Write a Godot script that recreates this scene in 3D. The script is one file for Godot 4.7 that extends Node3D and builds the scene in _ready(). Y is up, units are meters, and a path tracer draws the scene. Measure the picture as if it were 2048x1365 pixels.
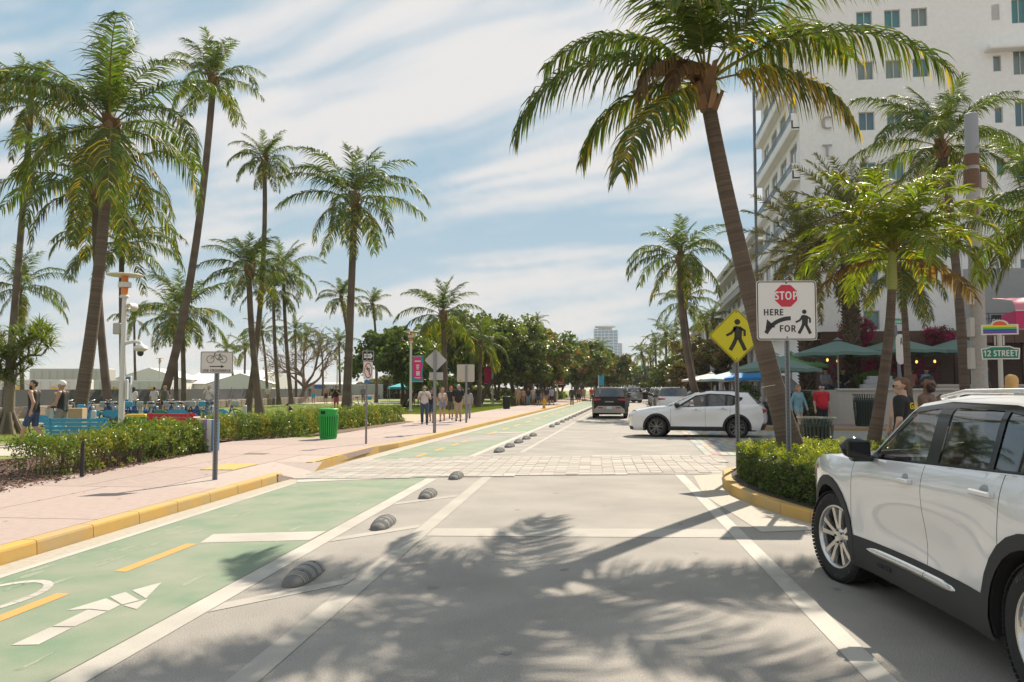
extends Node3D
# A palm-lined street beside a park: camera, light and setting first, then the things.

const CAM_H := 1.70
var used := {}
var mats := {}
var texs := {}
var cache := {}

# ---------------------------------------------------------------- mesh building
class MB:
	var v := PackedVector3Array()
	var n := PackedVector3Array()
	var c := PackedColorArray()
	var i := PackedInt32Array()
	var col := Color(1, 1, 1)
	var xf := Transform3D.IDENTITY
	var flip := false

	func tri(a: Vector3, b: Vector3, d: Vector3) -> void:
		var k := v.size()
		a = xf * a
		b = xf * b
		d = xf * d
		var m := (d - a).cross(b - a).normalized()
		v.append(a); v.append(b); v.append(d)
		n.append(m); n.append(m); n.append(m)
		c.append(col); c.append(col); c.append(col)
		i.append(k); i.append(k + 1); i.append(k + 2)

	func quad(a: Vector3, b: Vector3, d: Vector3, e: Vector3) -> void:
		var k := v.size()
		a = xf * a
		b = xf * b
		d = xf * d
		e = xf * e
		var m := (d - a).cross(b - e).normalized()
		if m.length_squared() < 0.5:
			m = Vector3.UP
		v.append(a); v.append(b); v.append(d); v.append(e)
		n.append(m); n.append(m); n.append(m); n.append(m)
		c.append(col); c.append(col); c.append(col); c.append(col)
		i.append(k); i.append(k + 1); i.append(k + 2)
		i.append(k); i.append(k + 2); i.append(k + 3)

	# box from centre and size, own turn b
	func box(o: Vector3, s: Vector3, b := Basis.IDENTITY) -> void:
		var h := s * 0.5
		var p := []
		for k in 8:
			p.append(o + b * Vector3(h.x if k & 1 else -h.x, h.y if k & 2 else -h.y, h.z if k & 4 else -h.z))
		quad(p[4], p[6], p[7], p[5])
		quad(p[1], p[3], p[2], p[0])
		quad(p[5], p[7], p[3], p[1])
		quad(p[0], p[2], p[6], p[4])
		quad(p[6], p[2], p[3], p[7])
		quad(p[0], p[4], p[5], p[1])

	# box with chamfered edges
	func cbox(o: Vector3, s: Vector3, ch: float, b := Basis.IDENTITY) -> void:
		var h := s * 0.5
		var rings := []
		for lv in [[-h.y, ch], [-h.y + ch, 0.0], [h.y - ch, 0.0], [h.y, ch]]:
			var ring := []
			var x: float = h.x - lv[1]
			var z: float = h.z - lv[1]
			var q := ch if lv[1] == 0.0 else ch * 0.5
			for s4 in [[x, z - q], [x - q, z], [-x + q, z], [-x, z - q], [-x, -z + q], [-x + q, -z], [x - q, -z], [x, -z + q]]:
				ring.append(o + b * Vector3(s4[0], lv[0], s4[1]))
			rings.append(ring)
		for r in 3:
			for k in 8:
				var k2: int = (k + 1) % 8
				quad(rings[r][k], rings[r][k2], rings[r + 1][k2], rings[r + 1][k])
		for k in 6:
			tri(rings[0][0], rings[0][k + 2], rings[0][k + 1])
			tri(rings[3][0], rings[3][k + 1], rings[3][k + 2])

	# rows of points joined as one smooth sheet
	func grid(rows: Array, close_u := false, close_v := false) -> void:
		var nr := rows.size()
		var ncol: int = rows[0].size()
		var k := v.size()
		var acc := PackedVector3Array()
		acc.resize(nr * ncol)
		for r in nr:
			for q in ncol:
				v.append(xf * rows[r][q])
				c.append(col)
		var rr := nr if close_v else nr - 1
		var cc := ncol if close_u else ncol - 1
		for r in rr:
			for q in cc:
				var a := r * ncol + q
				var b := r * ncol + (q + 1) % ncol
				var d := ((r + 1) % nr) * ncol + (q + 1) % ncol
				var e := ((r + 1) % nr) * ncol + q
				var m := (v[k + d] - v[k + a]).cross(v[k + b] - v[k + e])
				if flip:
					m = -m
					i.append(k + a); i.append(k + d); i.append(k + b)
					i.append(k + a); i.append(k + e); i.append(k + d)
				else:
					i.append(k + a); i.append(k + b); i.append(k + d)
					i.append(k + a); i.append(k + d); i.append(k + e)
				acc[a] += m
				acc[b] += m
				acc[d] += m
				acc[e] += m
		for q in acc.size():
			n.append(acc[q].normalized() if acc[q].length_squared() > 1e-20 else Vector3.UP)

	func fan(o: Vector3, ring: Array) -> void:
		for k in ring.size():
			tri(o, ring[k], ring[(k + 1) % ring.size()])

	# round tube through points
	func tube(pts: Array, rad: Array, sides := 8, caps := true) -> void:
		var rows := []
		var up := Vector3.UP
		var last := Vector3.ZERO
		for k in pts.size():
			var d: Vector3 = (pts[mini(k + 1, pts.size() - 1)] - pts[maxi(k - 1, 0)]).normalized()
			if k == 0:
				up = Vector3.RIGHT if absf(d.y) > 0.9 else Vector3.UP
			var x := d.cross(up).normalized()
			if last != Vector3.ZERO:
				x = (last - d * last.dot(d)).normalized()
			last = x
			var y := x.cross(d).normalized()
			var r: float = rad[k] if k < rad.size() else rad[rad.size() - 1]
			var row := []
			for s in sides:
				var t := TAU * s / sides
				row.append(pts[k] + (x * cos(t) + y * sin(t)) * r)
			rows.append(row)
		grid(rows, true)
		if caps:
			var z: Array = rows[0].duplicate()
			z.reverse()
			fan(pts[0], z)
			fan(pts[pts.size() - 1], rows[rows.size() - 1])

	func rod(a: Vector3, b: Vector3, r: float, sides := 8) -> void:
		tube([a, b], [r, r], sides)

	# profile of (radius, height) turned about an axis
	func lathe(prof: Array, sides: int, o := Vector3.ZERO, b := Basis.IDENTITY) -> void:
		var start := 0
		# a doubled point makes a hard edge
		var part := []
		for k in prof.size() + 1:
			var stop: bool = k == prof.size()
			if not stop and k > 0 and prof[k].is_equal_approx(prof[k - 1]):
				stop = true
			if stop and part.size() > 1:
				var rows := []
				for p: Vector2 in part:
					var row := []
					for s in sides:
						var t := TAU * s / sides
						row.append(o + b * Vector3(p.x * cos(t), p.y, p.x * sin(t)))
					rows.append(row)
				grid(rows, true)
			if stop:
				part = []
			if k < prof.size():
				part.append(prof[k])
		start += 1

	func ball(o: Vector3, r: Vector3, rings := 8, sides := 12, b := Basis.IDENTITY) -> void:
		var rows := []
		for k in rings + 1:
			var a := PI * k / rings - PI * 0.5
			var row := []
			for s in sides:
				var t := TAU * s / sides
				row.append(o + b * Vector3(r.x * cos(a) * cos(t), r.y * sin(a), r.z * cos(a) * sin(t)))
			rows.append(row)
		grid(rows, true)

	# flat outline in the x-y plane of b, pushed dz along b.z
	func prism(poly: PackedVector2Array, dz: float, o := Vector3.ZERO, b := Basis.IDENTITY) -> void:
		var p := poly
		if Geometry2D.is_polygon_clockwise(p):
			p = p.duplicate()
			p.reverse()
		var t := Geometry2D.triangulate_polygon(p)
		var f := func(q: Vector2, z: float) -> Vector3: return o + b * Vector3(q.x, q.y, z)
		for k in range(0, t.size(), 3):
			var a := p[t[k]]
			var d := p[t[k + 1]]
			var e := p[t[k + 2]]
			if (d - a).cross(e - a) > 0:
				var s := d
				d = e
				e = s
			tri(f.call(a, dz), f.call(d, dz), f.call(e, dz))
			if dz > 0.0:
				tri(f.call(a, 0.0), f.call(e, 0.0), f.call(d, 0.0))
		if dz > 0.0:
			for k in p.size():
				var a := p[k]
				var d := p[(k + 1) % p.size()]
				quad(f.call(a, 0.0), f.call(a, dz), f.call(d, dz), f.call(d, 0.0))

	func add(o: MB, t := Transform3D.IDENTITY) -> void:
		var k := v.size()
		for q in o.v.size():
			v.append(xf * (t * o.v[q]))
			n.append((xf.basis * (t.basis * o.n[q])).normalized())
			c.append(o.c[q])
		for q in o.i:
			i.append(q + k)

	func done() -> ArrayMesh:
		var a := []
		a.resize(Mesh.ARRAY_MAX)
		a[Mesh.ARRAY_VERTEX] = v
		a[Mesh.ARRAY_NORMAL] = n
		a[Mesh.ARRAY_COLOR] = c
		a[Mesh.ARRAY_INDEX] = i
		var m := ArrayMesh.new()
		if v.size():
			m.add_surface_from_arrays(Mesh.PRIMITIVE_TRIANGLES, a)
		return m

# ---------------------------------------------------------------- nodes
func V(x: float, y: float, d: float) -> Vector3:
	return Vector3(x, y, -d)

func numbered(called: String) -> String:
	if not used.has(called):
		used[called] = 0
		return called
	used[called] += 1
	return "%s_%03d" % [called, used[called]]

func tag(o: Node3D, label: String, category: String, group := "") -> Node3D:
	o.set_meta("label", label)
	o.set_meta("category", category)
	if group:
		o.set_meta("group", group)
	return o

func thing(called: String, label: String, category: String, at := Vector3.ZERO, turn := 0.0, group := "") -> Node3D:
	var o := Node3D.new()
	o.name = numbered(called)
	add_child(o)
	o.position = at
	o.rotation.y = turn
	return tag(o, label, category, group)

func part(parent: Node3D, called: String, mesh: Mesh, m: Material, t := Transform3D.IDENTITY) -> MeshInstance3D:
	var o := MeshInstance3D.new()
	o.mesh = mesh
	o.material_override = m
	o.name = called
	o.transform = t
	parent.add_child(o, true)
	return o

func sub(parent: Node3D, called: String, t := Transform3D.IDENTITY) -> Node3D:
	var o := Node3D.new()
	o.name = called
	o.transform = t
	parent.add_child(o, true)
	return o

func solo(called: String, mesh: Mesh, m: Material, label: String, category: String, t := Transform3D.IDENTITY, group := "") -> MeshInstance3D:
	var o := MeshInstance3D.new()
	o.mesh = mesh
	o.material_override = m
	o.name = numbered(called)
	o.transform = t
	add_child(o)
	tag(o, label, category, group)
	return o

func struct(called: String, mesh: Mesh, m: Material) -> MeshInstance3D:
	var o := MeshInstance3D.new()
	o.mesh = mesh
	o.material_override = m
	o.name = numbered(called)
	add_child(o)
	o.set_meta("kind", "structure")
	return o

func copies(parent: Node3D, called: String, mesh: Mesh, m: Material, places: Array, colors := []) -> MultiMeshInstance3D:
	var mm := MultiMesh.new()
	mm.transform_format = MultiMesh.TRANSFORM_3D
	mm.use_colors = colors.size() > 0
	mm.mesh = mesh
	mm.instance_count = places.size()
	for k in places.size():
		mm.set_instance_transform(k, places[k])
		if colors.size():
			mm.set_instance_color(k, colors[k])
	var o := MultiMeshInstance3D.new()
	o.multimesh = mm
	o.material_override = m
	o.name = called
	parent.add_child(o, true)
	o.set_meta("kind", "stuff")
	return o

# ---------------------------------------------------------------- materials (base colours are linear)
func lin(r: float, g: float, b: float, a := 1.0) -> Color:
	var k := Color(r, g, b).linear_to_srgb()
	k.a = a
	return k

func noise_tex(freq: float, lo: Color, hi: Color, oct := 4, size := 512, sd := 1, mid := 0.5) -> NoiseTexture2D:
	var key := "%s|%s|%s|%s|%s|%s|%s" % [freq, lo, hi, oct, size, sd, mid]
	if texs.has(key):
		return texs[key]
	var t := NoiseTexture2D.new()
	t.width = size
	t.height = size
	t.seamless = true
	var nz := FastNoiseLite.new()
	nz.noise_type = FastNoiseLite.TYPE_SIMPLEX_SMOOTH
	nz.frequency = freq
	nz.fractal_octaves = oct
	nz.fractal_gain = 0.55
	nz.seed = sd
	t.noise = nz
	var g := Gradient.new()
	g.set_color(0, lo)
	g.set_color(1, hi)
	g.add_point(mid, lo.lerp(hi, 0.5))
	t.color_ramp = g
	texs[key] = t
	return t

func bump_tex(freq: float, oct := 4, size := 512, sd := 7) -> NoiseTexture2D:
	return noise_tex(freq, Color.BLACK, Color.WHITE, oct, size, sd)

# plain paint, metal, cloth; vc reads vertex colours
func mat(r: float, g: float, b: float, rough := 0.6, metal := 0.0, vc := false) -> StandardMaterial3D:
	var key := "m%.3f,%.3f,%.3f,%.2f,%.2f,%s" % [r, g, b, rough, metal, vc]
	if mats.has(key):
		return mats[key]
	var m := StandardMaterial3D.new()
	m.albedo_color = lin(r, g, b)
	m.roughness = rough
	m.metallic = metal
	m.vertex_color_use_as_albedo = vc
	mats[key] = m
	return m

# a surface with grain: tint times a light/dark noise laid in world axes, and a fine relief
func grain(r: float, g: float, b: float, rough: float, scale: float, spread: float, bump := 0.0, freq := 0.02, vc := false, world := true, sd := 1) -> StandardMaterial3D:
	var key := "g%.3f,%.3f,%.3f,%.2f,%.2f,%.2f,%.2f,%.3f,%s,%s,%d" % [r, g, b, rough, scale, spread, bump, freq, vc, world, sd]
	if mats.has(key):
		return mats[key]
	var m := StandardMaterial3D.new()
	m.albedo_color = lin(r, g, b)
	m.albedo_texture = noise_tex(freq, lin(1.0 - spread, 1.0 - spread, 1.0 - spread), Color.WHITE, 5, 512, sd)
	m.roughness = rough
	m.vertex_color_use_as_albedo = vc
	m.uv1_triplanar = true
	m.uv1_world_triplanar = world
	m.uv1_scale = Vector3(scale, scale, scale)
	if bump > 0.0:
		m.heightmap_enabled = true
		m.heightmap_scale = bump
		m.heightmap_texture = bump_tex(freq, 5, 512, sd + 20)
	mats[key] = m
	return m

func glass(r: float, g: float, b: float, a: float) -> StandardMaterial3D:
	var key := "glass%.2f,%.2f,%.2f,%.2f" % [r, g, b, a]
	if mats.has(key):
		return mats[key]
	var m := StandardMaterial3D.new()
	m.transparency = BaseMaterial3D.TRANSPARENCY_ALPHA
	m.albedo_color = lin(r, g, b, a)
	m.roughness = 0.03
	m.metallic_specular = 0.71
	m.clearcoat_enabled = true
	m.clearcoat = 1.0
	m.clearcoat_roughness = 0.02
	mats[key] = m
	return m

# ---------------------------------------------------------------- the street's own line: t metres along, w metres to the side; it bends a little after 20 m
const A1 := 0.09948
const A2 := 0.15010
func S(t: float, w: float, y := 0.0) -> Vector3:
	var o := Vector2(0, 0)
	var a := A1
	if t < 20.0:
		o = Vector2(sin(A1), cos(A1)) * t
	else:
		a = A2
		o = Vector2(sin(A1), cos(A1)) * 20.0 + Vector2(sin(A2), cos(A2)) * (t - 20.0)
	if t > 16.0 and t < 24.0:
		a = lerpf(A1, A2, (t - 16.0) / 8.0)
	return Vector3(o.x + w * cos(a), y, -(o.y - w * sin(a)))

func street_turn(t: float) -> float:
	return -A1 if t < 20.0 else -A2

# a ribbon along the street between offsets w0 and w1
func ribbon(b: MB, t0: float, t1: float, w0: float, w1: float, y: float, step := 2.0) -> void:
	var k := maxi(1, int(ceil((t1 - t0) / step)))
	for q in k:
		var a := lerpf(t0, t1, float(q) / k)
		var d := lerpf(t0, t1, float(q + 1) / k)
		b.quad(S(a, w0, y), S(d, w0, y), S(d, w1, y), S(a, w1, y))

# ---------------------------------------------------------------- camera, sky, sun
func make_sky() -> PanoramaSkyMaterial:
	var w := 1536
	var h := 768
	var im := Image.create(w, h, false, Image.FORMAT_RGBF)
	var fine := FastNoiseLite.new()
	fine.seed = 11
	fine.frequency = 1.0
	fine.noise_type = FastNoiseLite.TYPE_SIMPLEX_SMOOTH
	fine.fractal_octaves = 5
	fine.fractal_gain = 0.58
	var warp := FastNoiseLite.new()
	warp.seed = 5
	warp.frequency = 0.55
	warp.fractal_octaves = 3
	var broad := FastNoiseLite.new()
	broad.seed = 23
	broad.frequency = 0.42
	broad.fractal_octaves = 3
	for y in h:
		var el := PI * 0.5 - PI * (y + 0.5) / h
		var sy := sin(el)
		for x in w:
			if el < -0.02:
				im.set_pixel(x, y, Color(0.42, 0.37, 0.30))
				continue
			var az := TAU * (x + 0.5) / w
			var dx := cos(el) * sin(az - PI)
			var dz := -cos(el) * cos(az - PI)
			var k := 1.0 / (maxf(sy, 0.0) + 0.16)
			var p := Vector2(dx * k, dz * k)
			var q := p + Vector2(warp.get_noise_2d(p.x, p.y), warp.get_noise_2d(p.x + 9.0, p.y)) * 0.2
			# streaks of thin cloud drawn out along one wind
			var s := Vector2(q.x * 0.88 + q.y * 0.47, -q.x * 0.47 + q.y * 0.88)
			var streak := fine.get_noise_2d(s.x * 0.6, s.y * 2.1)
			var fibre := fine.get_noise_2d(s.x * 1.3 + 40.0, s.y * 6.5)
			var mass := broad.get_noise_2d(q.x * 1.2, q.y * 1.5)
			var cover := smoothstep(-0.42, 0.50, streak * 0.75 + mass * 0.62 + fibre * 0.5 - 0.03)
			var low := exp(-maxf(sy, 0.0) * 5.5)
			var blue := Color(0.195, 0.315, 0.415).lerp(Color(0.39, 0.445, 0.465), low)
			var white := Color(0.565, 0.54, 0.525).lerp(Color(0.52, 0.485, 0.46), low)
			im.set_pixel(x, y, blue.lerp(white, clampf(cover * (0.90 - 0.2 * low), 0.0, 0.92)))
	var sky := PanoramaSkyMaterial.new()
	sky.panorama = ImageTexture.create_from_image(im)
	return sky

func make_view() -> void:
	var cam := Camera3D.new()
	cam.name = "camera"
	cam.position = Vector3(0, CAM_H, 0)
	cam.rotation_degrees = Vector3(3.263, 0, 0)
	cam.fov = 45.19
	cam.near = 0.1
	cam.far = 6000.0
	add_child(cam)
	cam.current = true
	var we := WorldEnvironment.new()
	we.name = "surroundings"
	var e := Environment.new()
	e.background_mode = Environment.BG_SKY
	var s := Sky.new()
	s.sky_material = make_sky()
	e.sky = s
	e.tonemap_mode = Environment.TONE_MAPPER_LINEAR
	e.tonemap_exposure = 1.60
	e.sdfgi_enabled = true
	e.ssao_enabled = true
	e.ssil_enabled = true
	e.fog_enabled = true
	e.fog_density = 0.00022
	e.fog_light_color = Color(0.86, 0.86, 0.85)
	we.environment = e
	add_child(we)
	var sun := DirectionalLight3D.new()
	sun.name = "sun"
	sun.light_energy = 1.6
	sun.light_color = Color(1.0, 0.955, 0.885)
	sun.light_angular_distance = 0.5
	sun.shadow_enabled = true
	add_child(sun)
	var el := deg_to_rad(43.5)
	var az := deg_to_rad(24.0)
	var to := Vector3(sin(az) * cos(el), sin(el), -cos(az) * cos(el))
	sun.look_at_from_position(to * 50.0, Vector3.ZERO)

# ---------------------------------------------------------------- ground, road, pavements
func asphalt_mat() -> StandardMaterial3D:
	var m := grain(0.425, 0.388, 0.340, 0.9, 0.8, 0.45, 0.5, 0.16)
	m.detail_enabled = true
	m.detail_blend_mode = BaseMaterial3D.BLEND_MODE_MUL
	m.detail_uv_layer = BaseMaterial3D.DETAIL_UV_2
	m.uv2_triplanar = true
	m.uv2_world_triplanar = true
	m.uv2_scale = Vector3(0.09, 0.09, 0.09)
	m.detail_albedo = noise_tex(0.012, lin(0.74, 0.73, 0.73), Color.WHITE, 5, 512, 41)
	return m

func worn_paint(key: String, r: float, g: float, b: float, wr: float, wg: float, wb: float, mid: float) -> StandardMaterial3D:
	if mats.has(key):
		return mats[key]
	var m := StandardMaterial3D.new()
	m.albedo_texture = noise_tex(0.006, lin(wr, wg, wb), lin(r, g, b), 8, 1024, 61, mid)
	m.roughness = 0.85
	m.uv1_triplanar = true
	m.uv1_world_triplanar = true
	m.uv1_scale = Vector3(0.13, 0.13, 0.13)
	m.detail_enabled = true
	m.detail_blend_mode = BaseMaterial3D.BLEND_MODE_MUL
	m.detail_uv_layer = BaseMaterial3D.DETAIL_UV_2
	m.uv2_triplanar = true
	m.uv2_world_triplanar = true
	m.uv2_scale = Vector3(1.1, 1.1, 1.1)
	m.detail_albedo = noise_tex(0.14, lin(0.66, 0.66, 0.65), Color.WHITE, 5, 512, 3)
	m.heightmap_enabled = true
	m.heightmap_scale = 0.25
	m.heightmap_texture = bump_tex(0.05, 5, 512, 21)
	mats[key] = m
	return m

func poly_on_road(b: MB, tw: Array, y: float) -> void:
	var p := PackedVector2Array()
	for q in tw:
		var s := S(q[0], q[1])
		p.append(Vector2(s.x, -s.z))
	var t := Geometry2D.triangulate_polygon(p)
	for k in range(0, t.size(), 3):
		var a := p[t[k]]
		var d := p[t[k + 1]]
		var e := p[t[k + 2]]
		if (d - a).cross(e - a) > 0:
			var z := d
			d = e
			e = z
		b.tri(Vector3(a.x, y, -a.y), Vector3(d.x, y, -d.y), Vector3(e.x, y, -e.y))

# a kerb of separate stones along a run of (t, w) points, its outer side to the right of the run when side is 1
func kerb_stones(owner: Node3D, called: String, pts: Array, wide: float, high: float, side: float, m: Material, m2: Material) -> void:
	for k in pts.size() - 1:
		var a: Vector3 = pts[k]
		var d: Vector3 = pts[k + 1]
		var dir := (d - a).normalized()
		var nrm := Vector3(-dir.z, 0, dir.x) * side
		a += dir * 0.006
		d -= dir * 0.006
		var r := 0.03
		var b := MB.new()
		var prof := [Vector2(0, -0.05), Vector2(0.012, high - r), Vector2(0.012 + r * 0.3, high - r * 0.25), Vector2(0.012 + r, high), Vector2(wide, high), Vector2(wide, -0.05)]
		var rows := []
		for e in [a, d]:
			var row := []
			for p: Vector2 in prof:
				row.append(e + nrm * p.x + Vector3(0, p.y, 0))
			rows.append(row)
		for q in prof.size() - 1:
			if side > 0:
				b.quad(rows[0][q], rows[0][q + 1], rows[1][q + 1], rows[1][q])
			else:
				b.quad(rows[1][q], rows[1][q + 1], rows[0][q + 1], rows[0][q])
		for e in 2:
			for q in range(1, prof.size() - 1):
				b.tri(rows[e][0], rows[e][q], rows[e][q + 1])
		part(owner, called, b.done(), m if k % 5 != 2 else m2)

func make_ground() -> void:
	var b := MB.new()
	# one sheet to the horizon
	var far := 4200.0
	b.quad(Vector3(-far, -0.06, far * 0.2), Vector3(-far, -0.06, -far), Vector3(far, -0.06, -far), Vector3(far, -0.06, far * 0.2))
	struct("ground", b.done(), grain(0.46, 0.40, 0.31, 0.95, 0.12, 0.25))
	b = MB.new()
	b.quad(V(-3900, -0.05, -800), V(-3900, -0.05, 4100), V(-230, -0.05, 4100), V(-150, -0.05, -800))
	struct("sea", b.done(), mat(0.05, 0.14, 0.17, 0.12))
	# road, the cross street is part of the same asphalt
	b = MB.new()
	ribbon(b, -30, 420, -5.66, 4.9, 0.0, 4.0)
	ribbon(b, 14, 36, 4.9, 90.0, 0.0, 4.0)
	struct("road", b.done(), asphalt_mat())
	var road := get_child(get_child_count() - 1)
	var rr := RandomNumberGenerator.new()
	rr.seed = 12
	for k in 26:
		var t := rr.randf_range(3.6, 15.0)
		var w := rr.randf_range(-1.6, 1.3) if k % 3 else rr.randf_range(1.9, 2.6)
		var r0 := rr.randf_range(0.02, 0.06) * (3.5 if k % 9 == 0 else 1.0)
		var pts := []
		for q in 9:
			var a := TAU * q / 9.0
			var r := r0 * rr.randf_range(0.5, 1.3)
			pts.append([t + cos(a) * r * 1.6, w + sin(a) * r])
		b = MB.new()
		poly_on_road(b, pts, 0.002)
		part(road, "stain", b.done(), grain(0.27, 0.24, 0.21, 0.8, 2.0, 0.5))
	# scuffs where tyres have thinned the green paint and the markings, gum and drips on the pavement
	for k in 115:
		var lane := k < 55
		var t := rr.randf_range(3.5, 15.0) if lane else rr.randf_range(7.0, 30.0)
		var w: float = [-3.6, -4.75, -5.05][k % 3] + rr.randfn() * 0.16 if lane else rr.randf_range(-8.2, -5.95)
		var r0 := rr.randf_range(0.01, 0.04) if lane else rr.randf_range(0.012, 0.035)
		var pts := []
		for q in 11:
			var a := TAU * q / 11.0
			var r := r0 * rr.randf_range(0.35, 1.3)
			pts.append([t + cos(a) * r * (rr.randf_range(4.0, 9.0) if lane else 1.2), w + sin(a) * r])
		b = MB.new()
		poly_on_road(b, pts, 0.0055 if lane else 0.1495)
		part(road, "scuff" if lane else "gum_spot", b.done(), grain(0.30, 0.335, 0.245, 0.9, 2.0, 0.35) if lane else grain(0.25, 0.20, 0.175, 0.8, 2.0, 0.3))
	# tar sealed cracks
	for l in [[24.0, 0.2, 40.0, 0.5], [22.5, -1.8, 23.2, 1.6]]:
		b = MB.new()
		var n := 26
		for q in n:
			var u0 := float(q) / n
			var u1 := float(q + 1) / n
			var w0: float = lerpf(l[1], l[3], u0) + rr.randf_range(-0.03, 0.03)
			var w1: float = lerpf(l[1], l[3], u1) + rr.randf_range(-0.03, 0.03)
			var h := rr.randf_range(0.002, 0.007)
			poly_on_road(b, [[lerpf(l[0], l[2], u0) - h, w0 - h], [lerpf(l[0], l[2], u1) - h, w1 - h], [lerpf(l[0], l[2], u1) + h, w1 + h], [lerpf(l[0], l[2], u0) + h, w0 + h]], 0.0025)
		part(road, "crack", b.done(), grain(0.27, 0.235, 0.20, 0.9, 2.0, 0.4))
	# gutter of paler concrete along the left kerb
	b = MB.new()
	ribbon(b, -25, 420, -5.64, -5.34, 0.004, 4.0)
	struct("gutter", b.done(), grain(0.44, 0.39, 0.31, 0.9, 0.7, 0.25, 0.2, 0.03))
	# green bicycle lane in three lengths
	var green := worn_paint("green_paint", 0.145, 0.24, 0.14, 0.325, 0.32, 0.24, 0.58)
	b = MB.new()
	ribbon(b, -25, 13.4, -5.34, -3.15, 0.004)
	poly_on_road(b, [[13.4, -5.34], [14.45, -5.34], [15.35, -3.15], [13.4, -3.15]], 0.004)
	poly_on_road(b, [[18.7, -5.34], [23.8, -5.34], [27.6, -3.15], [20.0, -3.15]], 0.004)
	poly_on_road(b, [[28.6, -5.34], [40.0, -5.34], [40.0, -3.15], [31.0, -3.15]], 0.004)
	ribbon(b, 40, 300, -5.34, -3.15, 0.004, 4.0)
	struct("bicycle_lane", b.done(), green)
	# painted lines
	var white := worn_paint("white_paint", 0.60, 0.555, 0.485, 0.42, 0.385, 0.335, 0.46)
	var faint := worn_paint("faint_paint", 0.50, 0.46, 0.40, 0.385, 0.35, 0.305, 0.55)
	var amber := worn_paint("amber_paint", 0.80, 0.35, 0.075, 0.58, 0.33, 0.13, 0.35)
	b = MB.new()
	ribbon(b, -25, 15.2, -3.14, -2.93, 0.004)
	ribbon(b, 19.8, 300, -3.14, -2.95, 0.004, 4.0)
	ribbon(b, -25, 14.3, -5.36, -5.27, 0.007)
	ribbon(b, 18.9, 300, -5.36, -5.27, 0.007, 4.0)
	ribbon(b, 4.2, 16.4, 1.57, 1.74, 0.004)
	# direction arrow and stop bar of the bicycle lane
	poly_on_road(b, [[5.15, -3.83], [5.18, -3.66], [5.56, -3.68], [5.55, -3.84]], 0.007)
	poly_on_road(b, [[5.58, -3.84], [5.59, -3.68], [5.98, -3.68], [6.02, -3.86]], 0.007)
	poly_on_road(b, [[6.04, -3.86], [6.0, -3.68], [6.17, -3.69], [6.35, -3.92], [5.98, -4.01]], 0.007)
	poly_on_road(b, [[6.40, -3.92], [6.18, -3.68], [6.32, -3.62], [6.56, -3.88]], 0.007)
	poly_on_road(b, [[6.16, -3.66], [6.06, -3.49], [6.36, -3.57]], 0.007)
	poly_on_road(b, [[6.38, -3.60], [6.62, -3.86], [6.92, -3.76]], 0.007)
	poly_on_road(b, [[8.69, -4.30], [9.22, -4.40], [9.54, -3.16], [8.97, -3.16]], 0.007)
	poly_on_road(b, [[30.2, -4.3], [30.7, -4.3], [31.6, -3.16], [31.1, -3.16]], 0.007)
	# bicycle wheel of the lane's symbol
	for k in 22:
		var a0 := TAU * k / 22.0
		var a1 := TAU * (k + 0.96) / 22.0
		for o in [[6.25, -4.86, 0.34], [5.2, -4.86, 0.34]]:
			poly_on_road(b, [[o[0] + cos(a0) * o[2] * 1.9, o[1] + sin(a0) * o[2]], [o[0] + cos(a1) * o[2] * 1.9, o[1] + sin(a1) * o[2]], [o[0] + cos(a1) * o[2] * 1.62, o[1] + sin(a1) * (o[2] - 0.07)], [o[0] + cos(a0) * o[2] * 1.62, o[1] + sin(a0) * (o[2] - 0.07)]], 0.007)
	# bands that edge the crosswalk
	poly_on_road(b, [[14.35, -5.3], [14.75, -5.45], [16.35, -2.0], [16.85, 2.6], [16.6, 2.6], [16.05, -2.0]], 0.009)
	struct("white_markings", b.done(), white)
	b = MB.new()
	ribbon(b, 2.0, 16.2, -2.13, -1.94, 0.004)
	ribbon(b, 21.5, 200, -2.05, -1.92, 0.004, 4.0)
	poly_on_road(b, [[9.37, -1.93], [9.89, -1.93], [10.17, 1.55], [9.6, 1.55]], 0.004)
	for k in range(-1, 26):
		if k in [3, 4]:
			continue
		var t0 := 6.05 + 2.85 * k
		poly_on_road(b, [[t0, -2.92], [t0 + 0.28, -2.92], [t0 + 1.25, -2.14], [t0 + 1.0, -2.14]], 0.004)
	struct("faint_markings", b.done(), faint)
	b = MB.new()
	for d in [[2.6, 4.0], [4.7, 6.46], [7.27, 8.63], [19.9, 20.9], [21.8, 22.8], [23.7, 24.6], [25.2, 25.9], [29.6, 31.6], [33, 34.6], [36.2, 38], [40, 42], [44, 46], [48, 50], [52, 54], [56, 58], [60, 62], [64, 66], [68, 70]]:
		ribbon(b, d[0], d[1], -4.42, -4.30, 0.007)
	struct("amber_markings", b.done(), amber)
	make_pavers()
	make_left_pavement()
	make_right_pavement()
	make_park()

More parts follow.
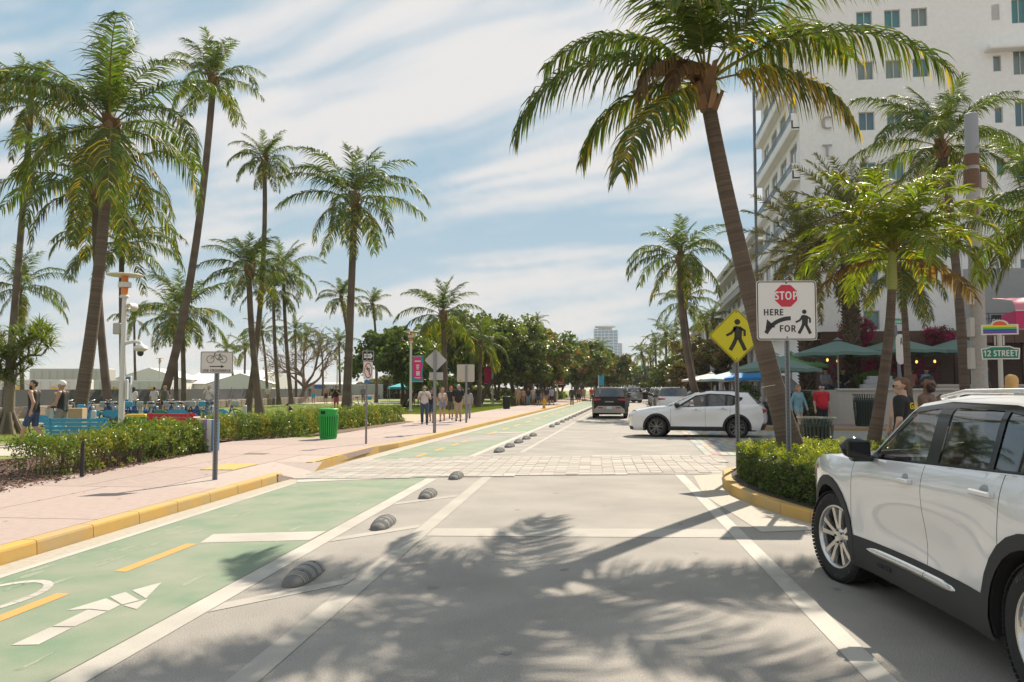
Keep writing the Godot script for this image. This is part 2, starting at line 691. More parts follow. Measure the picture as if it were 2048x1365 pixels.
# rows of small setts, joints left open
func make_pavers() -> void:
	var rng := RandomNumberGenerator.new()
	rng.seed = 4
	# bed, then the blocks of the crosswalk
	var bed := MB.new()
	var poly := PackedVector2Array()
	for q in [[14.75, -5.5], [16.85, 2.7], [21.1, 3.1], [20.0, -3.1], [18.75, -5.5]]:
		poly.append(Vector2(q[0], q[1]))
	poly_on_road(bed, [[14.75, -5.5], [16.35, -2.0], [16.85, 2.7], [21.1, 3.1], [20.6, -1.7], [20.0, -3.1], [18.75, -5.5]], 0.004)
	var b := MB.new()
	var s := 0.24
	var sk := 0.14
	for a in 40:
		for k in 40:
			var w := -5.6 + k * s
			var t := 13.9 + a * s + (w + 5.6) * sk
			var mid := Vector2(t + s * 0.5, w + s * 0.5)
			if not Geometry2D.is_point_in_polygon(mid, poly):
				continue
			var g := rng.randf_range(0.86, 1.08)
			var base := Color(0.385, 0.347, 0.30)
			if (a + int(absf(fposmod(k, 12.0) - 6.0))) % 9 == 0 and k > 18:
				base = Color(0.32, 0.275, 0.24)
			elif a % 6 == 0:
				base = Color(0.46, 0.42, 0.365)
			elif rng.randf() < 0.08:
				base = Color(0.38, 0.31, 0.27)
			b.col = base * g
			var y := 0.016 + rng.randf_range(-0.002, 0.002)
			var e := 0.005
			var p := []
			for u in [[e, e], [s - e, e], [s - e, s - e], [e, s - e]]:
				p.append(S(t + u[0] + u[1] * sk, w + u[1], y))
			b.quad(p[0], p[1], p[2], p[3])
			for q in 4:
				b.quad(p[q], p[q] + Vector3(0, -0.014, 0), p[(q + 1) % 4] + Vector3(0, -0.014, 0), p[(q + 1) % 4])
	var cw := struct("crosswalk", bed.done(), grain(0.375, 0.34, 0.30, 0.95, 1.0, 0.3))
	var pv := part(cw, "paver", b.done(), grain(1, 1, 1, 0.88, 1.3, 0.18, 0.1, 0.03, true))
	pv.set_meta("kind", "stuff")
	# coloured setts across the mouth of the cross street
	bed = MB.new()
	b = MB.new()
	poly_on_road(bed, [[21.2, 2.7], [21.2, 6.4], [33.2, 6.6], [33.2, 2.7]], 0.004)
	var tones := [Color(0.44, 0.40, 0.35), Color(0.42, 0.27, 0.24), Color(0.44, 0.40, 0.35), Color(0.33, 0.38, 0.29), Color(0.44, 0.40, 0.35), Color(0.27, 0.26, 0.25), Color(0.44, 0.40, 0.35), Color(0.42, 0.35, 0.20), Color(0.44, 0.40, 0.35), Color(0.28, 0.31, 0.36)]
	for a in 40:
		for k in 18:
			var w := 2.72 + k * 0.205
			var t := 21.25 + a * 0.3
			b.col = tones[(k + (a / 4) * 3) % 10] * rng.randf_range(0.85, 1.1)
			b.quad(S(t, w, 0.013), S(t + 0.285, w, 0.013), S(t + 0.285, w + 0.19, 0.013), S(t, w + 0.19, 0.013))
	cw = struct("crosswalk", bed.done(), grain(0.375, 0.34, 0.30, 0.95, 1.0, 0.3))
	pv = part(cw, "paver", b.done(), grain(1, 1, 1, 0.88, 1.3, 0.18, 0.1, 0.03, true))
	pv.set_meta("kind", "stuff")

func yellow_mat(k := 0) -> StandardMaterial3D:
	return worn_paint("kerb_yellow%d" % k, [0.74, 0.70][k], [0.40, 0.36][k], [0.055, 0.05][k], 0.46, 0.36, 0.22, [0.47, 0.55][k])

func make_left_pavement() -> void:
	# kerb stones, painted yellow
	var kerb := struct("kerb", MB.new().done(), null)
	var run := []
	var t := -8.0
	while t < 14.6:
		run.append(S(t, -5.66))
		t += 1.6 if t < 3 else 0.95
	kerb_stones(kerb, "kerb_stone", run, 0.17, 0.15, -1.0, yellow_mat(), yellow_mat(1))
	run = []
	t = 16.7
	while t < 180:
		run.append(S(t, -5.83 if t < 22 else -5.66))
		t += 1.2 if t < 40 else 3.0
	kerb_stones(kerb, "kerb_stone", run, 0.17, 0.15, -1.0, yellow_mat(), yellow_mat(1))
	# slabs of pink concrete over a dark bed
	var b := MB.new()
	ribbon(b, -30, 420, -12.5, -5.84, 0.003, 3.0)
	var walk := struct("pavement", b.done(), mat(0.17, 0.14, 0.12, 0.95))
	var m := grain(0.405, 0.312, 0.272, 0.88, 0.5, 0.16, 0.25, 0.02)
	var m2 := grain(0.38, 0.292, 0.255, 0.88, 0.45, 0.18, 0.25, 0.02, false, true, 3)
	var e := 0.011
	var rows := []
	t = -6.0
	while t < 78:
		rows.append(t)
		t += 3.05 if t < 40 else 6.0
	for k in rows.size() - 1:
		var t0: float = rows[k]
		var t1: float = rows[k + 1]
		var backs := -8.35 if t0 < 9 else (-9.4 if t0 < 16 else (-10.6 if t0 < 22 else -9.0))
		var inner := -5.84
		if t0 > 12.2 and t0 < 17:
			inner = -6.75
		for w in [[inner, (inner + backs) * 0.5], [(inner + backs) * 0.5, backs]]:
			b = MB.new()
			var y := 0.148
			var pa := S(t0 + e, w[0] - e, y)
			var pb := S(t1 - e, w[0] - e, y)
			var pc := S(t1 - e, w[1] + e, y)
			var pd := S(t0 + e, w[1] + e, y)
			b.quad(pa, pd, pc, pb)
			for q in [[pa, pb], [pb, pc], [pc, pd], [pd, pa]]:
				b.quad(q[0], q[1], Vector3(q[1].x, 0.02, q[1].z), Vector3(q[0].x, 0.02, q[0].z))
			part(walk, "slab", b.done(), m if k % 3 else m2)
	b = MB.new()
	ribbon(b, 75.5, 420, -9.0, -5.84, 0.148, 6.0)
	part(walk, "slab", b.done(), m)
	# ramp with a yellow warning plate where the crosswalk lands
	b = MB.new()
	for q in [[12.3, -5.84, 14.35, -5.84, 14.35, -6.74, 12.3, -6.74], [16.75, -5.84, 18.38, -5.84, 18.38, -6.74, 16.75, -6.74], [15.0, -5.6, 16.1, -5.6, 16.1, -6.74, 15.0, -6.74], [14.35, -5.66, 15.0, -5.6, 15.0, -6.74, 14.35, -6.74], [16.1, -5.6, 16.75, -5.66, 16.75, -6.74, 16.1, -6.74]]:
		var p := []
		for j in range(0, 8, 2):
			var lowered: bool = q[j + 1] > -5.7 and q[j] > 14.9 and q[j] < 16.2
			p.append(S(q[j], q[j + 1], 0.012 if lowered else 0.147))
		b.tri(p[0], p[2], p[1])
		b.tri(p[0], p[3], p[2])
	b.quad(S(14.35, -5.655, 0.147), S(14.35, -5.655, 0.0), S(15.0, -5.6, 0.0), S(15.0, -5.6, 0.012))
	part(walk, "ramp", b.done(), grain(0.43, 0.35, 0.305, 0.9, 0.5, 0.16))
	b = MB.new()
	var q0 := S(15.0, -6.0)
	for a in 7:
		for d in 5:
			var o := S(15.02 + a * 0.17, -6.84 - d * 0.13, 0.155)
			b.cbox(o, Vector3(0.12, 0.012, 0.16), 0.003, Basis(Vector3.UP, street_turn(15.0)))
	part(walk, "warning_plate", b.done(), grain(0.62, 0.42, 0.13, 0.85, 1.5, 0.25))
	# cover of a meter box
	b = MB.new()
	b.cbox(S(18.6, -7.9, 0.15), Vector3(0.5, 0.012, 0.32), 0.004, Basis(Vector3.UP, street_turn(18.0)))
	part(walk, "cover_plate", b.done(), grain(0.20, 0.17, 0.15, 0.8, 3.0, 0.3))

func make_right_pavement() -> void:
	# corner with its bulging planter
	var outline := [[9.2, 4.3], [9.7, 3.3], [10.3, 2.83], [10.70, 2.68], [11.41, 2.47], [12.33, 2.27], [13.45, 2.15], [14.44, 2.19], [15.3, 2.32], [16.04, 2.42], [16.6, 2.8], [16.9, 3.5], [17.0, 4.6], [17.1, 7.0]]
	var kerb := struct("kerb", MB.new().done(), null)
	var run := []
	for q in outline:
		run.append(S(q[0], q[1]))
	kerb_stones(kerb, "kerb_stone", run, 0.17, 0.16, 1.0, yellow_mat(), yellow_mat(1))
	var b := MB.new()
	var p := []
	for q in outline:
		p.append([q[0] + (0.12 if q[0] < 10 else (-0.1 if q[0] > 16 else 0.0)), q[1] + 0.16])
	p.append([17.0, 40.0])
	p.append([-20.0, 40.0])
	p.append([-20.0, 4.5])
	p.append([9.0, 4.5])
	poly_on_road(b, p, 0.147)
	struct("pavement", b.done(), grain(0.42, 0.33, 0.28, 0.9, 0.5, 0.2, 0.2))
	b = MB.new()
	poly_on_road(b, [[10.0, 1.95], [13.3, 1.72], [16.2, 1.9], [16.9, 2.7], [15.3, 2.4], [13.45, 2.2], [11.41, 2.5], [10.3, 2.9]], 0.005)
	struct("gutter", b.done(), grain(0.47, 0.42, 0.345, 0.9, 0.7, 0.25, 0.2, 0.03))
	# far corner and the block behind the cross street
	kerb = struct("kerb", MB.new().done(), null)
	run = []
	for k in 24:
		run.append(S(34.0, 52.0 - k * 2.0))
	for k in 6:
		var a := PI * 0.5 * k / 5.0
		run.append(S(36.0 - cos(a) * 2.0, 6.3 - sin(a) * 2.0))
	for k in 40:
		run.append(S(38.0 + k * 4.0, 4.3))
	run.reverse()
	kerb_stones(kerb, "kerb_stone", run, 0.17, 0.15, -1.0, worn_paint("kerb_far", 0.50, 0.29, 0.08, 0.38, 0.28, 0.18, 0.5), worn_paint("kerb_far2", 0.44, 0.29, 0.12, 0.36, 0.28, 0.2, 0.5))
	b = MB.new()
	poly_on_road(b, [[34.12, 90], [34.12, 6.4], [34.9, 5.0], [36.2, 4.45], [160, 4.45], [420, 4.45], [420, 90]], 0.147)
	struct("pavement", b.done(), grain(0.36, 0.245, 0.225, 0.88, 0.6, 0.25, 0.2))

func make_park() -> void:
	# lawn, paths, mulch, sand
	var b := MB.new()
	var rows := []
	for k in 60:
		var d := -20.0 + k * 4.0
		var row := []
		for q in 22:
			var x := lerpf(-78.0, 0.0, q / 21.0)
			var t := clampf(d, -20.0, 400.0)
			var s := S(t, -8.9 + x * 0.8)
			row.append(Vector3(s.x, 0.105, s.z))
		rows.append(row)
	b.flip = true
	b.grid(rows)
	b.flip = false
	struct("lawn", b.done(), grass_mat())
	b = MB.new()
	ribbon(b, 100, 420, -60, -8.9, 0.09, 20.0)
	struct("lawn", b.done(), grass_mat())
	var rng := RandomNumberGenerator.new()
	rng.seed = 77
	var tuft := MB.new()
	for k in 7:
		var a := rng.randf() * TAU
		var o := Vector3(cos(a), 0, sin(a)) * rng.randf_range(0.0, 0.07)
		var lean := Vector3(rng.randf_range(-0.03, 0.03), 0.0, rng.randf_range(-0.03, 0.03))
		var hh := rng.randf_range(0.035, 0.07)
		tuft.tri(o + Vector3(-0.006, 0, 0).rotated(Vector3.UP, a), o + lean + Vector3(0, hh, 0), o + Vector3(0.006, 0, 0).rotated(Vector3.UP, a))
	var places := []
	var tints := []
	for k in 42000:
		var t := rng.randf_range(20.0, 72.0)
		var w := -9.4 - rng.randf() * rng.randf() * 26.0 - (1.6 if t < 24 else 0.0)
		if t < 24.5 and w > -17.0:
			continue
		var s := S(t, w, 0.10)
		places.append(Transform3D(Basis(Vector3.UP, rng.randf() * TAU).scaled(Vector3.ONE * rng.randf_range(0.7, 1.5)), s))
		var g := rng.randf_range(0.75, 1.25)
		tints.append(Color(0.30 * g, 0.34 * g, 0.05 * g))
	var gm := mat(1, 1, 1, 0.7, 0.0, true).duplicate() as StandardMaterial3D
	gm.backlight_enabled = true
	gm.backlight = lin(0.35, 0.4, 0.12)
	var go := copies(self, "grass", tuft.done(), gm, places, tints)
	go.set_meta("label", "short lawn grass growing in the park beside the pavement")
	go.set_meta("category", "grass")
	# pale paths through the park
	b = MB.new()
	for q in [[V(-40, 0.115, 17.5), V(-40, 0.115, 22.0), V(-12.6, 0.115, 23.2), V(-9.2, 0.115, 21.6), V(-10.6, 0.115, 19.3)]]:
		b.tri(q[0], q[1], q[2]); b.tri(q[0], q[2], q[4]); b.tri(q[2], q[3], q[4])
	b.quad(V(-27, 0.116, 36), V(-27, 0.116, 45.0), V(-13.5, 0.116, 45.0), V(-13.5, 0.116, 36.0))
	b.quad(V(-100, 0.116, 62), V(-100, 0.116, 69), V(-12, 0.116, 92), V(-12, 0.116, 84))
	struct("path", b.done(), grain(0.50, 0.43, 0.35, 0.9, 0.4, 0.2, 0.2))
	# mulch bed under the near hedge
	b = MB.new()
	rows = []
	for k in 15:
		var row := []
		for q in 9:
			var u := k / 14.0
			var x := q / 8.0
			var inner := S(lerpf(6.0, 18.6, u), lerpf(-8.3, -9.3, u), 0.15)
			var outer := S(lerpf(6.0, 18.9, u), lerpf(-17.5, -11.5, u), 0.12)
			var s := inner.lerp(outer, x)
			s.y = 0.13 + 0.10 * sin(PI * x) + rng.randf_range(-0.02, 0.02)
			row.append(s)
		rows.append(row)
	b.grid(rows)
	struct("mulch_bed", b.done(), grain(0.155, 0.088, 0.062, 0.95, 1.6, 0.6, 1.5, 0.06))
	var chip := MB.new()
	chip.cbox(Vector3.ZERO, Vector3(0.07, 0.012, 0.02), 0.003)
	places = []
	tints = []
	for k in 7000:
		var u := rng.randf()
		var x := rng.randf()
		var inner := S(lerpf(6.0, 18.6, u), lerpf(-8.25, -9.25, u), 0.15)
		var outer := S(lerpf(6.0, 18.9, u), lerpf(-17.5, -11.5, u), 0.12)
		var s := inner.lerp(outer, x)
		s.y = 0.145 + 0.10 * sin(PI * x) + rng.randf_range(-0.01, 0.02)
		places.append(Transform3D(Basis.from_euler(Vector3(rng.randf_range(-0.5, 0.5), rng.randf() * TAU, rng.randf_range(-0.5, 0.5))).scaled(Vector3.ONE * rng.randf_range(0.4, 1.3)), s))
		var g := rng.randf_range(0.5, 1.5)
		tints.append(Color(0.17 * g, 0.10 * g, 0.07 * g))
	go = copies(self, "mulch", chip.done(), mat(1, 1, 1, 0.95, 0.0, true), places, tints)
	go.set_meta("label", "loose brown bark mulch on the bed under the hedge")
	go.set_meta("category", "mulch")
	# strip of soil under the second hedge, sand where feet cut the corner
	b = MB.new()
	rows = []
	for k in 25:
		var u := k / 24.0
		var row := []
		for q in 5:
			var s := S(lerpf(22.2, 36.5, u), lerpf(-10.9, -9.0, minf(1.0, u * 3.0)) - q * 0.45, 0.145)
			s.y += 0.05 * sin(PI * q / 4.0) + rng.randf_range(0, 0.02)
			row.append(s)
		rows.append(row)
	b.grid(rows)
	struct("soil", b.done(), grain(0.20, 0.125, 0.085, 0.95, 1.4, 0.5, 1.0, 0.05))
	b = MB.new()
	rows = []
	for k in 15:
		var u := k / 14.0
		var row := []
		for q in 9:
			var x := q / 8.0
			var s := S(lerpf(33.6, 47.0, u), -9.0 - x * 5.0 * sin(PI * clampf(u * 0.9 + 0.12, 0, 1)), 0.15)
			s.y += 0.16 * sin(PI * x) * sin(PI * u) + rng.randf_range(-0.012, 0.012)
			row.append(s)
		rows.append(row)
	b.grid(rows)
	struct("sand", b.done(), grain(0.50, 0.385, 0.26, 0.95, 0.8, 0.25, 0.8, 0.03))

func grass_mat() -> StandardMaterial3D:
	if mats.has("grass"):
		return mats["grass"]
	var m := StandardMaterial3D.new()
	m.albedo_texture = noise_tex(0.012, lin(0.25, 0.26, 0.06), lin(0.16, 0.24, 0.025), 6, 1024, 15, 0.42)
	m.roughness = 0.9
	m.uv1_triplanar = true
	m.uv1_world_triplanar = true
	m.uv1_scale = Vector3(0.08, 0.08, 0.08)
	m.heightmap_enabled = true
	m.heightmap_scale = 0.6
	m.heightmap_texture = bump_tex(0.08, 4, 512, 9)
	m.detail_enabled = true
	m.detail_blend_mode = BaseMaterial3D.BLEND_MODE_MUL
	m.detail_uv_layer = BaseMaterial3D.DETAIL_UV_2
	m.uv2_triplanar = true
	m.uv2_world_triplanar = true
	m.uv2_scale = Vector3(0.9, 0.9, 0.9)
	m.detail_albedo = noise_tex(0.06, lin(0.55, 0.55, 0.5), Color.WHITE, 4, 512, 13)
	mats["grass"] = m
	return m

# ---------------------------------------------------------------- palms
# one frond, base at the origin, reaching along +x; leaflets hang with gravity
func frond(length: float, e0: float, droop: float, nl: int, ll: float, hang: float, wide: float, age: float, style: int, sd: int) -> ArrayMesh:
	var rng := RandomNumberGenerator.new()
	rng.seed = sd
	var b := MB.new()
	var seg := 16
	var pts := []
	var dirs := []
	var p := Vector3.ZERO
	var sway := rng.randf_range(-0.25, 0.25)
	for k in seg + 1:
		var s := float(k) / seg
		var a := deg_to_rad(e0 - droop * pow(s, 1.35))
		var d := Vector3(cos(a) * cos(sway * s), sin(a), cos(a) * sin(sway * s))
		pts.append(p)
		dirs.append(d)
		p += d * (length / seg)
	var stalk := Color(0.30, 0.27, 0.07).lerp(Color(0.42, 0.22, 0.05), age)
	if style == 3:
		stalk = Color(0.22, 0.13, 0.07)
	b.col = stalk
	var rad := []
	for k in seg + 1:
		rad.append(lerpf(0.035, 0.006, pow(float(k) / seg, 0.6)) * length / 4.0)
	b.tube(pts, rad, 4, false)
	var first := 0.17 if style != 1 else 0.1
	for k in nl:
		var s := lerpf(first, 0.995, (k + rng.randf_range(-0.3, 0.3)) / nl)
		s = clampf(s, first, 0.99)
		var at := s * seg
		var q := int(at)
		var o: Vector3 = pts[q].lerp(pts[q + 1], at - q)
		var T: Vector3 = dirs[q]
		var shape := minf(1.0, (s - first) * 6.0 + 0.45) * (1.0 - 0.62 * pow(s, 3.0))
		for side in [-1.0, 1.0]:
			if rng.randf() < 0.06 or sin(k * 0.37 + side * 2.0 + sd) > 0.93:
				continue
			var B: Vector3 = T.cross(Vector3.UP).normalized() * side
			var N: Vector3 = B.cross(T).normalized() * side
			if N.y < 0:
				N = -N
			var L := ll * shape * rng.randf_range(0.7, 1.15)
			var fwd := lerpf(0.35, 1.1, s) + rng.randf_range(-0.1, 0.1)
			var lift := rng.randf_range(-0.25, 0.25)
			if style == 1:
				fwd = lerpf(0.6, 1.3, s)
				lift = rng.randf_range(0.25, 0.7) * (1.0 if rng.randf() < 0.6 else -0.5)
			elif style == 2:
				lift = rng.randf_range(0.1, 0.6)
			var d: Vector3 = (B + T * fwd + N * lift).normalized()
			var g := rng.randf_range(0.7, 1.3)
			var cc := Color(0.096 * g, 0.150 * g, 0.030 * g)
			if style == 1:
				cc = Color(0.19 * g, 0.195 * g, 0.09 * g)
			elif style == 2:
				cc = Color(0.19 * g, 0.25 * g, 0.03 * g)
			if rng.randf() < age:
				cc = cc.lerp(Color(0.66 * g, 0.44 * g, 0.04), rng.randf_range(0.35, 1.0))
			if style == 3:
				cc = Color(0.23 * g, 0.145 * g, 0.075 * g)
			var tipc := cc
			if rng.randf() < 0.22 + age * 0.4:
				tipc = cc.lerp(Color(0.25, 0.15, 0.06), 0.75)
			var wv := (T - d * T.dot(d)).normalized()
			wv = wv.rotated(d, rng.randf_range(-0.9, 0.9))
			var hw := wide * 0.5 * (0.75 + 0.25 * shape)
			var i0 := b.v.size()
			var pos: Vector3 = o
			var hg := hang * rng.randf_range(0.45, 1.5)
			var nn := d.cross(wv).normalized()
			var ws := [0.55, 1.0, 0.72]
			for r in 3:
				b.v.append(pos - wv * hw * ws[r]); b.v.append(pos + wv * hw * ws[r])
				b.n.append(nn); b.n.append(nn)
				var c2 := cc.lerp(tipc, r * 0.33)
				b.c.append(c2); b.c.append(c2)
				pos += d * (L * [0.3, 0.37, 0.33][r])
				d = (d + Vector3(0, -hg * [0.8, 0.9, 0.5][r], 0)).normalized()
				nn = d.cross(wv).normalized()
			b.v.append(pos); b.n.append(nn); b.c.append(tipc)
			for t in [[0, 1, 3], [0, 3, 2], [2, 3, 5], [2, 5, 4], [4, 5, 6]]:
				b.i.append(i0 + t[0]); b.i.append(i0 + t[1]); b.i.append(i0 + t[2])
	return b.done()

func leaf_mat(key: String, rough: float, bl: Color) -> StandardMaterial3D:
	if mats.has(key):
		return mats[key]
	var m := StandardMaterial3D.new()
	m.vertex_color_use_as_albedo = true
	m.roughness = rough
	m.backlight_enabled = true
	m.backlight = bl
	mats[key] = m
	return m

func frond_mat() -> StandardMaterial3D:
	return leaf_mat("frond", 0.5, lin(0.95, 0.98, 0.2))

func trunk_mesh(base: Vector3, mid: Vector3, top: Vector3, r0: float, r1: float, near: bool, sd: int, flare := 1.5) -> ArrayMesh:
	var rng := RandomNumberGenerator.new()
	rng.seed = sd
	var b := MB.new()
	var pts := []
	var rad := []
	var len := base.distance_to(top)
	var c := mid * 2.0 - (base + top) * 0.5
	var step := 0.03 if near else 0.3
	var k := int(len / step)
	var tone := []
	for q in k + 1:
		var u := float(q) / k
		pts.append(base.lerp(c, u).lerp(c.lerp(top, u), u))
		var r := lerpf(r0, r1, pow(u, 0.7))
		r *= 1.0 + (flare - 1.0) * exp(-u * len * 2.2)
		var ring := 1.0
		if near:
			ring = [1.012, 0.988][q % 2] + rng.randf_range(-0.012, 0.012)
		rad.append(r * ring)
		var g: float = rng.randf_range(0.75, 1.2) * ([0.93, 1.04][q % 2] if near else 1.0)
		tone.append(Color(0.175 * g, 0.128 * g, 0.096 * g))
	var sides := 14 if near else 8
	b.tube(pts, rad, sides, false)
	for q in k + 1:
		for s in sides:
			b.c[q * sides + s] = tone[q]
	return b.done()

func trunk_mat() -> StandardMaterial3D:
	return grain(1, 1, 1, 0.95, 2.2, 0.45, 1.2, 0.03, true, true, 8)

# ragged brown sheaths and old stalks at the head of the trunk
func boot_mesh(r: float, sd: int) -> ArrayMesh:
	var rng := RandomNumberGenerator.new()
	rng.seed = sd
	var b := MB.new()
	for k in 26:
		var a := rng.randf() * TAU
		var o := Vector3(cos(a), 0, sin(a))
		var y := rng.randf_range(-0.55, 0.25) * r * 4.0
		var g := rng.randf_range(0.6, 1.3)
		b.col = Color(0.24 * g, 0.145 * g, 0.08 * g)
		var L := rng.randf_range(0.9, 2.0) * r
		var w := o.cross(Vector3.UP) * r * rng.randf_range(0.3, 0.65)
		var p0 := o * r * 0.85 + Vector3(0, y, 0)
		var p1 := p0 + o * r * rng.randf_range(0.35, 0.9) + Vector3(0, L, 0)
		var p2 := p1 + o * r * rng.randf_range(0.0, 0.8) + Vector3(0, rng.randf_range(-0.6, 0.5) * r, 0)
		b.quad(p0 - w, p1 - w * 0.7, p1 + w * 0.7, p0 + w)
		b.tri(p1 - w * 0.7, p2, p1 + w * 0.7)
	b.col = Color(0.2, 0.125, 0.07)
	b.ball(Vector3(0, 0.2 * r, 0), Vector3(r * 1.05, r * 2.6, r * 1.05), 6, 9)
	return b.done()

func coconut_frond(band: int, variant: int, near: bool) -> ArrayMesh:
	var key := "cf%d_%d_%s" % [band, variant, near]
	if cache.has(key):
		return cache[key]
	var e0: float = [84.0, 68.0, 50.0, 32.0, 14.0, -8.0, -38.0][band]
	var dr: float = [45.0, 78.0, 95.0, 98.0, 92.0, 72.0, 42.0][band] * [1.0, 0.8, 1.15][variant]
	var age: float = [0.0, 0.0, 0.01, 0.02, 0.04, 0.08, 0.2][band]
	var m := frond(1.0 * 4.0, e0 + [0, 7, -6][variant], dr, 110 if near else 62, 1.05, [0.3, 0.5, 0.85, 1.1, 1.2, 1.1, 0.8][band], 0.040 if near else 0.060, age, 0, 100 + band * 7 + variant)
	cache[key] = m
	return m

func palm(called: String, label: String, base: Vector3, mid: Vector3, top: Vector3, reach: float, r0: float, near: bool, nf: int, sd: int, group: String, low := 6) -> Node3D:
	var rng := RandomNumberGenerator.new()
	rng.seed = sd
	var o := thing(called, label, "palm tree", base, 0.0, group)
	part(o, "trunk", trunk_mesh(Vector3.ZERO, mid - base, top - base, r0 * 0.80, r0 * 0.54, near, sd), trunk_mat())
	part(o, "crown_base", boot_mesh(maxf(r0 * 0.75, 0.1), sd), leaf_mat("husk", 0.95, lin(0.2, 0.12, 0.05)), Transform3D(Basis.IDENTITY, top - base))
	var k := reach / 3.0
	for q in nf:
		var u := float(q) / (nf - 1)
		var band := clampi(int(u * (low + 0.99)), 0, 6)
		var az := q * 2.39996 + rng.randf_range(-0.35, 0.35)
		var s: float = k * rng.randf_range(0.85, 1.12) * [0.72, 0.9, 1.0, 1.0, 1.0, 0.92, 0.8][band]
		part(o, "frond", coconut_frond(band, rng.randi() % 3, near), frond_mat(), Transform3D(Basis(Vector3.UP, az).scaled(Vector3.ONE * s), top - base + Vector3(0, 0.1, 0)))
	return o

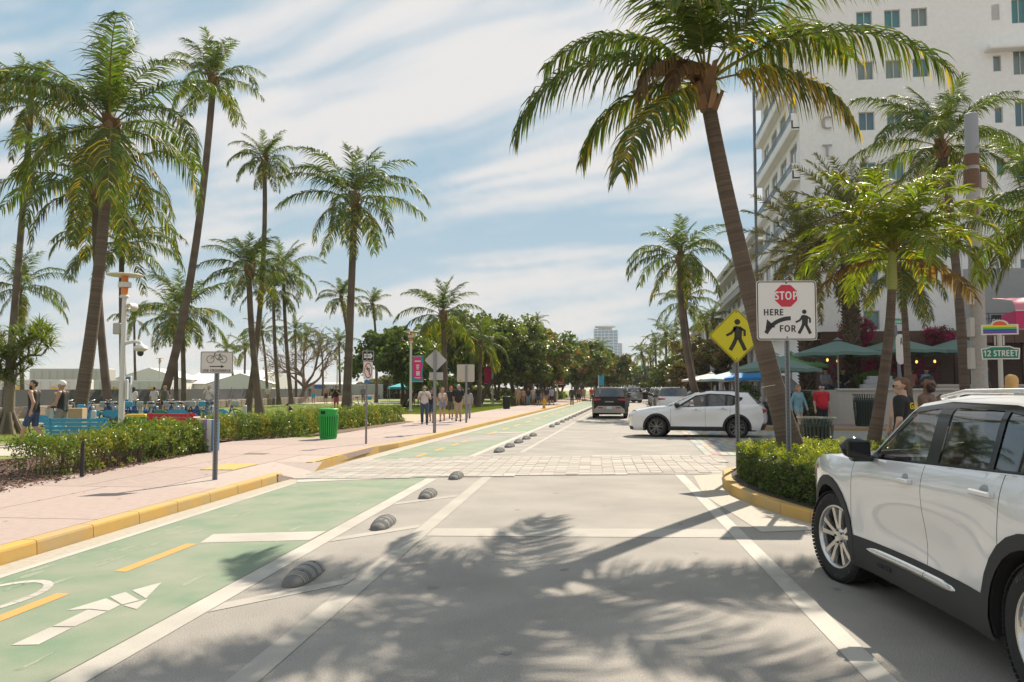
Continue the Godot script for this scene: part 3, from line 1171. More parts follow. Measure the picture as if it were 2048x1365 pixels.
func make_palms() -> void:
	var g := "coconut palms of the park"
	var h := "palms along the hotel side"
	# base x, distance, middle x, middle height, crown x, crown height, reach of the crown, radius, near, fronds, label, group
	var rows := [
		[-14.58, 27.5, -13.98, 5.34, -13.74, 10.45, 3.61, 0.302, true, 25, "big coconut palm with ringed trunk rising in front of the turquoise bench", g],
		[-19.02, 39.0, -19.66, 4.94, -20.12, 11.10, 3.92, 0.285, false, 25, "coconut palm leaning left just behind the big palm by the bench", g],
		[-28.34, 46.0, -27.84, 10.06, -27.47, 17.70, 2.95, 0.280, false, 25, "tall coconut palm with curved trunk at the left edge of the picture", g],
		[-19.68, 45.5, -17.97, 7.72, -16.92, 18.96, 2.77, 0.347, false, 25, "tallest park palm, its trunk sweeping up to the right behind the rental bicycles", g],
		[-16.72, 52.0, -15.95, 8.58, -15.95, 16.18, 2.03, 0.254, false, 25, "very tall slim palm whose trunk crosses the darker palm on the lawn", g],
		[-15.47, 50.5, -16.08, 5.27, -16.30, 8.85, 2.83, 0.308, false, 25, "dark trunked palm on the lawn leaning against the tall slim one", g],
		[-21.18, 79.0, -21.81, 6.32, -22.20, 12.88, 3.47, 0.289, false, 20, "slim palm with high crown by the stone wall, right of a lower twin", g],
		[-21.82, 77.0, -22.34, 6.21, -22.51, 10.70, 2.82, 0.258, false, 20, "slim palm with low crown by the stone wall, left of a taller twin", g],
		[-11.00, 54.5, -10.80, 6.23, -10.59, 14.15, 4.15, 0.399, false, 25, "tall full palm standing alone on the lawn behind the green bin", g],
		[-15.37, 78.0, -15.62, 5.79, -16.34, 10.19, 2.28, 0.214, false, 20, "far small palm with bent trunk partly behind the tall lone palm", g],
		[-14.56, 88.0, -14.62, 6.31, -15.03, 10.52, 2.04, 0.215, false, 20, "far small palm right of the tall lone palm", g],
		[-23.61, 50.0, -23.90, 6.47, -24.01, 10.48, 3.51, 0.274, false, 25, "palm with wide crown directly behind the near white lamp post", g],
		[-45.74, 100.0, -46.05, 5.11, -46.24, 10.00, 2.56, 0.244, false, 16, "small distant palm seen below the security camera", g],
		[-23.93, 60.0, -24.08, 3.75, -24.23, 7.12, 3.48, 0.274, false, 20, "full palm above the white tents beside the sweeping trunk", g],
		[-27.00, 66.0, -27.09, 3.95, -27.41, 7.18, 2.82, 0.262, false, 20, "smaller palm tucked behind the full one above the white tents", g],
		[-39.77, 118.0, -40.44, 5.00, -41.19, 6.80, 2.88, 0.252, false, 16, "small distant palm over the use crosswalk sign", g],
		[-36.58, 112.0, -36.52, 4.15, -36.51, 6.89, 2.60, 0.239, false, 16, "small distant palm between the bicycle sign and the crossed trunks", g],
		[-24.96, 95.0, -25.09, 4.94, -25.20, 8.13, 2.32, 0.203, false, 16, "distant palm rising behind the bare branched tree, left one", g],
		[-27.46, 108.0, -27.47, 5.38, -27.18, 8.02, 2.24, 0.198, false, 16, "distant palm rising behind the middle of the bare branched tree", g],
		[-25.36, 110.0, -25.42, 4.78, -25.79, 7.47, 2.55, 0.201, false, 16, "distant palm rising behind the right side of the bare tree", g],
		[-20.92, 100.0, -21.03, 3.89, -21.13, 6.94, 2.20, 0.213, false, 16, "distant thin palm just left of the tall lone palm's trunk", g],
		[-36.90, 62.0, -37.16, 4.57, -37.39, 9.14, 3.21, 0.227, false, 20, "far palm behind the spiky screw pine at the left edge", g],
		[-29.74, 100.0, -30.13, 5.11, -30.61, 8.29, 2.56, 0.244, false, 16, "distant palm seen between the slim twin trunks and the crossed pair", g],
		[-4.89, 60.0, -4.98, 4.48, -5.07, 6.87, 3.00, 0.311, false, 20, "yellowing palm standing in front of the sea grape trees", g],
		[-2.69, 66.0, -2.57, 3.15, -2.50, 5.16, 2.50, 0.241, false, 20, "shorter palm in front of the sea grapes, right of the yellowing one", g],
		[4.50, 88.0, 4.34, 2.02, 4.08, 3.90, 2.25, 0.268, false, 20, "low palm with a yellow hanging frond at the edge of the sea grapes", g],
		[4.93, 150.0, 4.85, 8.65, 4.68, 13.70, 2.01, 0.229, false, 16, "distant palm top rising above the sea grape crowns", g],
		[17.69, 170.0, 17.82, 5.42, 17.85, 9.37, 3.11, 0.259, false, 16, "distant palm in front of the blue glass tower", g],
		[12.95, 160.0, 12.87, 5.21, 12.80, 9.60, 2.15, 0.244, false, 16, "distant palm top at the far end of the sea grape row", g],
		[11.49, 50.0, 10.57, 4.63, 10.32, 9.55, 2.99, 0.305, false, 25, "bright full palm over the parked cars beyond the white crossover", h],
		[13.98, 62.0, 13.47, 4.57, 13.06, 8.18, 2.34, 0.227, false, 20, "lower palm beside the bright full one, trunks side by side", h],
		[18.95, 95.0, 18.82, 3.78, 18.68, 6.68, 2.43, 0.261, false, 16, "yellowish street palm behind the two side by side trunks", h],
		[19.54, 110.0, 19.38, 4.11, 19.21, 7.13, 2.41, 0.235, false, 16, "yellowish street palm farther along the row of parked cars", h],
		[20.68, 125.0, 20.27, 4.44, 19.76, 6.88, 2.29, 0.229, false, 16, "slim street palm nearest the traffic signal on the hotel side", h],
		[19.80, 105.0, 19.78, 4.00, 19.76, 8.49, 2.56, 0.256, false, 16, "street palm rising between the yellowish ones on the hotel side", h],
		[21.67, 90.0, 21.54, 6.42, 21.35, 8.62, 2.20, 0.220, false, 16, "thin palm in front of the low white hotel, left of two", h],
		[21.30, 85.0, 21.12, 5.64, 20.85, 8.76, 1.87, 0.181, false, 20, "thin palm in front of the low white hotel, right of two", h],
		[14.37, 26.0, 14.21, 5.14, 13.84, 9.35, 2.38, 0.206, true, 25, "coconut palm in front of the hotel wall beside the grey utility pole", h],
		[10.16, 21.0, 10.11, 3.19, 10.00, 4.67, 1.54, 0.128, true, 25, "slim palm just behind the green crownshaft palm on the corner", h],
		[10.56, 15.5, 10.41, 3.37, 10.32, 4.90, 1.80, 0.142, true, 25, "yellow green palm reaching in from the right edge of the picture", h],
		[23.00, 135.0, 22.88, 4.66, 22.73, 6.72, 2.14, 0.247, false, 16, "farthest small street palm on the hotel side", h],
	]
	var k := 0
	for r in rows:
		k += 1
		var turn := 0.0
		palm("palm_tree", r[10], V(r[0], 0.12, r[1]), V(r[2], r[3], r[1] + turn), V(r[4], r[5], r[1] + turn), r[6], r[7], r[8], r[9], 300 + k * 13, r[11])
	make_hero_palm()
	make_crownshaft_palm()
	make_date_palm(V(16.18, 0.4, 39.0), V(16.12, 9.3, 39.0), "date palm with thick rough trunk on the restaurant terrace, right of two", 51)
	make_date_palm(V(14.76, 0.4, 41.0), V(14.59, 8.5, 41.0), "date palm with drooping grey crown by the hotel corner, left of two", 52)

func make_hero_palm() -> void:
	var base := V(5.05, 0.12, 14.5)
	var top := V(3.50, 7.05, 14.5)
	var o := thing("palm_tree", "large coconut palm leaning over the road from the hedged planter", "palm tree", base, 0.0, "palms along the hotel side")
	part(o, "trunk", trunk_mesh(Vector3.ZERO, V(4.10, 3.95, 14.5) - base, top - base, 0.185, 0.125, true, 5, 1.9), trunk_mat())
	var at := top - base
	part(o, "crown_base", boot_mesh(0.19, 3), leaf_mat("husk", 0.95, lin(0.2, 0.12, 0.05)), Transform3D(Basis.IDENTITY, at))
	# wire strap round the trunk
	var b := MB.new()
	var ring := []
	for q in 17:
		ring.append(Vector3(cos(TAU * q / 16) * 0.165, 0.03 * sin(TAU * q / 16 + 1.0), sin(TAU * q / 16) * 0.165))
	b.tube(ring, [0.006], 5, false)
	part(o, "strap", b.done(), mat(0.55, 0.5, 0.42, 0.5), Transform3D(Basis.IDENTITY, V(4.58, 1.73, 14.5) - base))
	# heading (0 = to the right, 90 = away from the camera), start angle, droop, length, leaflet length, age, style
	var fr := [
		[184, 26, 108, 3.8, 0.9, 0.02, 0], [3, 36, 88, 4.4, 0.9, 0.06, 0], [335, 8, 84, 2.7, 0.85, 0.5, 0], [222, -22, 46, 3.1, 0.85, 0.3, 0],
		[168, 4, 84, 2.6, 0.7, 0.12, 0], [252, 46, 100, 2.9, 0.8, 0.03, 0], [24, 50, 84, 4.0, 0.9, 0.12, 0], [150, 52, 96, 3.4, 0.85, 0.03, 0],
		[222, 60, 104, 3.3, 0.85, 0.02, 0], [318, 56, 100, 3.2, 0.85, 0.03, 0], [92, 40, 92, 3.6, 0.85, 0.08, 0],
		[285, 76, 66, 3.2, 0.85, 0.0, 0], [45, 78, 60, 3.6, 0.85, 0.0, 0], [190, 80, 58, 3.3, 0.85, 0.0, 0],
		[228, 30, 128, 1.3, 0.4, 1.0, 3], [205, 34, 132, 1.7, 0.5, 0.7, 3]]
	for k in fr.size():
		var f: Array = fr[k]
		var m := frond(f[3] * 1.1, f[1], f[2], 140, f[4] * 1.3, 1.3 if f[1] < 55 else 0.85, 0.042, f[5], f[6], 900 + k * 3)
		part(o, "frond", m, frond_mat(), Transform3D(Basis(Vector3.UP, deg_to_rad(f[0])), at + Vector3(0, 0.15, 0)))

# a smaller palm with a smooth green shaft under its arching crown
func make_crownshaft_palm() -> void:
	var base := V(6.45, 0.12, 15.0)
	var top := V(6.99, 3.55, 15.0)
	var o := thing("palm_tree", "small palm with smooth green crownshaft arching over the white car", "palm tree", base, 0.0, "palms along the hotel side")
	part(o, "trunk", trunk_mesh(Vector3.ZERO, V(6.82, 2.0, 15.0) - base, top - base, 0.13, 0.075, true, 6, 1.3), trunk_mat())
	var b := MB.new()
	b.lathe([Vector2(0.078, -0.05), Vector2(0.095, 0.08), Vector2(0.085, 0.35), Vector2(0.06, 0.65), Vector2(0.03, 0.8)], 12)
	part(o, "crownshaft", b.done(), grain(0.30, 0.33, 0.075, 0.45, 2.0, 0.25), Transform3D(Basis(Vector3.BACK, -0.03), top - base))
	var at := top - base + Vector3(0.03, 0.62, 0)
	var rng := RandomNumberGenerator.new()
	rng.seed = 8
	for k in 25:
		var u := k / 24.0
		var e := lerpf(82, 18, u)
		var dead := k > 20
		var m := frond(2.1 * rng.randf_range(0.9, 1.1), e, lerpf(70, 120, u), 72, 0.52, 0.6, 0.040, 0.02 + u * 0.06, 2, 1500 + k)
		part(o, "frond", m, frond_mat(), Transform3D(Basis(Vector3.UP, k * 2.39996 + 0.6), at))
		if dead and k == 24:
			m = frond(1.9, 0, 60, 60, 0.6, 1.0, 0.04, 1.0, 3, 1540)
			part(o, "frond", m, frond_mat(), Transform3D(Basis(Vector3.UP, 0.15), at + Vector3(0, -0.1, 0)))
			part(o, "frond", m, frond_mat(), Transform3D(Basis(Vector3.UP, 2.9).scaled(Vector3.ONE * 0.8), at + Vector3(0, -0.1, 0)))

func make_date_palm(base: Vector3, top: Vector3, label: String, sd: int) -> void:
	var rng := RandomNumberGenerator.new()
	rng.seed = sd
	var o := thing("palm_tree", label, "palm tree", base, 0.0, "date palms on the terrace")
	var b := MB.new()
	# rough trunk of old leaf bases
	var len := top.y - base.y
	b.col = Color(0.13, 0.095, 0.065)
	b.tube([Vector3.ZERO, Vector3(0, len, 0)], [0.36, 0.30], 12, false)
	var rows := int(len / 0.16)
	for q in rows:
		for s in 11:
			var a := TAU * (s + 0.5 * (q % 2)) / 11.0 + rng.randf_range(-0.08, 0.08)
			var g := rng.randf_range(0.6, 1.3)
			b.col = Color(0.15 * g, 0.105 * g, 0.07 * g)
			var out := Vector3(cos(a), 0, sin(a))
			var y := q * 0.16
			var w := out.cross(Vector3.UP) * 0.09
			var p := out * 0.33 + Vector3(0, y, 0)
			var tip := out * rng.randf_range(0.44, 0.5) + Vector3(0, y + 0.17, 0)
			b.tri(p - w, tip, p + w)
			b.tri(p - w, out * 0.32 + Vector3(0, y + 0.2, 0) - w * 0.6, tip)
			b.tri(tip, out * 0.32 + Vector3(0, y + 0.2, 0) + w * 0.6, p + w)
	part(o, "trunk", b.done(), trunk_mat())
	for k in 38:
		var u := k / 37.0
		var band := int(u * 5.99)
		var key := "date%d" % band
		if not cache.has(key):
			cache[key] = frond(4.0, lerpf(80, -35, band / 5.0), lerpf(45, 62, band / 5.0), 84, 0.55, 0.2, 0.045, 0.06 * band, 1, 2000 + band)
		part(o, "frond", cache[key], frond_mat(), Transform3D(Basis(Vector3.UP, k * 2.39996).scaled(Vector3.ONE * rng.randf_range(0.9, 1.15)), Vector3(0, len, 0)))

# ---------------------------------------------------------------- broad leaves
func leaf_cluster(key: String, count: int, radius: float, size: float, round_leaf: bool, sd: int) -> ArrayMesh:
	if cache.has(key):
		return cache[key]
	var rng := RandomNumberGenerator.new()
	rng.seed = sd
	var b := MB.new()
	for k in count:
		var d := Vector3(rng.randfn(), rng.randfn(), rng.randfn()).normalized()
		var o := d * radius * pow(rng.randf(), 0.5)
		var nrm := (d + Vector3(rng.randfn(), rng.randfn() + 0.8, rng.randfn()) * 0.55).normalized()
		var x := nrm.cross(Vector3(rng.randfn(), rng.randfn(), rng.randfn())).normalized()
		var y := nrm.cross(x)
		var s := size * rng.randf_range(0.7, 1.25)
		var g := rng.randf_range(0.78, 1.22)
		b.col = Color(g, g, g)
		var cup := nrm * s * 0.12
		if round_leaf:
			var ring := []
			for q in 6:
				ring.append(o + (x * cos(TAU * q / 6) + y * sin(TAU * q / 6)) * s * 0.5 + cup)
			b.quad(ring[0], ring[1], ring[2], o)
			b.quad(o, ring[2], ring[3], ring[4])
			b.quad(ring[0], o, ring[4], ring[5])
		else:
			b.tri(o - x * s * 0.5, o + y * s * 0.22 + cup, o + x * s * 0.5)
			b.tri(o - x * s * 0.5, o + x * s * 0.5, o - y * s * 0.22 + cup)
	cache[key] = b.done()
	return cache[key]

func green_mat(key: String, rough: float) -> StandardMaterial3D:
	return leaf_mat(key, rough, lin(0.75, 0.8, 0.2))

func limb(b: MB, p: Vector3, d: Vector3, len: float, r: float, depth: int, rng: RandomNumberGenerator, tips: Array, spread: float, rise: float) -> void:
	var pts := [p]
	var rad := [r]
	var dd := d
	for k in 4:
		dd = (dd + Vector3(rng.randfn(), rng.randfn() * 0.6 + rise, rng.randfn()) * 0.16).normalized()
		pts.append(pts[k] + dd * len / 4.0)
		rad.append(r * (1.0 - 0.11 * (k + 1)))
	b.tube(pts, rad, 7 if depth > 2 else 4, false)
	var e: Vector3 = pts[4]
	if depth <= 0:
		tips.append(e)
		return
	if depth <= 2:
		tips.append(pts[2])
	for k in (3 if depth > 2 else 2):
		var ax := Vector3(rng.randfn(), rng.randfn() * 0.3, rng.randfn()).normalized()
		limb(b, e, dd.rotated(ax, rng.randf_range(0.3, 1.0) * spread).normalized(), len * rng.randf_range(0.62, 0.86), r * 0.58, depth - 1, rng, tips, spread, rise)

func bark_mat() -> StandardMaterial3D:
	return grain(0.16, 0.115, 0.085, 0.95, 1.6, 0.5, 1.0, 0.03, false, true, 12)

# a low spreading tree of round leaves: several stems, clumps of foliage round the limb ends
func broad_tree(called: String, label: String, base: Vector3, wide: float, high: float, lean: Vector3, sd: int, tones: Array, group: String, clumps := 900, leaf := 0.24) -> void:
	var rng := RandomNumberGenerator.new()
	rng.seed = sd
	var o := thing(called, label, "tree", base, 0.0, group)
	var b := MB.new()
	var tips := []
	for k in 3:
		var d := (Vector3(rng.randfn() * 0.45, 1.0, rng.randfn() * 0.45) + lean).normalized()
		limb(b, Vector3(rng.randfn() * 0.35, -0.1, rng.randfn() * 0.35), d, high * 0.34, high * 0.032, 3, rng, tips, 0.95, 0.15)
	part(o, "trunk", b.done(), bark_mat())
	var mesh := leaf_cluster("sea%d" % int(leaf * 100), 12, 0.34, leaf, true, 5)
	var places := []
	var tints := []
	var blobs := []
	for q in 26:
		var a := rng.randf() * TAU
		var rr := sqrt(rng.randf())
		var y := high * (0.62 + 0.30 * sqrt(maxf(0.0, 1.0 - rr * rr)) * rng.randf_range(0.4, 1.0)) - rr * high * 0.14
		blobs.append([Vector3(cos(a) * rr * wide, y, sin(a) * rr * wide) + lean * high * 0.35, rng.randf_range(0.16, 0.30) * wide])
	for q in tips:
		blobs.append([q, 0.18 * wide])
	for q in clumps:
		var bl: Array = blobs[rng.randi() % blobs.size()]
		var d := Vector3(rng.randfn(), rng.randfn() * 0.8, rng.randfn()).normalized()
		var p: Vector3 = bl[0] + d * bl[1] * pow(rng.randf(), 0.35)
		if p.y < high * 0.26 or p.y > high:
			continue
		places.append(Transform3D(Basis.from_euler(Vector3(rng.randf() * TAU, rng.randf() * TAU, rng.randf() * TAU)).scaled(Vector3.ONE * rng.randf_range(0.7, 1.3)), p))
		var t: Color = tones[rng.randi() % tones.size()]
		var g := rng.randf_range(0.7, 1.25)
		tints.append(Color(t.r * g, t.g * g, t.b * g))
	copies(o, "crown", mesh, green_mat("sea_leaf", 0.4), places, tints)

func make_trees() -> void:
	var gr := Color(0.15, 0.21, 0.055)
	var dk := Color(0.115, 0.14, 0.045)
	var ol := Color(0.23, 0.25, 0.06)
	var rd := Color(0.38, 0.17, 0.06)
	var br := Color(0.29, 0.165, 0.075)
	var g := "sea grape trees between park and street"
	broad_tree("sea_grape_tree", "sea grape tree with leaning dark trunk behind the pink banner", V(-8.3, 0.1, 66), 3.7, 6.6, Vector3(-0.25, 0, 0.1), 31, [dk, gr, gr, gr], g, 1500)
	broad_tree("sea_grape_tree", "tallest sea grape tree behind the yellowing palm", V(-3.6, 0.1, 76), 4.9, 9.6, Vector3(0.05, 0, 0), 32, [gr, gr, dk, gr, ol], g, 2100)
	broad_tree("sea_grape_tree", "reddish leaved sea grape tree right of the tallest one", V(0.6, 0.1, 84), 4.4, 9.0, Vector3(0.05, 0, 0), 33, [rd, br, ol, gr, gr, gr, dk, gr], g, 1900)
	broad_tree("sea_grape_tree", "green sea grape tree behind the crowd on the pavement", V(4.6, 0.1, 96), 4.5, 8.7, Vector3(0.0, 0, 0), 34, [gr, gr, ol, dk, gr, br], g, 1800)
	broad_tree("sea_grape_tree", "sea grape tree farther on behind the turquoise banner", V(9.2, 0.1, 112), 4.6, 8.2, Vector3(0.0, 0, 0), 35, [ol, gr, br, gr, dk], g, 1500, 0.30)
	broad_tree("sea_grape_tree", "sea grape tree left of the blue glass tower", V(14.3, 0.1, 132), 4.8, 8.0, Vector3(0.0, 0, 0), 36, [gr, gr, br, gr], g, 1300, 0.32)
	broad_tree("sea_grape_tree", "last tree of the sea grape row under the glass tower", V(19.6, 0.1, 158), 5.2, 7.6, Vector3(0.0, 0, 0), 37, [gr, ol, gr], g, 1200, 0.36)
	broad_tree("street_tree", "dark round tree just below the glass tower", V(30.0, 0.1, 215), 7.0, 8.5, Vector3(0.0, 0, 0), 38, [gr, dk, ol], "trees far along the street", 1100, 0.5)
	broad_tree("street_tree", "round tree left of the far traffic signals", V(38.0, 0.1, 285), 8.5, 9.5, Vector3(0.0, 0, 0), 42, [gr, dk, ol], "trees far along the street", 900, 0.6)
	broad_tree("street_tree", "yellow green tree right of the far traffic signals", V(41.0, 0.1, 235), 5.0, 8.0, Vector3(0.0, 0, 0), 43, [ol, Color(0.2, 0.16, 0.03), gr], "trees far along the street", 900, 0.5)
	broad_tree("street_tree", "bushy tree behind the far parked cars on the hotel side", V(24.5, 0.1, 125), 3.6, 6.4, Vector3(0.0, 0, 0), 39, [ol, gr, ol, Color(0.2, 0.16, 0.03)], "trees on the hotel side", 1100, 0.28)
	broad_tree("street_tree", "dry brownish tree behind the yellow crossing sign", V(21.2, 0.1, 82), 3.2, 7.6, Vector3(0.0, 0, 0), 40, [br, br, ol, dk], "trees on the hotel side", 1500, 0.2)
	broad_tree("street_tree", "green shrubby tree beside the far café umbrellas", V(18.9, 0.1, 92), 3.0, 5.4, Vector3(0.0, 0, 0), 41, [gr, ol, ol], "trees on the hotel side", 900, 0.24)
	# more of the wood's depth behind the first row
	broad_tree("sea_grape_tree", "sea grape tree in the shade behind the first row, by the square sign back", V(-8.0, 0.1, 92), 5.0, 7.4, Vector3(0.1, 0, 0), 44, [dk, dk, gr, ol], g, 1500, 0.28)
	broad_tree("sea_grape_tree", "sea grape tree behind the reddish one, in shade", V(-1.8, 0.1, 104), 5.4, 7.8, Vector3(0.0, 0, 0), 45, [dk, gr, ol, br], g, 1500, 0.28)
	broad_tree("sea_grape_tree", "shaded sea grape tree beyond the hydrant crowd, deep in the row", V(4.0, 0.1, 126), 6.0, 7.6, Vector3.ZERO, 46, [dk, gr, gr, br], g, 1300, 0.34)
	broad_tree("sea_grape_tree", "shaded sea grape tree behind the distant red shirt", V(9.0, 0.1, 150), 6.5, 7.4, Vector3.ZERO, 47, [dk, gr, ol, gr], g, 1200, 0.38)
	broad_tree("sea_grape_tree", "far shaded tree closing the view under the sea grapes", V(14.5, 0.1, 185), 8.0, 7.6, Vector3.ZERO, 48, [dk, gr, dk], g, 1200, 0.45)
	make_bare_tree()
	make_screw_pine()
	# dune scrub behind the wall
	var rng := RandomNumberGenerator.new()
	rng.seed = 6
	var mesh := leaf_cluster("scrub", 14, 0.6, 0.5, true, 6)
	var places := []
	var tints := []
	for k in 1500:
		var x := rng.randf_range(-24.0, 6.0)
		var hgt := 2.6 * exp(-pow((x + 15.0) / 7.0, 2.0)) + 1.1
		places.append(Transform3D(Basis.from_euler(Vector3(rng.randf() * 6, rng.randf() * 6, rng.randf() * 6)), V(x, rng.randf() * hgt, rng.randf_range(118, 126))))
		var q := rng.randf_range(0.7, 1.3)
		tints.append(Color(0.13 * q, 0.125 * q, 0.05 * q))
	var o := copies(self, "scrub", mesh, green_mat("sea_leaf", 0.4), places, tints)
	o.set_meta("label", "low olive dune scrub beyond the park wall")
	o.set_meta("category", "scrub")

func make_bare_tree() -> void:
	var rng := RandomNumberGenerator.new()
	rng.seed = 19
	var o := thing("bare_tree", "nearly bare branching tree with dry brown twigs on the lawn", "tree", V(-22.9, 0.1, 88.5))
	var b := MB.new()
	var tips := []
	limb(b, Vector3(0, -0.1, 0), Vector3(0.25, 1, 0).normalized(), 2.0, 0.36, 0, rng, tips, 1.0, 0.2)
	var e: Vector3 = tips[0]
	tips = []
	for k in 5:
		var a := TAU * k / 5.0 + 0.3
		limb(b, e, Vector3(cos(a) * 1.0, 0.75, sin(a)).normalized(), 2.1, 0.19, 4, rng, tips, 0.75, 0.1)
	part(o, "trunk", b.done(), grain(0.20, 0.135, 0.10, 0.95, 1.2, 0.4))
	var places := []
	var tints := []
	for k in 620:
		var p: Vector3 = tips[rng.randi() % tips.size()]
		if p.x > 2.2 and rng.randf() < 0.75:
			continue
		places.append(Transform3D(Basis.from_euler(Vector3(rng.randf() * 6, rng.randf() * 6, rng.randf() * 6)).scaled(Vector3.ONE * 0.8), p + Vector3(rng.randfn(), rng.randfn(), rng.randfn()) * 0.28))
		var g := rng.randf_range(0.6, 1.3)
		tints.append(Color(0.23 * g, 0.135 * g, 0.09 * g))
	copies(o, "twigs", leaf_cluster("dry", 9, 0.3, 0.17, false, 9), green_mat("dry_leaf", 0.8), places, tints)

func make_screw_pine() -> void:
	var rng := RandomNumberGenerator.new()
	rng.seed = 23
	var o := thing("screw_pine", "spiky screw pine with stilt roots at the left edge", "tree", V(-17.3, 0.12, 28.2))
	var b := MB.new()
	var tips := []
	b.tube([Vector3(0, 0, 0), Vector3(0.05, 1.4, 0), Vector3(0, 3.0, 0)], [0.22, 0.17, 0.12], 10)
	for k in 9:
		var a := TAU * k / 9.0
		b.tube([Vector3(cos(a) * 0.55, -0.05, sin(a) * 0.55), Vector3(cos(a) * 0.3, 0.45, sin(a) * 0.3), Vector3(cos(a) * 0.1, 0.95, sin(a) * 0.1)], [0.07, 0.06, 0.04], 6)
	for k in 11:
		var a := TAU * k / 5.5 + 0.2
		limb(b, Vector3(0, 1.5 + 0.14 * k, 0), Vector3(cos(a), rng.randf_range(0.4, 1.0), sin(a)).normalized(), rng.randf_range(0.55, 0.9), 0.07, 2, rng, tips, 1.1, 0.3)
	part(o, "trunk", b.done(), grain(0.24, 0.19, 0.14, 0.95, 1.5, 0.4))
	var ros := MB.new()
	for k in 26:
		var a := k * 2.39996
		var el := lerpf(1.35, -0.15, k / 25.0)
		var d := Vector3(cos(a) * cos(el), sin(el), sin(a) * cos(el))
		var w := d.cross(Vector3.UP).normalized() * 0.022
		var g := rng.randf_range(0.7, 1.25)
		ros.col = Color(0.15 * g, 0.19 * g, 0.045 * g)
		var L := rng.randf_range(0.5, 0.75)
		var p1 := d * L * 0.55
		var p2 := p1 + (d + Vector3(0, -0.75, 0)).normalized() * L * 0.5
		ros.quad(-w, p1 - w, p1 + w, w)
		ros.tri(p1 - w, p2, p1 + w)
	var mesh := ros.done()
	for p: Vector3 in tips:
		part(o, "leaf_tuft", mesh, frond_mat(), Transform3D(Basis.from_euler(Vector3(rng.randf_range(-0.5, 0.5), rng.randf() * TAU, rng.randf_range(-0.5, 0.5))).scaled(Vector3.ONE * rng.randf_range(0.75, 1.05)), p))

# ---------------------------------------------------------------- hedges
func loose_hedge(label: String, line: Array, wide: float, high: float, count: int, leaf: float, sd: int, sparse: bool) -> void:
	var rng := RandomNumberGenerator.new()
	rng.seed = sd
	var o := thing("hedge", label, "hedge", line[0], 0.0, "park hedges")
	var total := 0.0
	for k in line.size() - 1:
		total += line[k].distance_to(line[k + 1])
	var b := MB.new()
	var places := []
	var tints := []
	var nz := FastNoiseLite.new()
	nz.seed = sd
	nz.frequency = 0.6
	for k in count:
		var s := rng.randf() * total
		var q := 0
		while q < line.size() - 2 and s > line[q].distance_to(line[q + 1]):
			s -= line[q].distance_to(line[q + 1])
			q += 1
		var a: Vector3 = line[q]
		var d: Vector3 = line[q + 1]
		var dir := (d - a).normalized()
		var side := Vector3(-dir.z, 0, dir.x)
		var c := a + dir * s
		var y := rng.randf()
		y = 1.0 - y * y if sparse else 1.0 - y * 0.97
		var top := high * (1.0 + 0.22 * nz.get_noise_2d(c.x * 2.0, c.z * 2.0))
		var x := rng.randf_range(-1, 1)
		if not sparse and rng.randf() < 0.6:
			x = signf(x) * rng.randf_range(0.75, 1.0)
		var p: Vector3 = c + side * x * wide * 0.5 * (1.0 - 0.25 * y * y) + Vector3(0, y * top, 0) - line[0]
		if sparse and y < 0.55 and rng.randf() < 0.72:
			continue
		places.append(Transform3D(Basis.from_euler(Vector3(rng.randf() * 6, rng.randf() * 6, rng.randf() * 6)).scaled(Vector3.ONE * rng.randf_range(0.7, 1.25)), p))
		var g := rng.randf_range(0.7, 1.3)
		var yel := clampf(nz.get_noise_2d(c.x * 3.0 + 40.0, c.z * 3.0) * 2.2 + 0.2, 0.0, 1.0) * rng.randf()
		tints.append(Color(lerpf(0.165, 0.48, yel) * g, lerpf(0.235, 0.36, yel) * g, 0.05 * g))
	copies(o, "foliage", leaf_cluster("hedge%d" % int(leaf * 1000), 11, 0.11, leaf, false, 3), green_mat("hedge_leaf", 0.35), places, tints)
	for k in int(total * (26 if sparse else 10)):
		var s := rng.randf() * total
		var q := 0
		while q < line.size() - 2 and s > line[q].distance_to(line[q + 1]):
			s -= line[q].distance_to(line[q + 1])
			q += 1
		var dir: Vector3 = (line[q + 1] - line[q]).normalized()
		var c: Vector3 = line[q] + dir * s + Vector3(-dir.z, 0, dir.x) * rng.randf_range(-0.3, 0.3) * wide - line[0]
		var e := c + Vector3(rng.randfn() * 0.14, high * rng.randf_range(0.6, 0.9), rng.randfn() * 0.14)
		b.tube([c, c.lerp(e, 0.5) + Vector3(rng.randfn(), 0, rng.randfn()) * 0.04, e], [0.012, 0.008, 0.004], 4, false)
	part(o, "stems", b.done(), grain(0.22, 0.15, 0.10, 0.95, 2.0, 0.4)).set_meta("kind", "stuff")

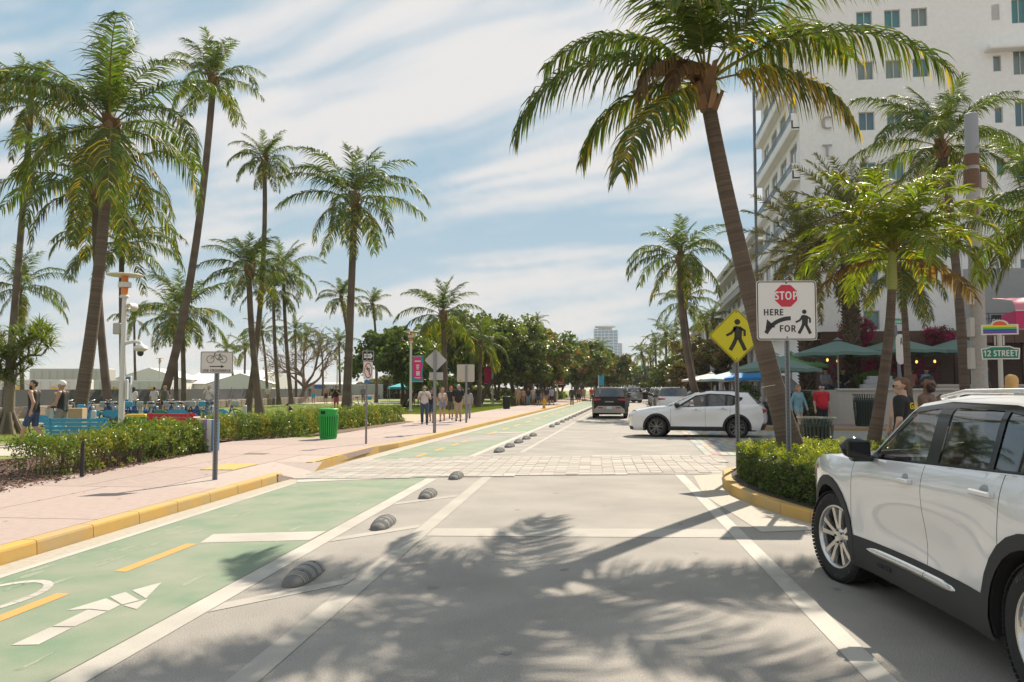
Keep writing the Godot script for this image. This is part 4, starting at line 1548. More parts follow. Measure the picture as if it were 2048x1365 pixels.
func make_hedges() -> void:
	loose_hedge("leggy hedge with bare stems on the mulch bed beside the pavement", [S(13.1, -9.6, 0.14), S(15.5, -9.6, 0.16), S(18.8, -9.7, 0.16)], 1.05, 0.64, 1300, 0.085, 71, true)
	loose_hedge("fuller end of the hedge next to the striped planter wall", [S(17.0, -10.1, 0.15), S(19.4, -10.0, 0.15)], 1.4, 0.78, 800, 0.09, 72, false)
	loose_hedge("long leafy hedge behind the bright green bin", [S(22.4, -11.4, 0.14), S(24.6, -10.15, 0.15), S(36.2, -9.9, 0.15)], 1.1, 0.72, 2900, 0.095, 73, false)
	loose_hedge("low dark hedge along the far pavement past the crowd", [S(70, -9.8, 0.12), S(122, -9.9, 0.12)], 1.8, 0.95, 1500, 0.2, 75, false)
	# clipped hedge on the corner planter
	var rng := RandomNumberGenerator.new()
	rng.seed = 74
	var outline := [[10.55, 2.98], [11.4, 2.72], [12.3, 2.52], [13.4, 2.42], [14.4, 2.46], [15.2, 2.60], [15.8, 2.85], [16.15, 3.6], [16.1, 5.6], [10.3, 5.6]]
	var o := thing("hedge", "clipped box hedge on the yellow kerbed corner round the leaning palm", "hedge", S(13.2, 3.6, 0.14))
	var org := o.position
	var poly := PackedVector2Array()
	for q in outline:
		var s := S(q[0], q[1])
		poly.append(Vector2(s.x, -s.z))
	var soil := MB.new()
	poly_on_road(soil, [[10.4, 2.85], [11.41, 2.62], [12.33, 2.42], [13.45, 2.3], [14.44, 2.34], [15.3, 2.47], [16.0, 2.65], [16.5, 3.6], [16.4, 5.9], [10.1, 5.9]], 0.165)
	struct("soil", soil.done(), grain(0.10, 0.07, 0.05, 0.95, 1.4, 0.5, 1.0, 0.05))
	var inset: PackedVector2Array = Geometry2D.offset_polygon(poly, -0.10)[0]
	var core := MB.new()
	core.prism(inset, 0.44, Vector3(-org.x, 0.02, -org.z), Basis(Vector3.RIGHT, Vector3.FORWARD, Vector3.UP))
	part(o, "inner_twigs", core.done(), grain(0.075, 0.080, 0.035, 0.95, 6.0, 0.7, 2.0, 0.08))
	var places := []
	var tints := []
	var mid := Vector2.ZERO
	for p in poly:
		mid += p / poly.size()
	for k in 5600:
		var p := Vector2.ZERO
		var y := 0.0
		var topside := k < 3300
		if topside:
			p = Vector2(rng.randf_range(mid.x - 3.2, mid.x + 3.2), rng.randf_range(mid.y - 3.6, mid.y + 3.6))
			if not Geometry2D.is_point_in_polygon(p, poly):
				continue
			y = 0.545 + rng.randfn() * 0.022
		else:
			var e := rng.randi() % poly.size()
			p = poly[e].lerp(poly[(e + 1) % poly.size()], rng.randf())
			if rng.randf() > poly[e].distance_to(poly[(e + 1) % poly.size()]) / 2.2:
				continue
			p = p + (mid - p).normalized() * (0.03 + absf(rng.randfn()) * 0.03)
			y = rng.randf_range(0.02, 0.54)
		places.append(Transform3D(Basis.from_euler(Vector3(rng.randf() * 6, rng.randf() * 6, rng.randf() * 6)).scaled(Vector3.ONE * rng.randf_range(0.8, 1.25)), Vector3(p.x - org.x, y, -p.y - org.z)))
		var g := rng.randf_range(0.7, 1.3)
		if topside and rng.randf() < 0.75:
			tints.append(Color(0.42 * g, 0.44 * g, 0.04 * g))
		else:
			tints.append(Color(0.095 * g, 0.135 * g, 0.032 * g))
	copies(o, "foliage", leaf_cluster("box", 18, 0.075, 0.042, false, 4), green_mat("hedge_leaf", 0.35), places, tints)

# ---------------------------------------------------------------- cars: x forward, y up, z to the right, origin on the ground between the axles
class Shape:
	var w0 := 0.95        # half width at the shoulder
	var belt := 1.15      # window sill height at x = 0
	var rise := 0.03      # how much it climbs per metre towards the rear
	var xf := 2.2
	var xr := -2.2
	var wb := 2.7
	var rt := 0.35        # tyre radius
	var tumble := 0.30
	var roof := 1.65
	var taper_f := 0.16
	var taper_r := 0.13
	var side := 1.0
	var bow_f := 0.22
	var bow_r := 0.16
	var scallop := 0.03

	func width(x: float, y: float) -> float:
		var w := w0
		var u := clampf((x - wb * 0.42) / (xf - wb * 0.42), 0.0, 1.0)
		w -= taper_f * u * u * (0.55 + 0.45 * u)
		u = clampf((-x - wb * 0.40) / (-xr - wb * 0.40), 0.0, 1.0)
		w -= taper_r * u * u * (0.5 + 0.5 * u)
		var b := belt - rise * x
		if y < 0.42:
			w -= 0.10 * pow((0.42 - y) / 0.3, 2.0)
		if y < b:
			# shoulder rolls in to the sill, the doors are hollowed low down between the wheels
			var t := clampf((y - (b - 0.17)) / 0.17, 0.0, 1.0)
			w -= 0.035 * t * t
			var mid := clampf(1.0 - absf(x) / (wb * 0.36), 0.0, 1.0)
			mid = mid * mid * (3.0 - 2.0 * mid)
			var v := (y - (b * 0.52)) / (b * 0.20)
			w -= scallop * mid * exp(-v * v)
			v = (y - b * 0.80) / (b * 0.16)
			w += 0.012 * exp(-v * v)
		else:
			w -= 0.035 + (y - b) * tumble
			var e := clampf((y - (roof - 0.16)) / 0.16, 0.0, 1.2)
			w -= 0.10 * e * e
		# swollen wheel arches
		for ax in [wb * 0.5, -wb * 0.5]:
			var d := Vector2(x - ax, y - rt).length()
			if d < rt * 2.4 and y < b:
				var q := (d - rt * 1.2) / (rt * 0.55)
				w += 0.026 * exp(-q * q)
		return w

	func on_side(p: Vector2) -> Vector3:
		return Vector3(p.x, p.y, side * width(p.x, p.y))

# a patch of a curved surface: the outline (cut by holes) is split on a grid and bent onto fn
func patch(b: MB, musts: Array, holes: Array, cell: float, fn: Callable, off: float, hub: Vector3) -> void:
	var box := Rect2(musts[0][0], Vector2.ZERO)
	for p in musts[0]:
		box = box.expand(p)
	var nx := maxi(1, int(ceil(box.size.x / cell)))
	var ny := maxi(1, int(ceil(box.size.y / cell)))
	var sx := box.size.x / nx
	var sy := box.size.y / ny
	var memo := {}
	for ix in nx:
		for iy in ny:
			var o := box.position + Vector2(ix * sx, iy * sy)
			var pieces := [PackedVector2Array([o, o + Vector2(sx, 0), o + Vector2(sx, sy), o + Vector2(0, sy)])]
			for m in musts:
				var nxt := []
				for pc in pieces:
					nxt.append_array(Geometry2D.intersect_polygons(pc, m))
				pieces = nxt
			for hl in holes:
				var nxt := []
				for pc in pieces:
					nxt.append_array(Geometry2D.clip_polygons(pc, hl))
				pieces = nxt
			for pc: PackedVector2Array in pieces:
				var t := Geometry2D.triangulate_polygon(pc)
				if t.is_empty():
					continue
				var ids := []
				for p in pc:
					var key := Vector2i(int(round(p.x * 20000.0)), int(round(p.y * 20000.0)))
					if not memo.has(key):
						var q: Vector3 = fn.call(p)
						var du: Vector3 = fn.call(p + Vector2(0.004, 0)) - fn.call(p - Vector2(0.004, 0))
						var dv: Vector3 = fn.call(p + Vector2(0, 0.004)) - fn.call(p - Vector2(0, 0.004))
						var nn := du.cross(dv).normalized()
						if nn.dot(q - hub) < 0:
							nn = -nn
						memo[key] = b.v.size()
						b.v.append(b.xf * (q + nn * off))
						b.n.append(b.xf.basis * nn)
						b.c.append(b.col)
					ids.append(memo[key])
				for k in range(0, t.size(), 3):
					var i0: int = ids[t[k]]
					var i1: int = ids[t[k + 1]]
					var i2: int = ids[t[k + 2]]
					if (b.v[i2] - b.v[i0]).cross(b.v[i1] - b.v[i0]).dot(b.n[i0]) < 0:
						var z := i1
						i1 = i2
						i2 = z
					b.i.append(i0); b.i.append(i1); b.i.append(i2)

func disc(o: Vector2, r: float, k := 28) -> PackedVector2Array:
	var p := PackedVector2Array()
	for q in k:
		p.append(o + Vector2(cos(TAU * q / k), sin(TAU * q / k)) * r)
	return p

func poly(a: Array) -> PackedVector2Array:
	var p := PackedVector2Array()
	for q in range(0, a.size(), 2):
		p.append(Vector2(a[q], a[q + 1]))
	return p

func rect(x0: float, y0: float, x1: float, y1: float) -> PackedVector2Array:
	return PackedVector2Array([Vector2(x0, y0), Vector2(x1, y0), Vector2(x1, y1), Vector2(x0, y1)])

func paint(r: float, g: float, b: float) -> StandardMaterial3D:
	var key := "paint%.2f%.2f%.2f" % [r, g, b]
	if mats.has(key):
		return mats[key]
	var m := StandardMaterial3D.new()
	m.albedo_color = lin(r, g, b)
	m.roughness = 0.28
	m.metallic = 0.15
	if r > 0.1:
		m.clearcoat_enabled = true
		m.clearcoat = 1.0
		m.clearcoat_roughness = 0.03
	else:
		m.metallic_specular = 0.35
	mats[key] = m
	return m

# tyre, rim and spokes; outer face towards +z
func wheel(parent: Node3D, at: Transform3D, r: float, wide: float, rim_r: float, spokes: int, twin: bool, rim_mat: Material, detail: bool) -> Node3D:
	var o := sub(parent, "wheel", at)
	var key := "wheel%.2f%d%s%s" % [r, spokes, twin, detail]
	var turn := Basis(Vector3.RIGHT, PI * 0.5)
	if not cache.has(key):
		var n := 44 if detail else 20
		var h := wide * 0.5
		var b := MB.new()
		b.lathe([Vector2(rim_r - 0.01, -h * 0.80), Vector2(rim_r + 0.012, -h * 0.9), Vector2(rim_r + (r - rim_r) * 0.5, -h), Vector2(r - 0.028, -h * 0.93), Vector2(r - 0.006, -h * 0.78), Vector2(r, -h * 0.5), Vector2(r, h * 0.5), Vector2(r - 0.006, h * 0.78), Vector2(r - 0.028, h * 0.93), Vector2(rim_r + (r - rim_r) * 0.5, h), Vector2(rim_r + 0.012, h * 0.9), Vector2(rim_r - 0.01, h * 0.80)], n, Vector3.ZERO, turn)
		if detail:
			# tread blocks
			for k in 72:
				var a := TAU * k / 72.0
				for z in [-0.36, -0.12, 0.12, 0.36]:
					b.box(Vector3(cos(a) * (r + 0.001), sin(a) * (r + 0.001), z * wide), Vector3(0.008, r * 0.066, wide * 0.2), Basis(Vector3.BACK, a))
		cache[key + "t"] = b.done()
		b = MB.new()
		# rim flange and barrel
		b.lathe([Vector2(rim_r - 0.035, -h * 0.85), Vector2(rim_r - 0.04, h * 0.3), Vector2(rim_r - 0.022, h * 0.62), Vector2(rim_r - 0.018, h * 0.86), Vector2(rim_r, h * 0.9), Vector2(rim_r + 0.004, h * 0.84)], n, Vector3.ZERO, turn)
		# hub
		b.lathe([Vector2(0.085, h * 0.3), Vector2(0.082, h * 0.60), Vector2(0.06, h * 0.68), Vector2(0.001, h * 0.70)], 20, Vector3.ZERO, turn)
		cache[key + "r"] = b.done()
		b = MB.new()
		var r0 := 0.045
		var r1 := rim_r - 0.02
		for side in ([-1.0, 1.0] if twin else [0.0]):
			var a0: float = side * 0.16
			var a1: float = side * 0.235
			var w0 := 0.026 if twin else 0.04
			var w1 := 0.028 if twin else 0.05
			var d0 := Vector3(cos(a0), sin(a0), 0)
			var d1 := Vector3(cos(a1), sin(a1), 0)
			var p0 := d0 * r0 + Vector3(0, 0, h * 0.62)
			var p1 := d1 * r1 + Vector3(0, 0, h * 0.78)
			var t := (p1 - p0).normalized()
			var w := t.cross(Vector3.BACK).normalized()
			var rows := []
			for e in [[p0, w0], [p0.lerp(p1, 0.5) + Vector3(0, 0, 0.004), (w0 + w1) * 0.42], [p1, w1]]:
				rows.append([e[0] - w * e[1] - Vector3(0, 0, 0.035), e[0] - w * e[1] * 0.75, e[0] + w * e[1] * 0.75, e[0] + w * e[1] - Vector3(0, 0, 0.035)])
			for q in 2:
				for s in 3:
					b.quad(rows[q][s], rows[q + 1][s], rows[q + 1][s + 1], rows[q][s + 1])
		cache[key + "s"] = b.done()
		b = MB.new()
		b.lathe([Vector2(0.001, -h * 0.2), Vector2(rim_r - 0.07, -h * 0.2), Vector2(rim_r - 0.07, 0.0), Vector2(0.001, 0.0)], 20, Vector3.ZERO, turn)
		cache[key + "d"] = b.done()
		b = MB.new()
		for k in 5:
			var a := TAU * (k + 0.5) / 5.0
			b.lathe([Vector2(0.011, h * 0.6), Vector2(0.011, h * 0.74), Vector2(0.001, h * 0.75)], 6, Vector3(cos(a) * 0.055, sin(a) * 0.055, 0), turn)
		cache[key + "n"] = b.done()
		cache[key] = true
	var rubber := grain(0.020, 0.019, 0.018, 0.8, 6.0, 0.35, 0.15, 0.05, false, false)
	part(o, "tyre", cache[key + "t"], rubber)
	part(o, "rim", cache[key + "r"], rim_mat)
	part(o, "brake_disc", cache[key + "d"], mat(0.06, 0.06, 0.06, 0.5, 0.6))
	for k in spokes:
		part(o, "spoke", cache[key + "s"], rim_mat, Transform3D(Basis(Vector3.BACK, TAU * k / spokes + 0.31), Vector3.ZERO))
	if detail:
		part(o, "wheel_nuts", cache[key + "n"], mat(0.12, 0.12, 0.12, 0.4, 0.8))
	return o

func text_mesh(s: String, high: float, deep := 0.004, font := "Droid Sans", bold := true) -> TextMesh:
	var key := "txt%s%.4f%.4f%s%s" % [s, high, deep, font, bold]
	if cache.has(key):
		return cache[key]
	var t := TextMesh.new()
	var f := SystemFont.new()
	f.font_names = PackedStringArray([font])
	f.font_weight = 700 if bold else 400
	t.font = f
	t.font_size = 48
	t.pixel_size = high / (48.0 * 0.715)
	t.depth = deep
	t.curve_step = 2.0
	t.text = s
	cache[key] = t
	return t

# spec: see the calls below
func car(called: String, label: String, category: String, at: Vector3, turn: float, c: Dictionary, group := "") -> Node3D:
	var o := thing(called, label, category, at, turn, group)
	var ck: String = c.get("key", "")
	var sh := Shape.new()
	for k in ["w0", "belt", "rise", "xf", "xr", "wb", "rt", "roof", "tumble", "scallop", "taper_f", "taper_r", "bow_f", "bow_r"]:
		if c.has(k):
			sh.set(k, c[k])
	var cell: float = c.get("cell", 0.12)
	var sil: PackedVector2Array = c.sil
	var body: Material = c.paint
	var black := mat(0.012, 0.012, 0.013, 0.12)
	var plastic := grain(0.035, 0.034, 0.033, 0.75, 5.0, 0.2, 0.05, 0.06, false, false)
	var dark := mat(0.010, 0.010, 0.010, 0.9)
	var hub := Vector3(0, 0.7, 0)
	var ra: float = sh.rt + c.get("arch", 0.065)
	var wells := [disc(Vector2(sh.wb * 0.5, sh.rt), ra), disc(Vector2(-sh.wb * 0.5, sh.rt), ra)]
	var lip: float = c.get("lip", 0.07)
	var lips := [disc(Vector2(sh.wb * 0.5, sh.rt), ra + lip), disc(Vector2(-sh.wb * 0.5, sh.rt), ra + lip)]
	var clad_y: float = c.get("clad", 0.46)
	var bl := func(x: float) -> float: return sh.belt - sh.rise * x
	var under := PackedVector2Array([Vector2(sh.xr - 0.2, 0.0), Vector2(sh.xf + 0.2, 0.0), Vector2(sh.xf + 0.2, bl.call(sh.xf + 0.2)), Vector2(sh.xr - 0.2, bl.call(sh.xr - 0.2))])
	var above := PackedVector2Array([Vector2(sh.xr - 0.2, bl.call(sh.xr - 0.2)), Vector2(sh.xf + 0.2, bl.call(sh.xf + 0.2)), Vector2(sh.xf + 0.2, 3.0), Vector2(sh.xr - 0.2, 3.0)])
	var sills := rect(-sh.wb * 0.5, 0.0, sh.wb * 0.5, clad_y)
	var g: Array = c.glass
	var trim: PackedVector2Array = c.trim
	var d1: float = c.door_f
	var d2: float = c.door_m
	var d3: float = c.door_r
	var gap := 0.0035
	var tint: Material = c.get("tint", glass(0.015, 0.02, 0.02, 0.55))
	var tint_f: Material = c.get("tint_f", tint)
	for s in [-1.0, 1.0]:
		sh.side = s
		var fn := sh.on_side
		var mk := func(nm: String, musts: Array, holes: Array, m: Material, off := 0.0) -> void:
			var key := "car%s%s%s%d" % [ck, nm, s, musts[0].size()]
			if ck == "" or not cache.has(key):
				var b := MB.new()
				patch(b, musts, holes, cell, fn, off, hub)
				cache[key] = b.done()
			if cache[key].get_surface_count():
				part(o, nm.get_slice("/", 0), cache[key], m)
		var solid: Array = wells + lips + [sills]
		mk.call("front_fender", [rect(d1 + gap, 0.0, sh.xf + 0.1, 3.0), under, sil], solid + c.get("cut_f", []), body)
		mk.call("front_door", [rect(d2 + gap, 0.0, d1 - gap, 3.0), under, sil], solid, body)
		mk.call("rear_door", [rect(d3 + gap, 0.0, d2 - gap, 3.0), under, sil], solid, body)
		mk.call("quarter_panel", [rect(sh.xr - 0.1, 0.0, d3 - gap, 3.0), under, sil], solid + c.get("cut_r", []), body)
		mk.call("roof_side", [rect(sh.xr - 0.1, 0.0, sh.xf, 3.0), above, sil], [trim], body)
		mk.call("window_trim", [trim, sil], g, black, 0.001)
		for k in g.size():
			mk.call("side_window/%d" % k, [g[k]], [], tint_f if k == 0 else tint, -0.006)
		mk.call("wheel_arch/f", [lips[0], sil], [wells[0]], c.get("lip_mat", plastic), 0.008)
		mk.call("wheel_arch/r", [lips[1], sil], [wells[1]], c.get("lip_mat", plastic), 0.008)
		mk.call("sill_cladding", [sills, sil], lips, c.get("lip_mat", plastic), 0.006)
		mk.call("inner_shell", [under, sil], wells, dark, -0.022)
		# wheel housings
		for ax in [sh.wb * 0.5, -sh.wb * 0.5]:
			var key := "well%s%d%d" % [ck, s, int(ax > 0)]
			if ck == "" or not cache.has(key):
				var b := MB.new()
				var rows := []
				for k in 17:
					var a := lerpf(-0.25, PI + 0.25, k / 16.0)
					var p := Vector2(ax + cos(a) * (ra + 0.004), sh.rt + sin(a) * (ra + 0.004))
					rows.append([Vector3(p.x, p.y, s * (sh.width(p.x, p.y) - 0.004)), Vector3(p.x, p.y, s * (sh.w0 - 0.36))])
				b.grid(rows)
				b.lathe([Vector2(0.001, 0), Vector2(ra, 0)], 20, Vector3(ax, sh.rt, s * (sh.w0 - 0.36)), Basis(Vector3.RIGHT, PI * 0.5))
				cache[key] = b.done()
			part(o, "wheel_housing", cache[key], dark)
		for hx: Array in c.get("handles", []):
			var b := MB.new()
			var p := sh.on_side(Vector2(hx[0], hx[1]))
			b.cbox(p + Vector3(0, 0, s * 0.032), Vector3(0.23, 0.034, 0.022), 0.008, Basis(Vector3.UP, 0.0))
			b.cbox(p + Vector3(0.095, 0, s * 0.014), Vector3(0.03, 0.03, 0.03), 0.006)
			b.cbox(p + Vector3(-0.085, 0, s * 0.014), Vector3(0.05, 0.034, 0.03), 0.006)
			var hd := part(o, "door_handle", b.done(), body)
			b = MB.new()
			b.col = Color(1, 1, 1)
			b.ball(p + Vector3(0.01, 0, -s * 0.010), Vector3(0.062, 0.05, 0.014), 6, 14)
			part(hd, "handle_recess", b.done(), mat(0.30, 0.30, 0.30, 0.3))
		# mirror
		var mp: Array = c.get("mirror", [])
		if mp.size():
			var b := MB.new()
			var p := sh.on_side(Vector2(mp[0], mp[1]))
			b.ball(p + Vector3(0.03, 0.085, s * 0.13), Vector3(0.085, 0.085, 0.115), 8, 14)
			b.cbox(p + Vector3(0.03, 0.005, s * 0.08), Vector3(0.10, 0.05, 0.17), 0.015)
			var mo := part(o, "mirror", b.done(), c.get("mirror_mat", black))
			b = MB.new()
			b.cbox(p + Vector3(-0.05, 0.085, s * 0.13), Vector3(0.03, 0.13, 0.18), 0.012)
			part(mo, "mirror_frame", b.done(), black)
		# rails along the roof
		if c.has("rail"):
			var b := MB.new()
			var rl: Array = c.rail
			var pts := []
			for k in 13:
				var u := k / 12.0
				var x := lerpf(rl[0], rl[1], u)
				var lift: float = rl[3] * minf(1.0, 6.0 * minf(u, 1.0 - u))
				pts.append(Vector3(x, rl[2] + lift - 0.02 * absf(u - 0.5), s * rl[4]))
			b.tube(pts, [0.017], 8)
			for u in [0.12, 0.5, 0.88]:
				var q: Vector3 = pts[int(u * 12)]
				b.cbox(q - Vector3(0, rl[3] * 0.5, 0), Vector3(0.12, rl[3], 0.022), 0.005)
			part(o, "roof_rail", b.done(), c.get("rail_mat", mat(0.62, 0.62, 0.60, 0.28, 0.9)))
		var wt := Basis.IDENTITY if s > 0 else Basis(Vector3.UP, PI)
		for ax in [sh.wb * 0.5, -sh.wb * 0.5]:
			var st: float = c.get("steer", 0.0) if ax > 0 else 0.0
			wheel(o, Transform3D(Basis(Vector3.UP, st) * wt, Vector3(ax, sh.rt, s * (sh.w0 - c.get("tyre_w", 0.24) * 0.5 - 0.005))), sh.rt, c.get("tyre_w", 0.24), c.get("rim_r", sh.rt - 0.105), c.get("spokes", 5), c.get("twin", true), c.get("rim_mat", mat(0.5, 0.5, 0.5, 0.3, 0.9)), c.get("fine", false))
	# across the car: hood, windscreen, roof, rear window run along the silhouette's top
	var top: Array = c.top  # [part name, x0, y0, x1, y1, crown, bow0, bow1, material]
	sh.side = 1.0
	for t: Array in top:
		var key := "top%s%s" % [ck, t[0]]
		if ck == "" or not cache.has(key):
			var b := MB.new()
			var rows := []
			var nn := 8 if cell < 0.1 else 4
			for k in nn + 1:
				var u := float(k) / nn
				var x := lerpf(t[1], t[3], u)
				var y: float = lerpf(t[2], t[4], u) + t[9] * 4.0 * u * (1.0 - u)
				var w: float = sh.width(x, minf(y, sh.roof)) - (0.0 if t.size() < 11 else t[10])
				var row := []
				for q in 13:
					var z := q / 6.0 - 1.0
					row.append(Vector3(x + lerpf(t[6], t[7], u) * (1.0 - z * z), y + t[5] * (1.0 - pow(absf(z), 2.5)), z * w))
				rows.append(row)
			b.grid(rows)
			if b.n[nn * 6].y < 0:
				b = MB.new()
				b.flip = true
				b.grid(rows)
			cache[key] = b.done()
		part(o, t[0], cache[key], t[8])
	# front and rear faces
	for e in [1.0, -1.0]:
		var face: Array = c.front if e > 0 else c.rear
		var prof: Array = c.nose if e > 0 else c.tail  # [y, x] pairs, rising
		var bow: float = sh.bow_f if e > 0 else sh.bow_r
		var fn := func(p: Vector2) -> Vector3:
			var x: float = prof[0][1]
			for k in prof.size() - 1:
				if p.y >= prof[k][0]:
					var u: float = clampf((p.y - prof[k][0]) / (prof[k + 1][0] - prof[k][0]), 0.0, 1.0)
					x = lerpf(prof[k][1], prof[k + 1][1], u)
			var w := sh.width(x, p.y)
			return Vector3(x + e * bow * (1.0 - p.x * p.x), p.y, p.x * w)
		for f: Array in face:  # [name, outline in (share of half width, height), holes, material, offset]
			var key := "face%s%s%d%d" % [ck, f[0], e, face.find(f)]
			if ck == "" or not cache.has(key):
				var b := MB.new()
				patch(b, [f[1]], f[2], maxf(cell, 0.06) * 1.2, fn, f[4], Vector3(e * 0.5, 0.7, 0))
				cache[key] = b.done()
			part(o, f[0], cache[key], f[3])
	# floor, seats, dashboard
	var kx := "cabin%s" % ck
	if ck == "" or not cache.has(kx):
		var b := MB.new()
		b.box(Vector3(0, 0.30, 0), Vector3(sh.xf - sh.xr - 0.5, 0.16, sh.w0 * 2.0 - 0.75))
		b.box(Vector3(0, 0.55, 0), Vector3(sh.wb * 0.62, 0.36, sh.w0 * 2.0 - 0.3))
		b.cbox(Vector3(d1 * 0.72, sh.belt - 0.12, 0), Vector3(0.42, 0.24, sh.w0 * 1.75), 0.06)
		b.box(Vector3((sh.xf + d1) * 0.5, 0.6, 0), Vector3(sh.xf - d1 - 0.5, 0.4, sh.w0 * 1.0))
		b.box(Vector3((sh.xr + d3) * 0.5, 0.65, 0), Vector3(d3 - sh.xr - 0.4, 0.5, sh.w0 * 1.1))
		cache[kx] = b.done()
		b = MB.new()
		for sx in [d1 - 1.05, d2 - 0.75]:
			for z in [-0.38, 0.38]:
				b.cbox(Vector3(sx, sh.belt - 0.15, z), Vector3(0.16, 0.75, 0.48), 0.05, Basis(Vector3.BACK, 0.2))
				b.cbox(Vector3(sx - 0.10, sh.belt + 0.30, z), Vector3(0.09, 0.20, 0.26), 0.03, Basis(Vector3.BACK, 0.15))
		cache[kx + "s"] = b.done()
		b = MB.new()
		var ring := []
		for k in 21:
			ring.append(Vector3(d1 - 0.52, sh.belt - 0.06, -0.38) + Basis(Vector3.BACK, 0.45) * Vector3(0, cos(TAU * k / 20) * 0.19, sin(TAU * k / 20) * 0.19))
		b.tube(ring, [0.017], 6, false)
		cache[kx + "w"] = b.done()
	part(o, "cabin_floor", cache[kx], dark)
	part(o, "seats", cache[kx + "s"], mat(0.05, 0.048, 0.045, 0.8))
	part(o, "steering_wheel", cache[kx + "w"], mat(0.02, 0.02, 0.02, 0.5))
	return o

func make_near_suv() -> void:
	var white := paint(0.71, 0.70, 0.69)
	var black := mat(0.012, 0.012, 0.013, 0.10)
	var plastic := grain(0.035, 0.034, 0.033, 0.75, 5.0, 0.2, 0.05, 0.06, false, false)
	var chrome := mat(0.75, 0.74, 0.72, 0.12, 1.0)
	var lamp := mat(0.45, 0.02, 0.015, 0.15)
	var silver := mat(0.62, 0.61, 0.59, 0.22, 0.95)
	var clear := glass(0.5, 0.5, 0.5, 0.25)
	var sil := poly([2.30, 0.24, 2.36, 0.5, 2.36, 0.80, 2.28, 0.98, 1.9, 1.075, 1.02, 1.165, 0.66, 1.20, 0.10, 1.585, -0.4, 1.65, -1.2, 1.655, -1.95, 1.62, -2.2, 1.575, -2.42, 1.2, -2.48, 0.9, -2.48, 0.5, -2.38, 0.26])
	var w_scr := glass(0.02, 0.03, 0.03, 0.25)
	var o := car("suv", "near white SUV with silver multi spoke wheels parked beside the hedge", "car", Vector3(3.775, 0, -5.80), PI * 0.5 - 0.028, {
		"sil": sil, "w0": 0.985, "belt": 1.165, "rise": 0.036, "xf": 2.36, "xr": -2.48, "wb": 3.0, "rt": 0.392, "roof": 1.66, "scallop": 0.038, "tumble": 0.27, "cell": 0.05, "fine": true,
		"paint": white, "arch": 0.062, "lip": 0.085, "clad": 0.50, "lip_mat": plastic, "door_f": 1.0, "door_m": -0.20, "door_r": -1.16,
		"trim": poly([0.74, 1.142, 0.60, 1.225, 0.12, 1.56, -0.28, 1.605, -1.05, 1.598, -1.62, 1.535, -1.70, 1.47, -1.42, 1.225]),
		"glass": [poly([0.60, 1.165, 0.53, 1.235, 0.10, 1.525, -0.22, 1.562, -0.195, 1.195]), poly([-0.36, 1.20, -0.385, 1.568, -0.98, 1.562, -0.965, 1.222]), poly([-1.02, 1.225, -1.04, 1.558, -1.56, 1.505, -1.63, 1.455, -1.40, 1.24])],
		"tint": glass(0.008, 0.010, 0.012, 0.80), "tint_f": glass(0.015, 0.022, 0.022, 0.5),
		"handles": [[0.03, 1.045], [-1.0, 1.085]], "mirror": [0.66, 1.14], "rail": [0.05, -1.85, 1.64, 0.04, 0.70], "rail_mat": mat(0.72, 0.71, 0.69, 0.25, 0.9),
		"tyre_w": 0.25, "rim_r": 0.272, "spokes": 5, "twin": true, "rim_mat": silver, "steer": 0.20,
		"top": [["hood", 2.28, 0.975, 1.02, 1.155, 0.035, 0.16, 0.10, white, 0.03], ["cowl", 1.02, 1.155, 0.78, 1.165, 0.035, 0.10, 0.10, black, 0.0], ["windscreen", 0.80, 1.16, 0.10, 1.58, 0.03, 0.10, 0.04, w_scr, 0.02], ["roof", 0.10, 1.582, -1.95, 1.618, 0.045, 0.04, -0.02, white, 0.045], ["spoiler", -1.95, 1.618, -2.24, 1.575, 0.045, -0.02, -0.06, white, 0.0], ["rear_window", -2.2, 1.57, -2.42, 1.18, 0.02, -0.05, -0.12, glass(0.01, 0.01, 0.012, 0.6), 0.0]],
		"nose": [[0.24, 2.30], [0.5, 2.36], [0.80, 2.36], [0.98, 2.28], [1.0, 2.28]], "tail": [[0.26, -2.38], [0.5, -2.48], [0.9, -2.48], [1.2, -2.42]],
		"front": [["front_bumper", rect(-1, 0.24, 1, 0.98), [rect(-0.62, 0.62, 0.62, 0.93), rect(-0.98, 0.78, -0.66, 0.95), rect(0.66, 0.78, 0.98, 0.95)], white, 0.0], ["grille", rect(-0.62, 0.62, 0.62, 0.93), [], black, -0.01], ["headlight", rect(-0.98, 0.78, -0.66, 0.95), [], clear, 0.0], ["headlight", rect(0.66, 0.78, 0.98, 0.95), [], clear, 0.0], ["front_skirt", rect(-0.9, 0.26, 0.9, 0.42), [], plastic, 0.01]],
		"rear": [["tailgate", rect(-1, 0.26, 1, 1.2), [], white, 0.0], ["rear_bumper", rect(-0.95, 0.28, 0.95, 0.55), [], plastic, 0.012], ["taillight", rect(-1, 0.95, -0.55, 1.1), [], lamp, 0.008], ["taillight", rect(0.55, 0.95, 1, 1.1), [], lamp, 0.008]],
	})
	# side lamps at the front corners, chrome strips and raised letters low on the doors
	var sh := Shape.new()
	for q in [["w0", 0.985], ["belt", 1.165], ["rise", 0.036], ["xf", 2.36], ["xr", -2.48], ["wb", 3.0], ["rt", 0.392], ["roof", 1.66], ["scallop", 0.038], ["tumble", 0.27]]:
		sh.set(q[0], q[1])
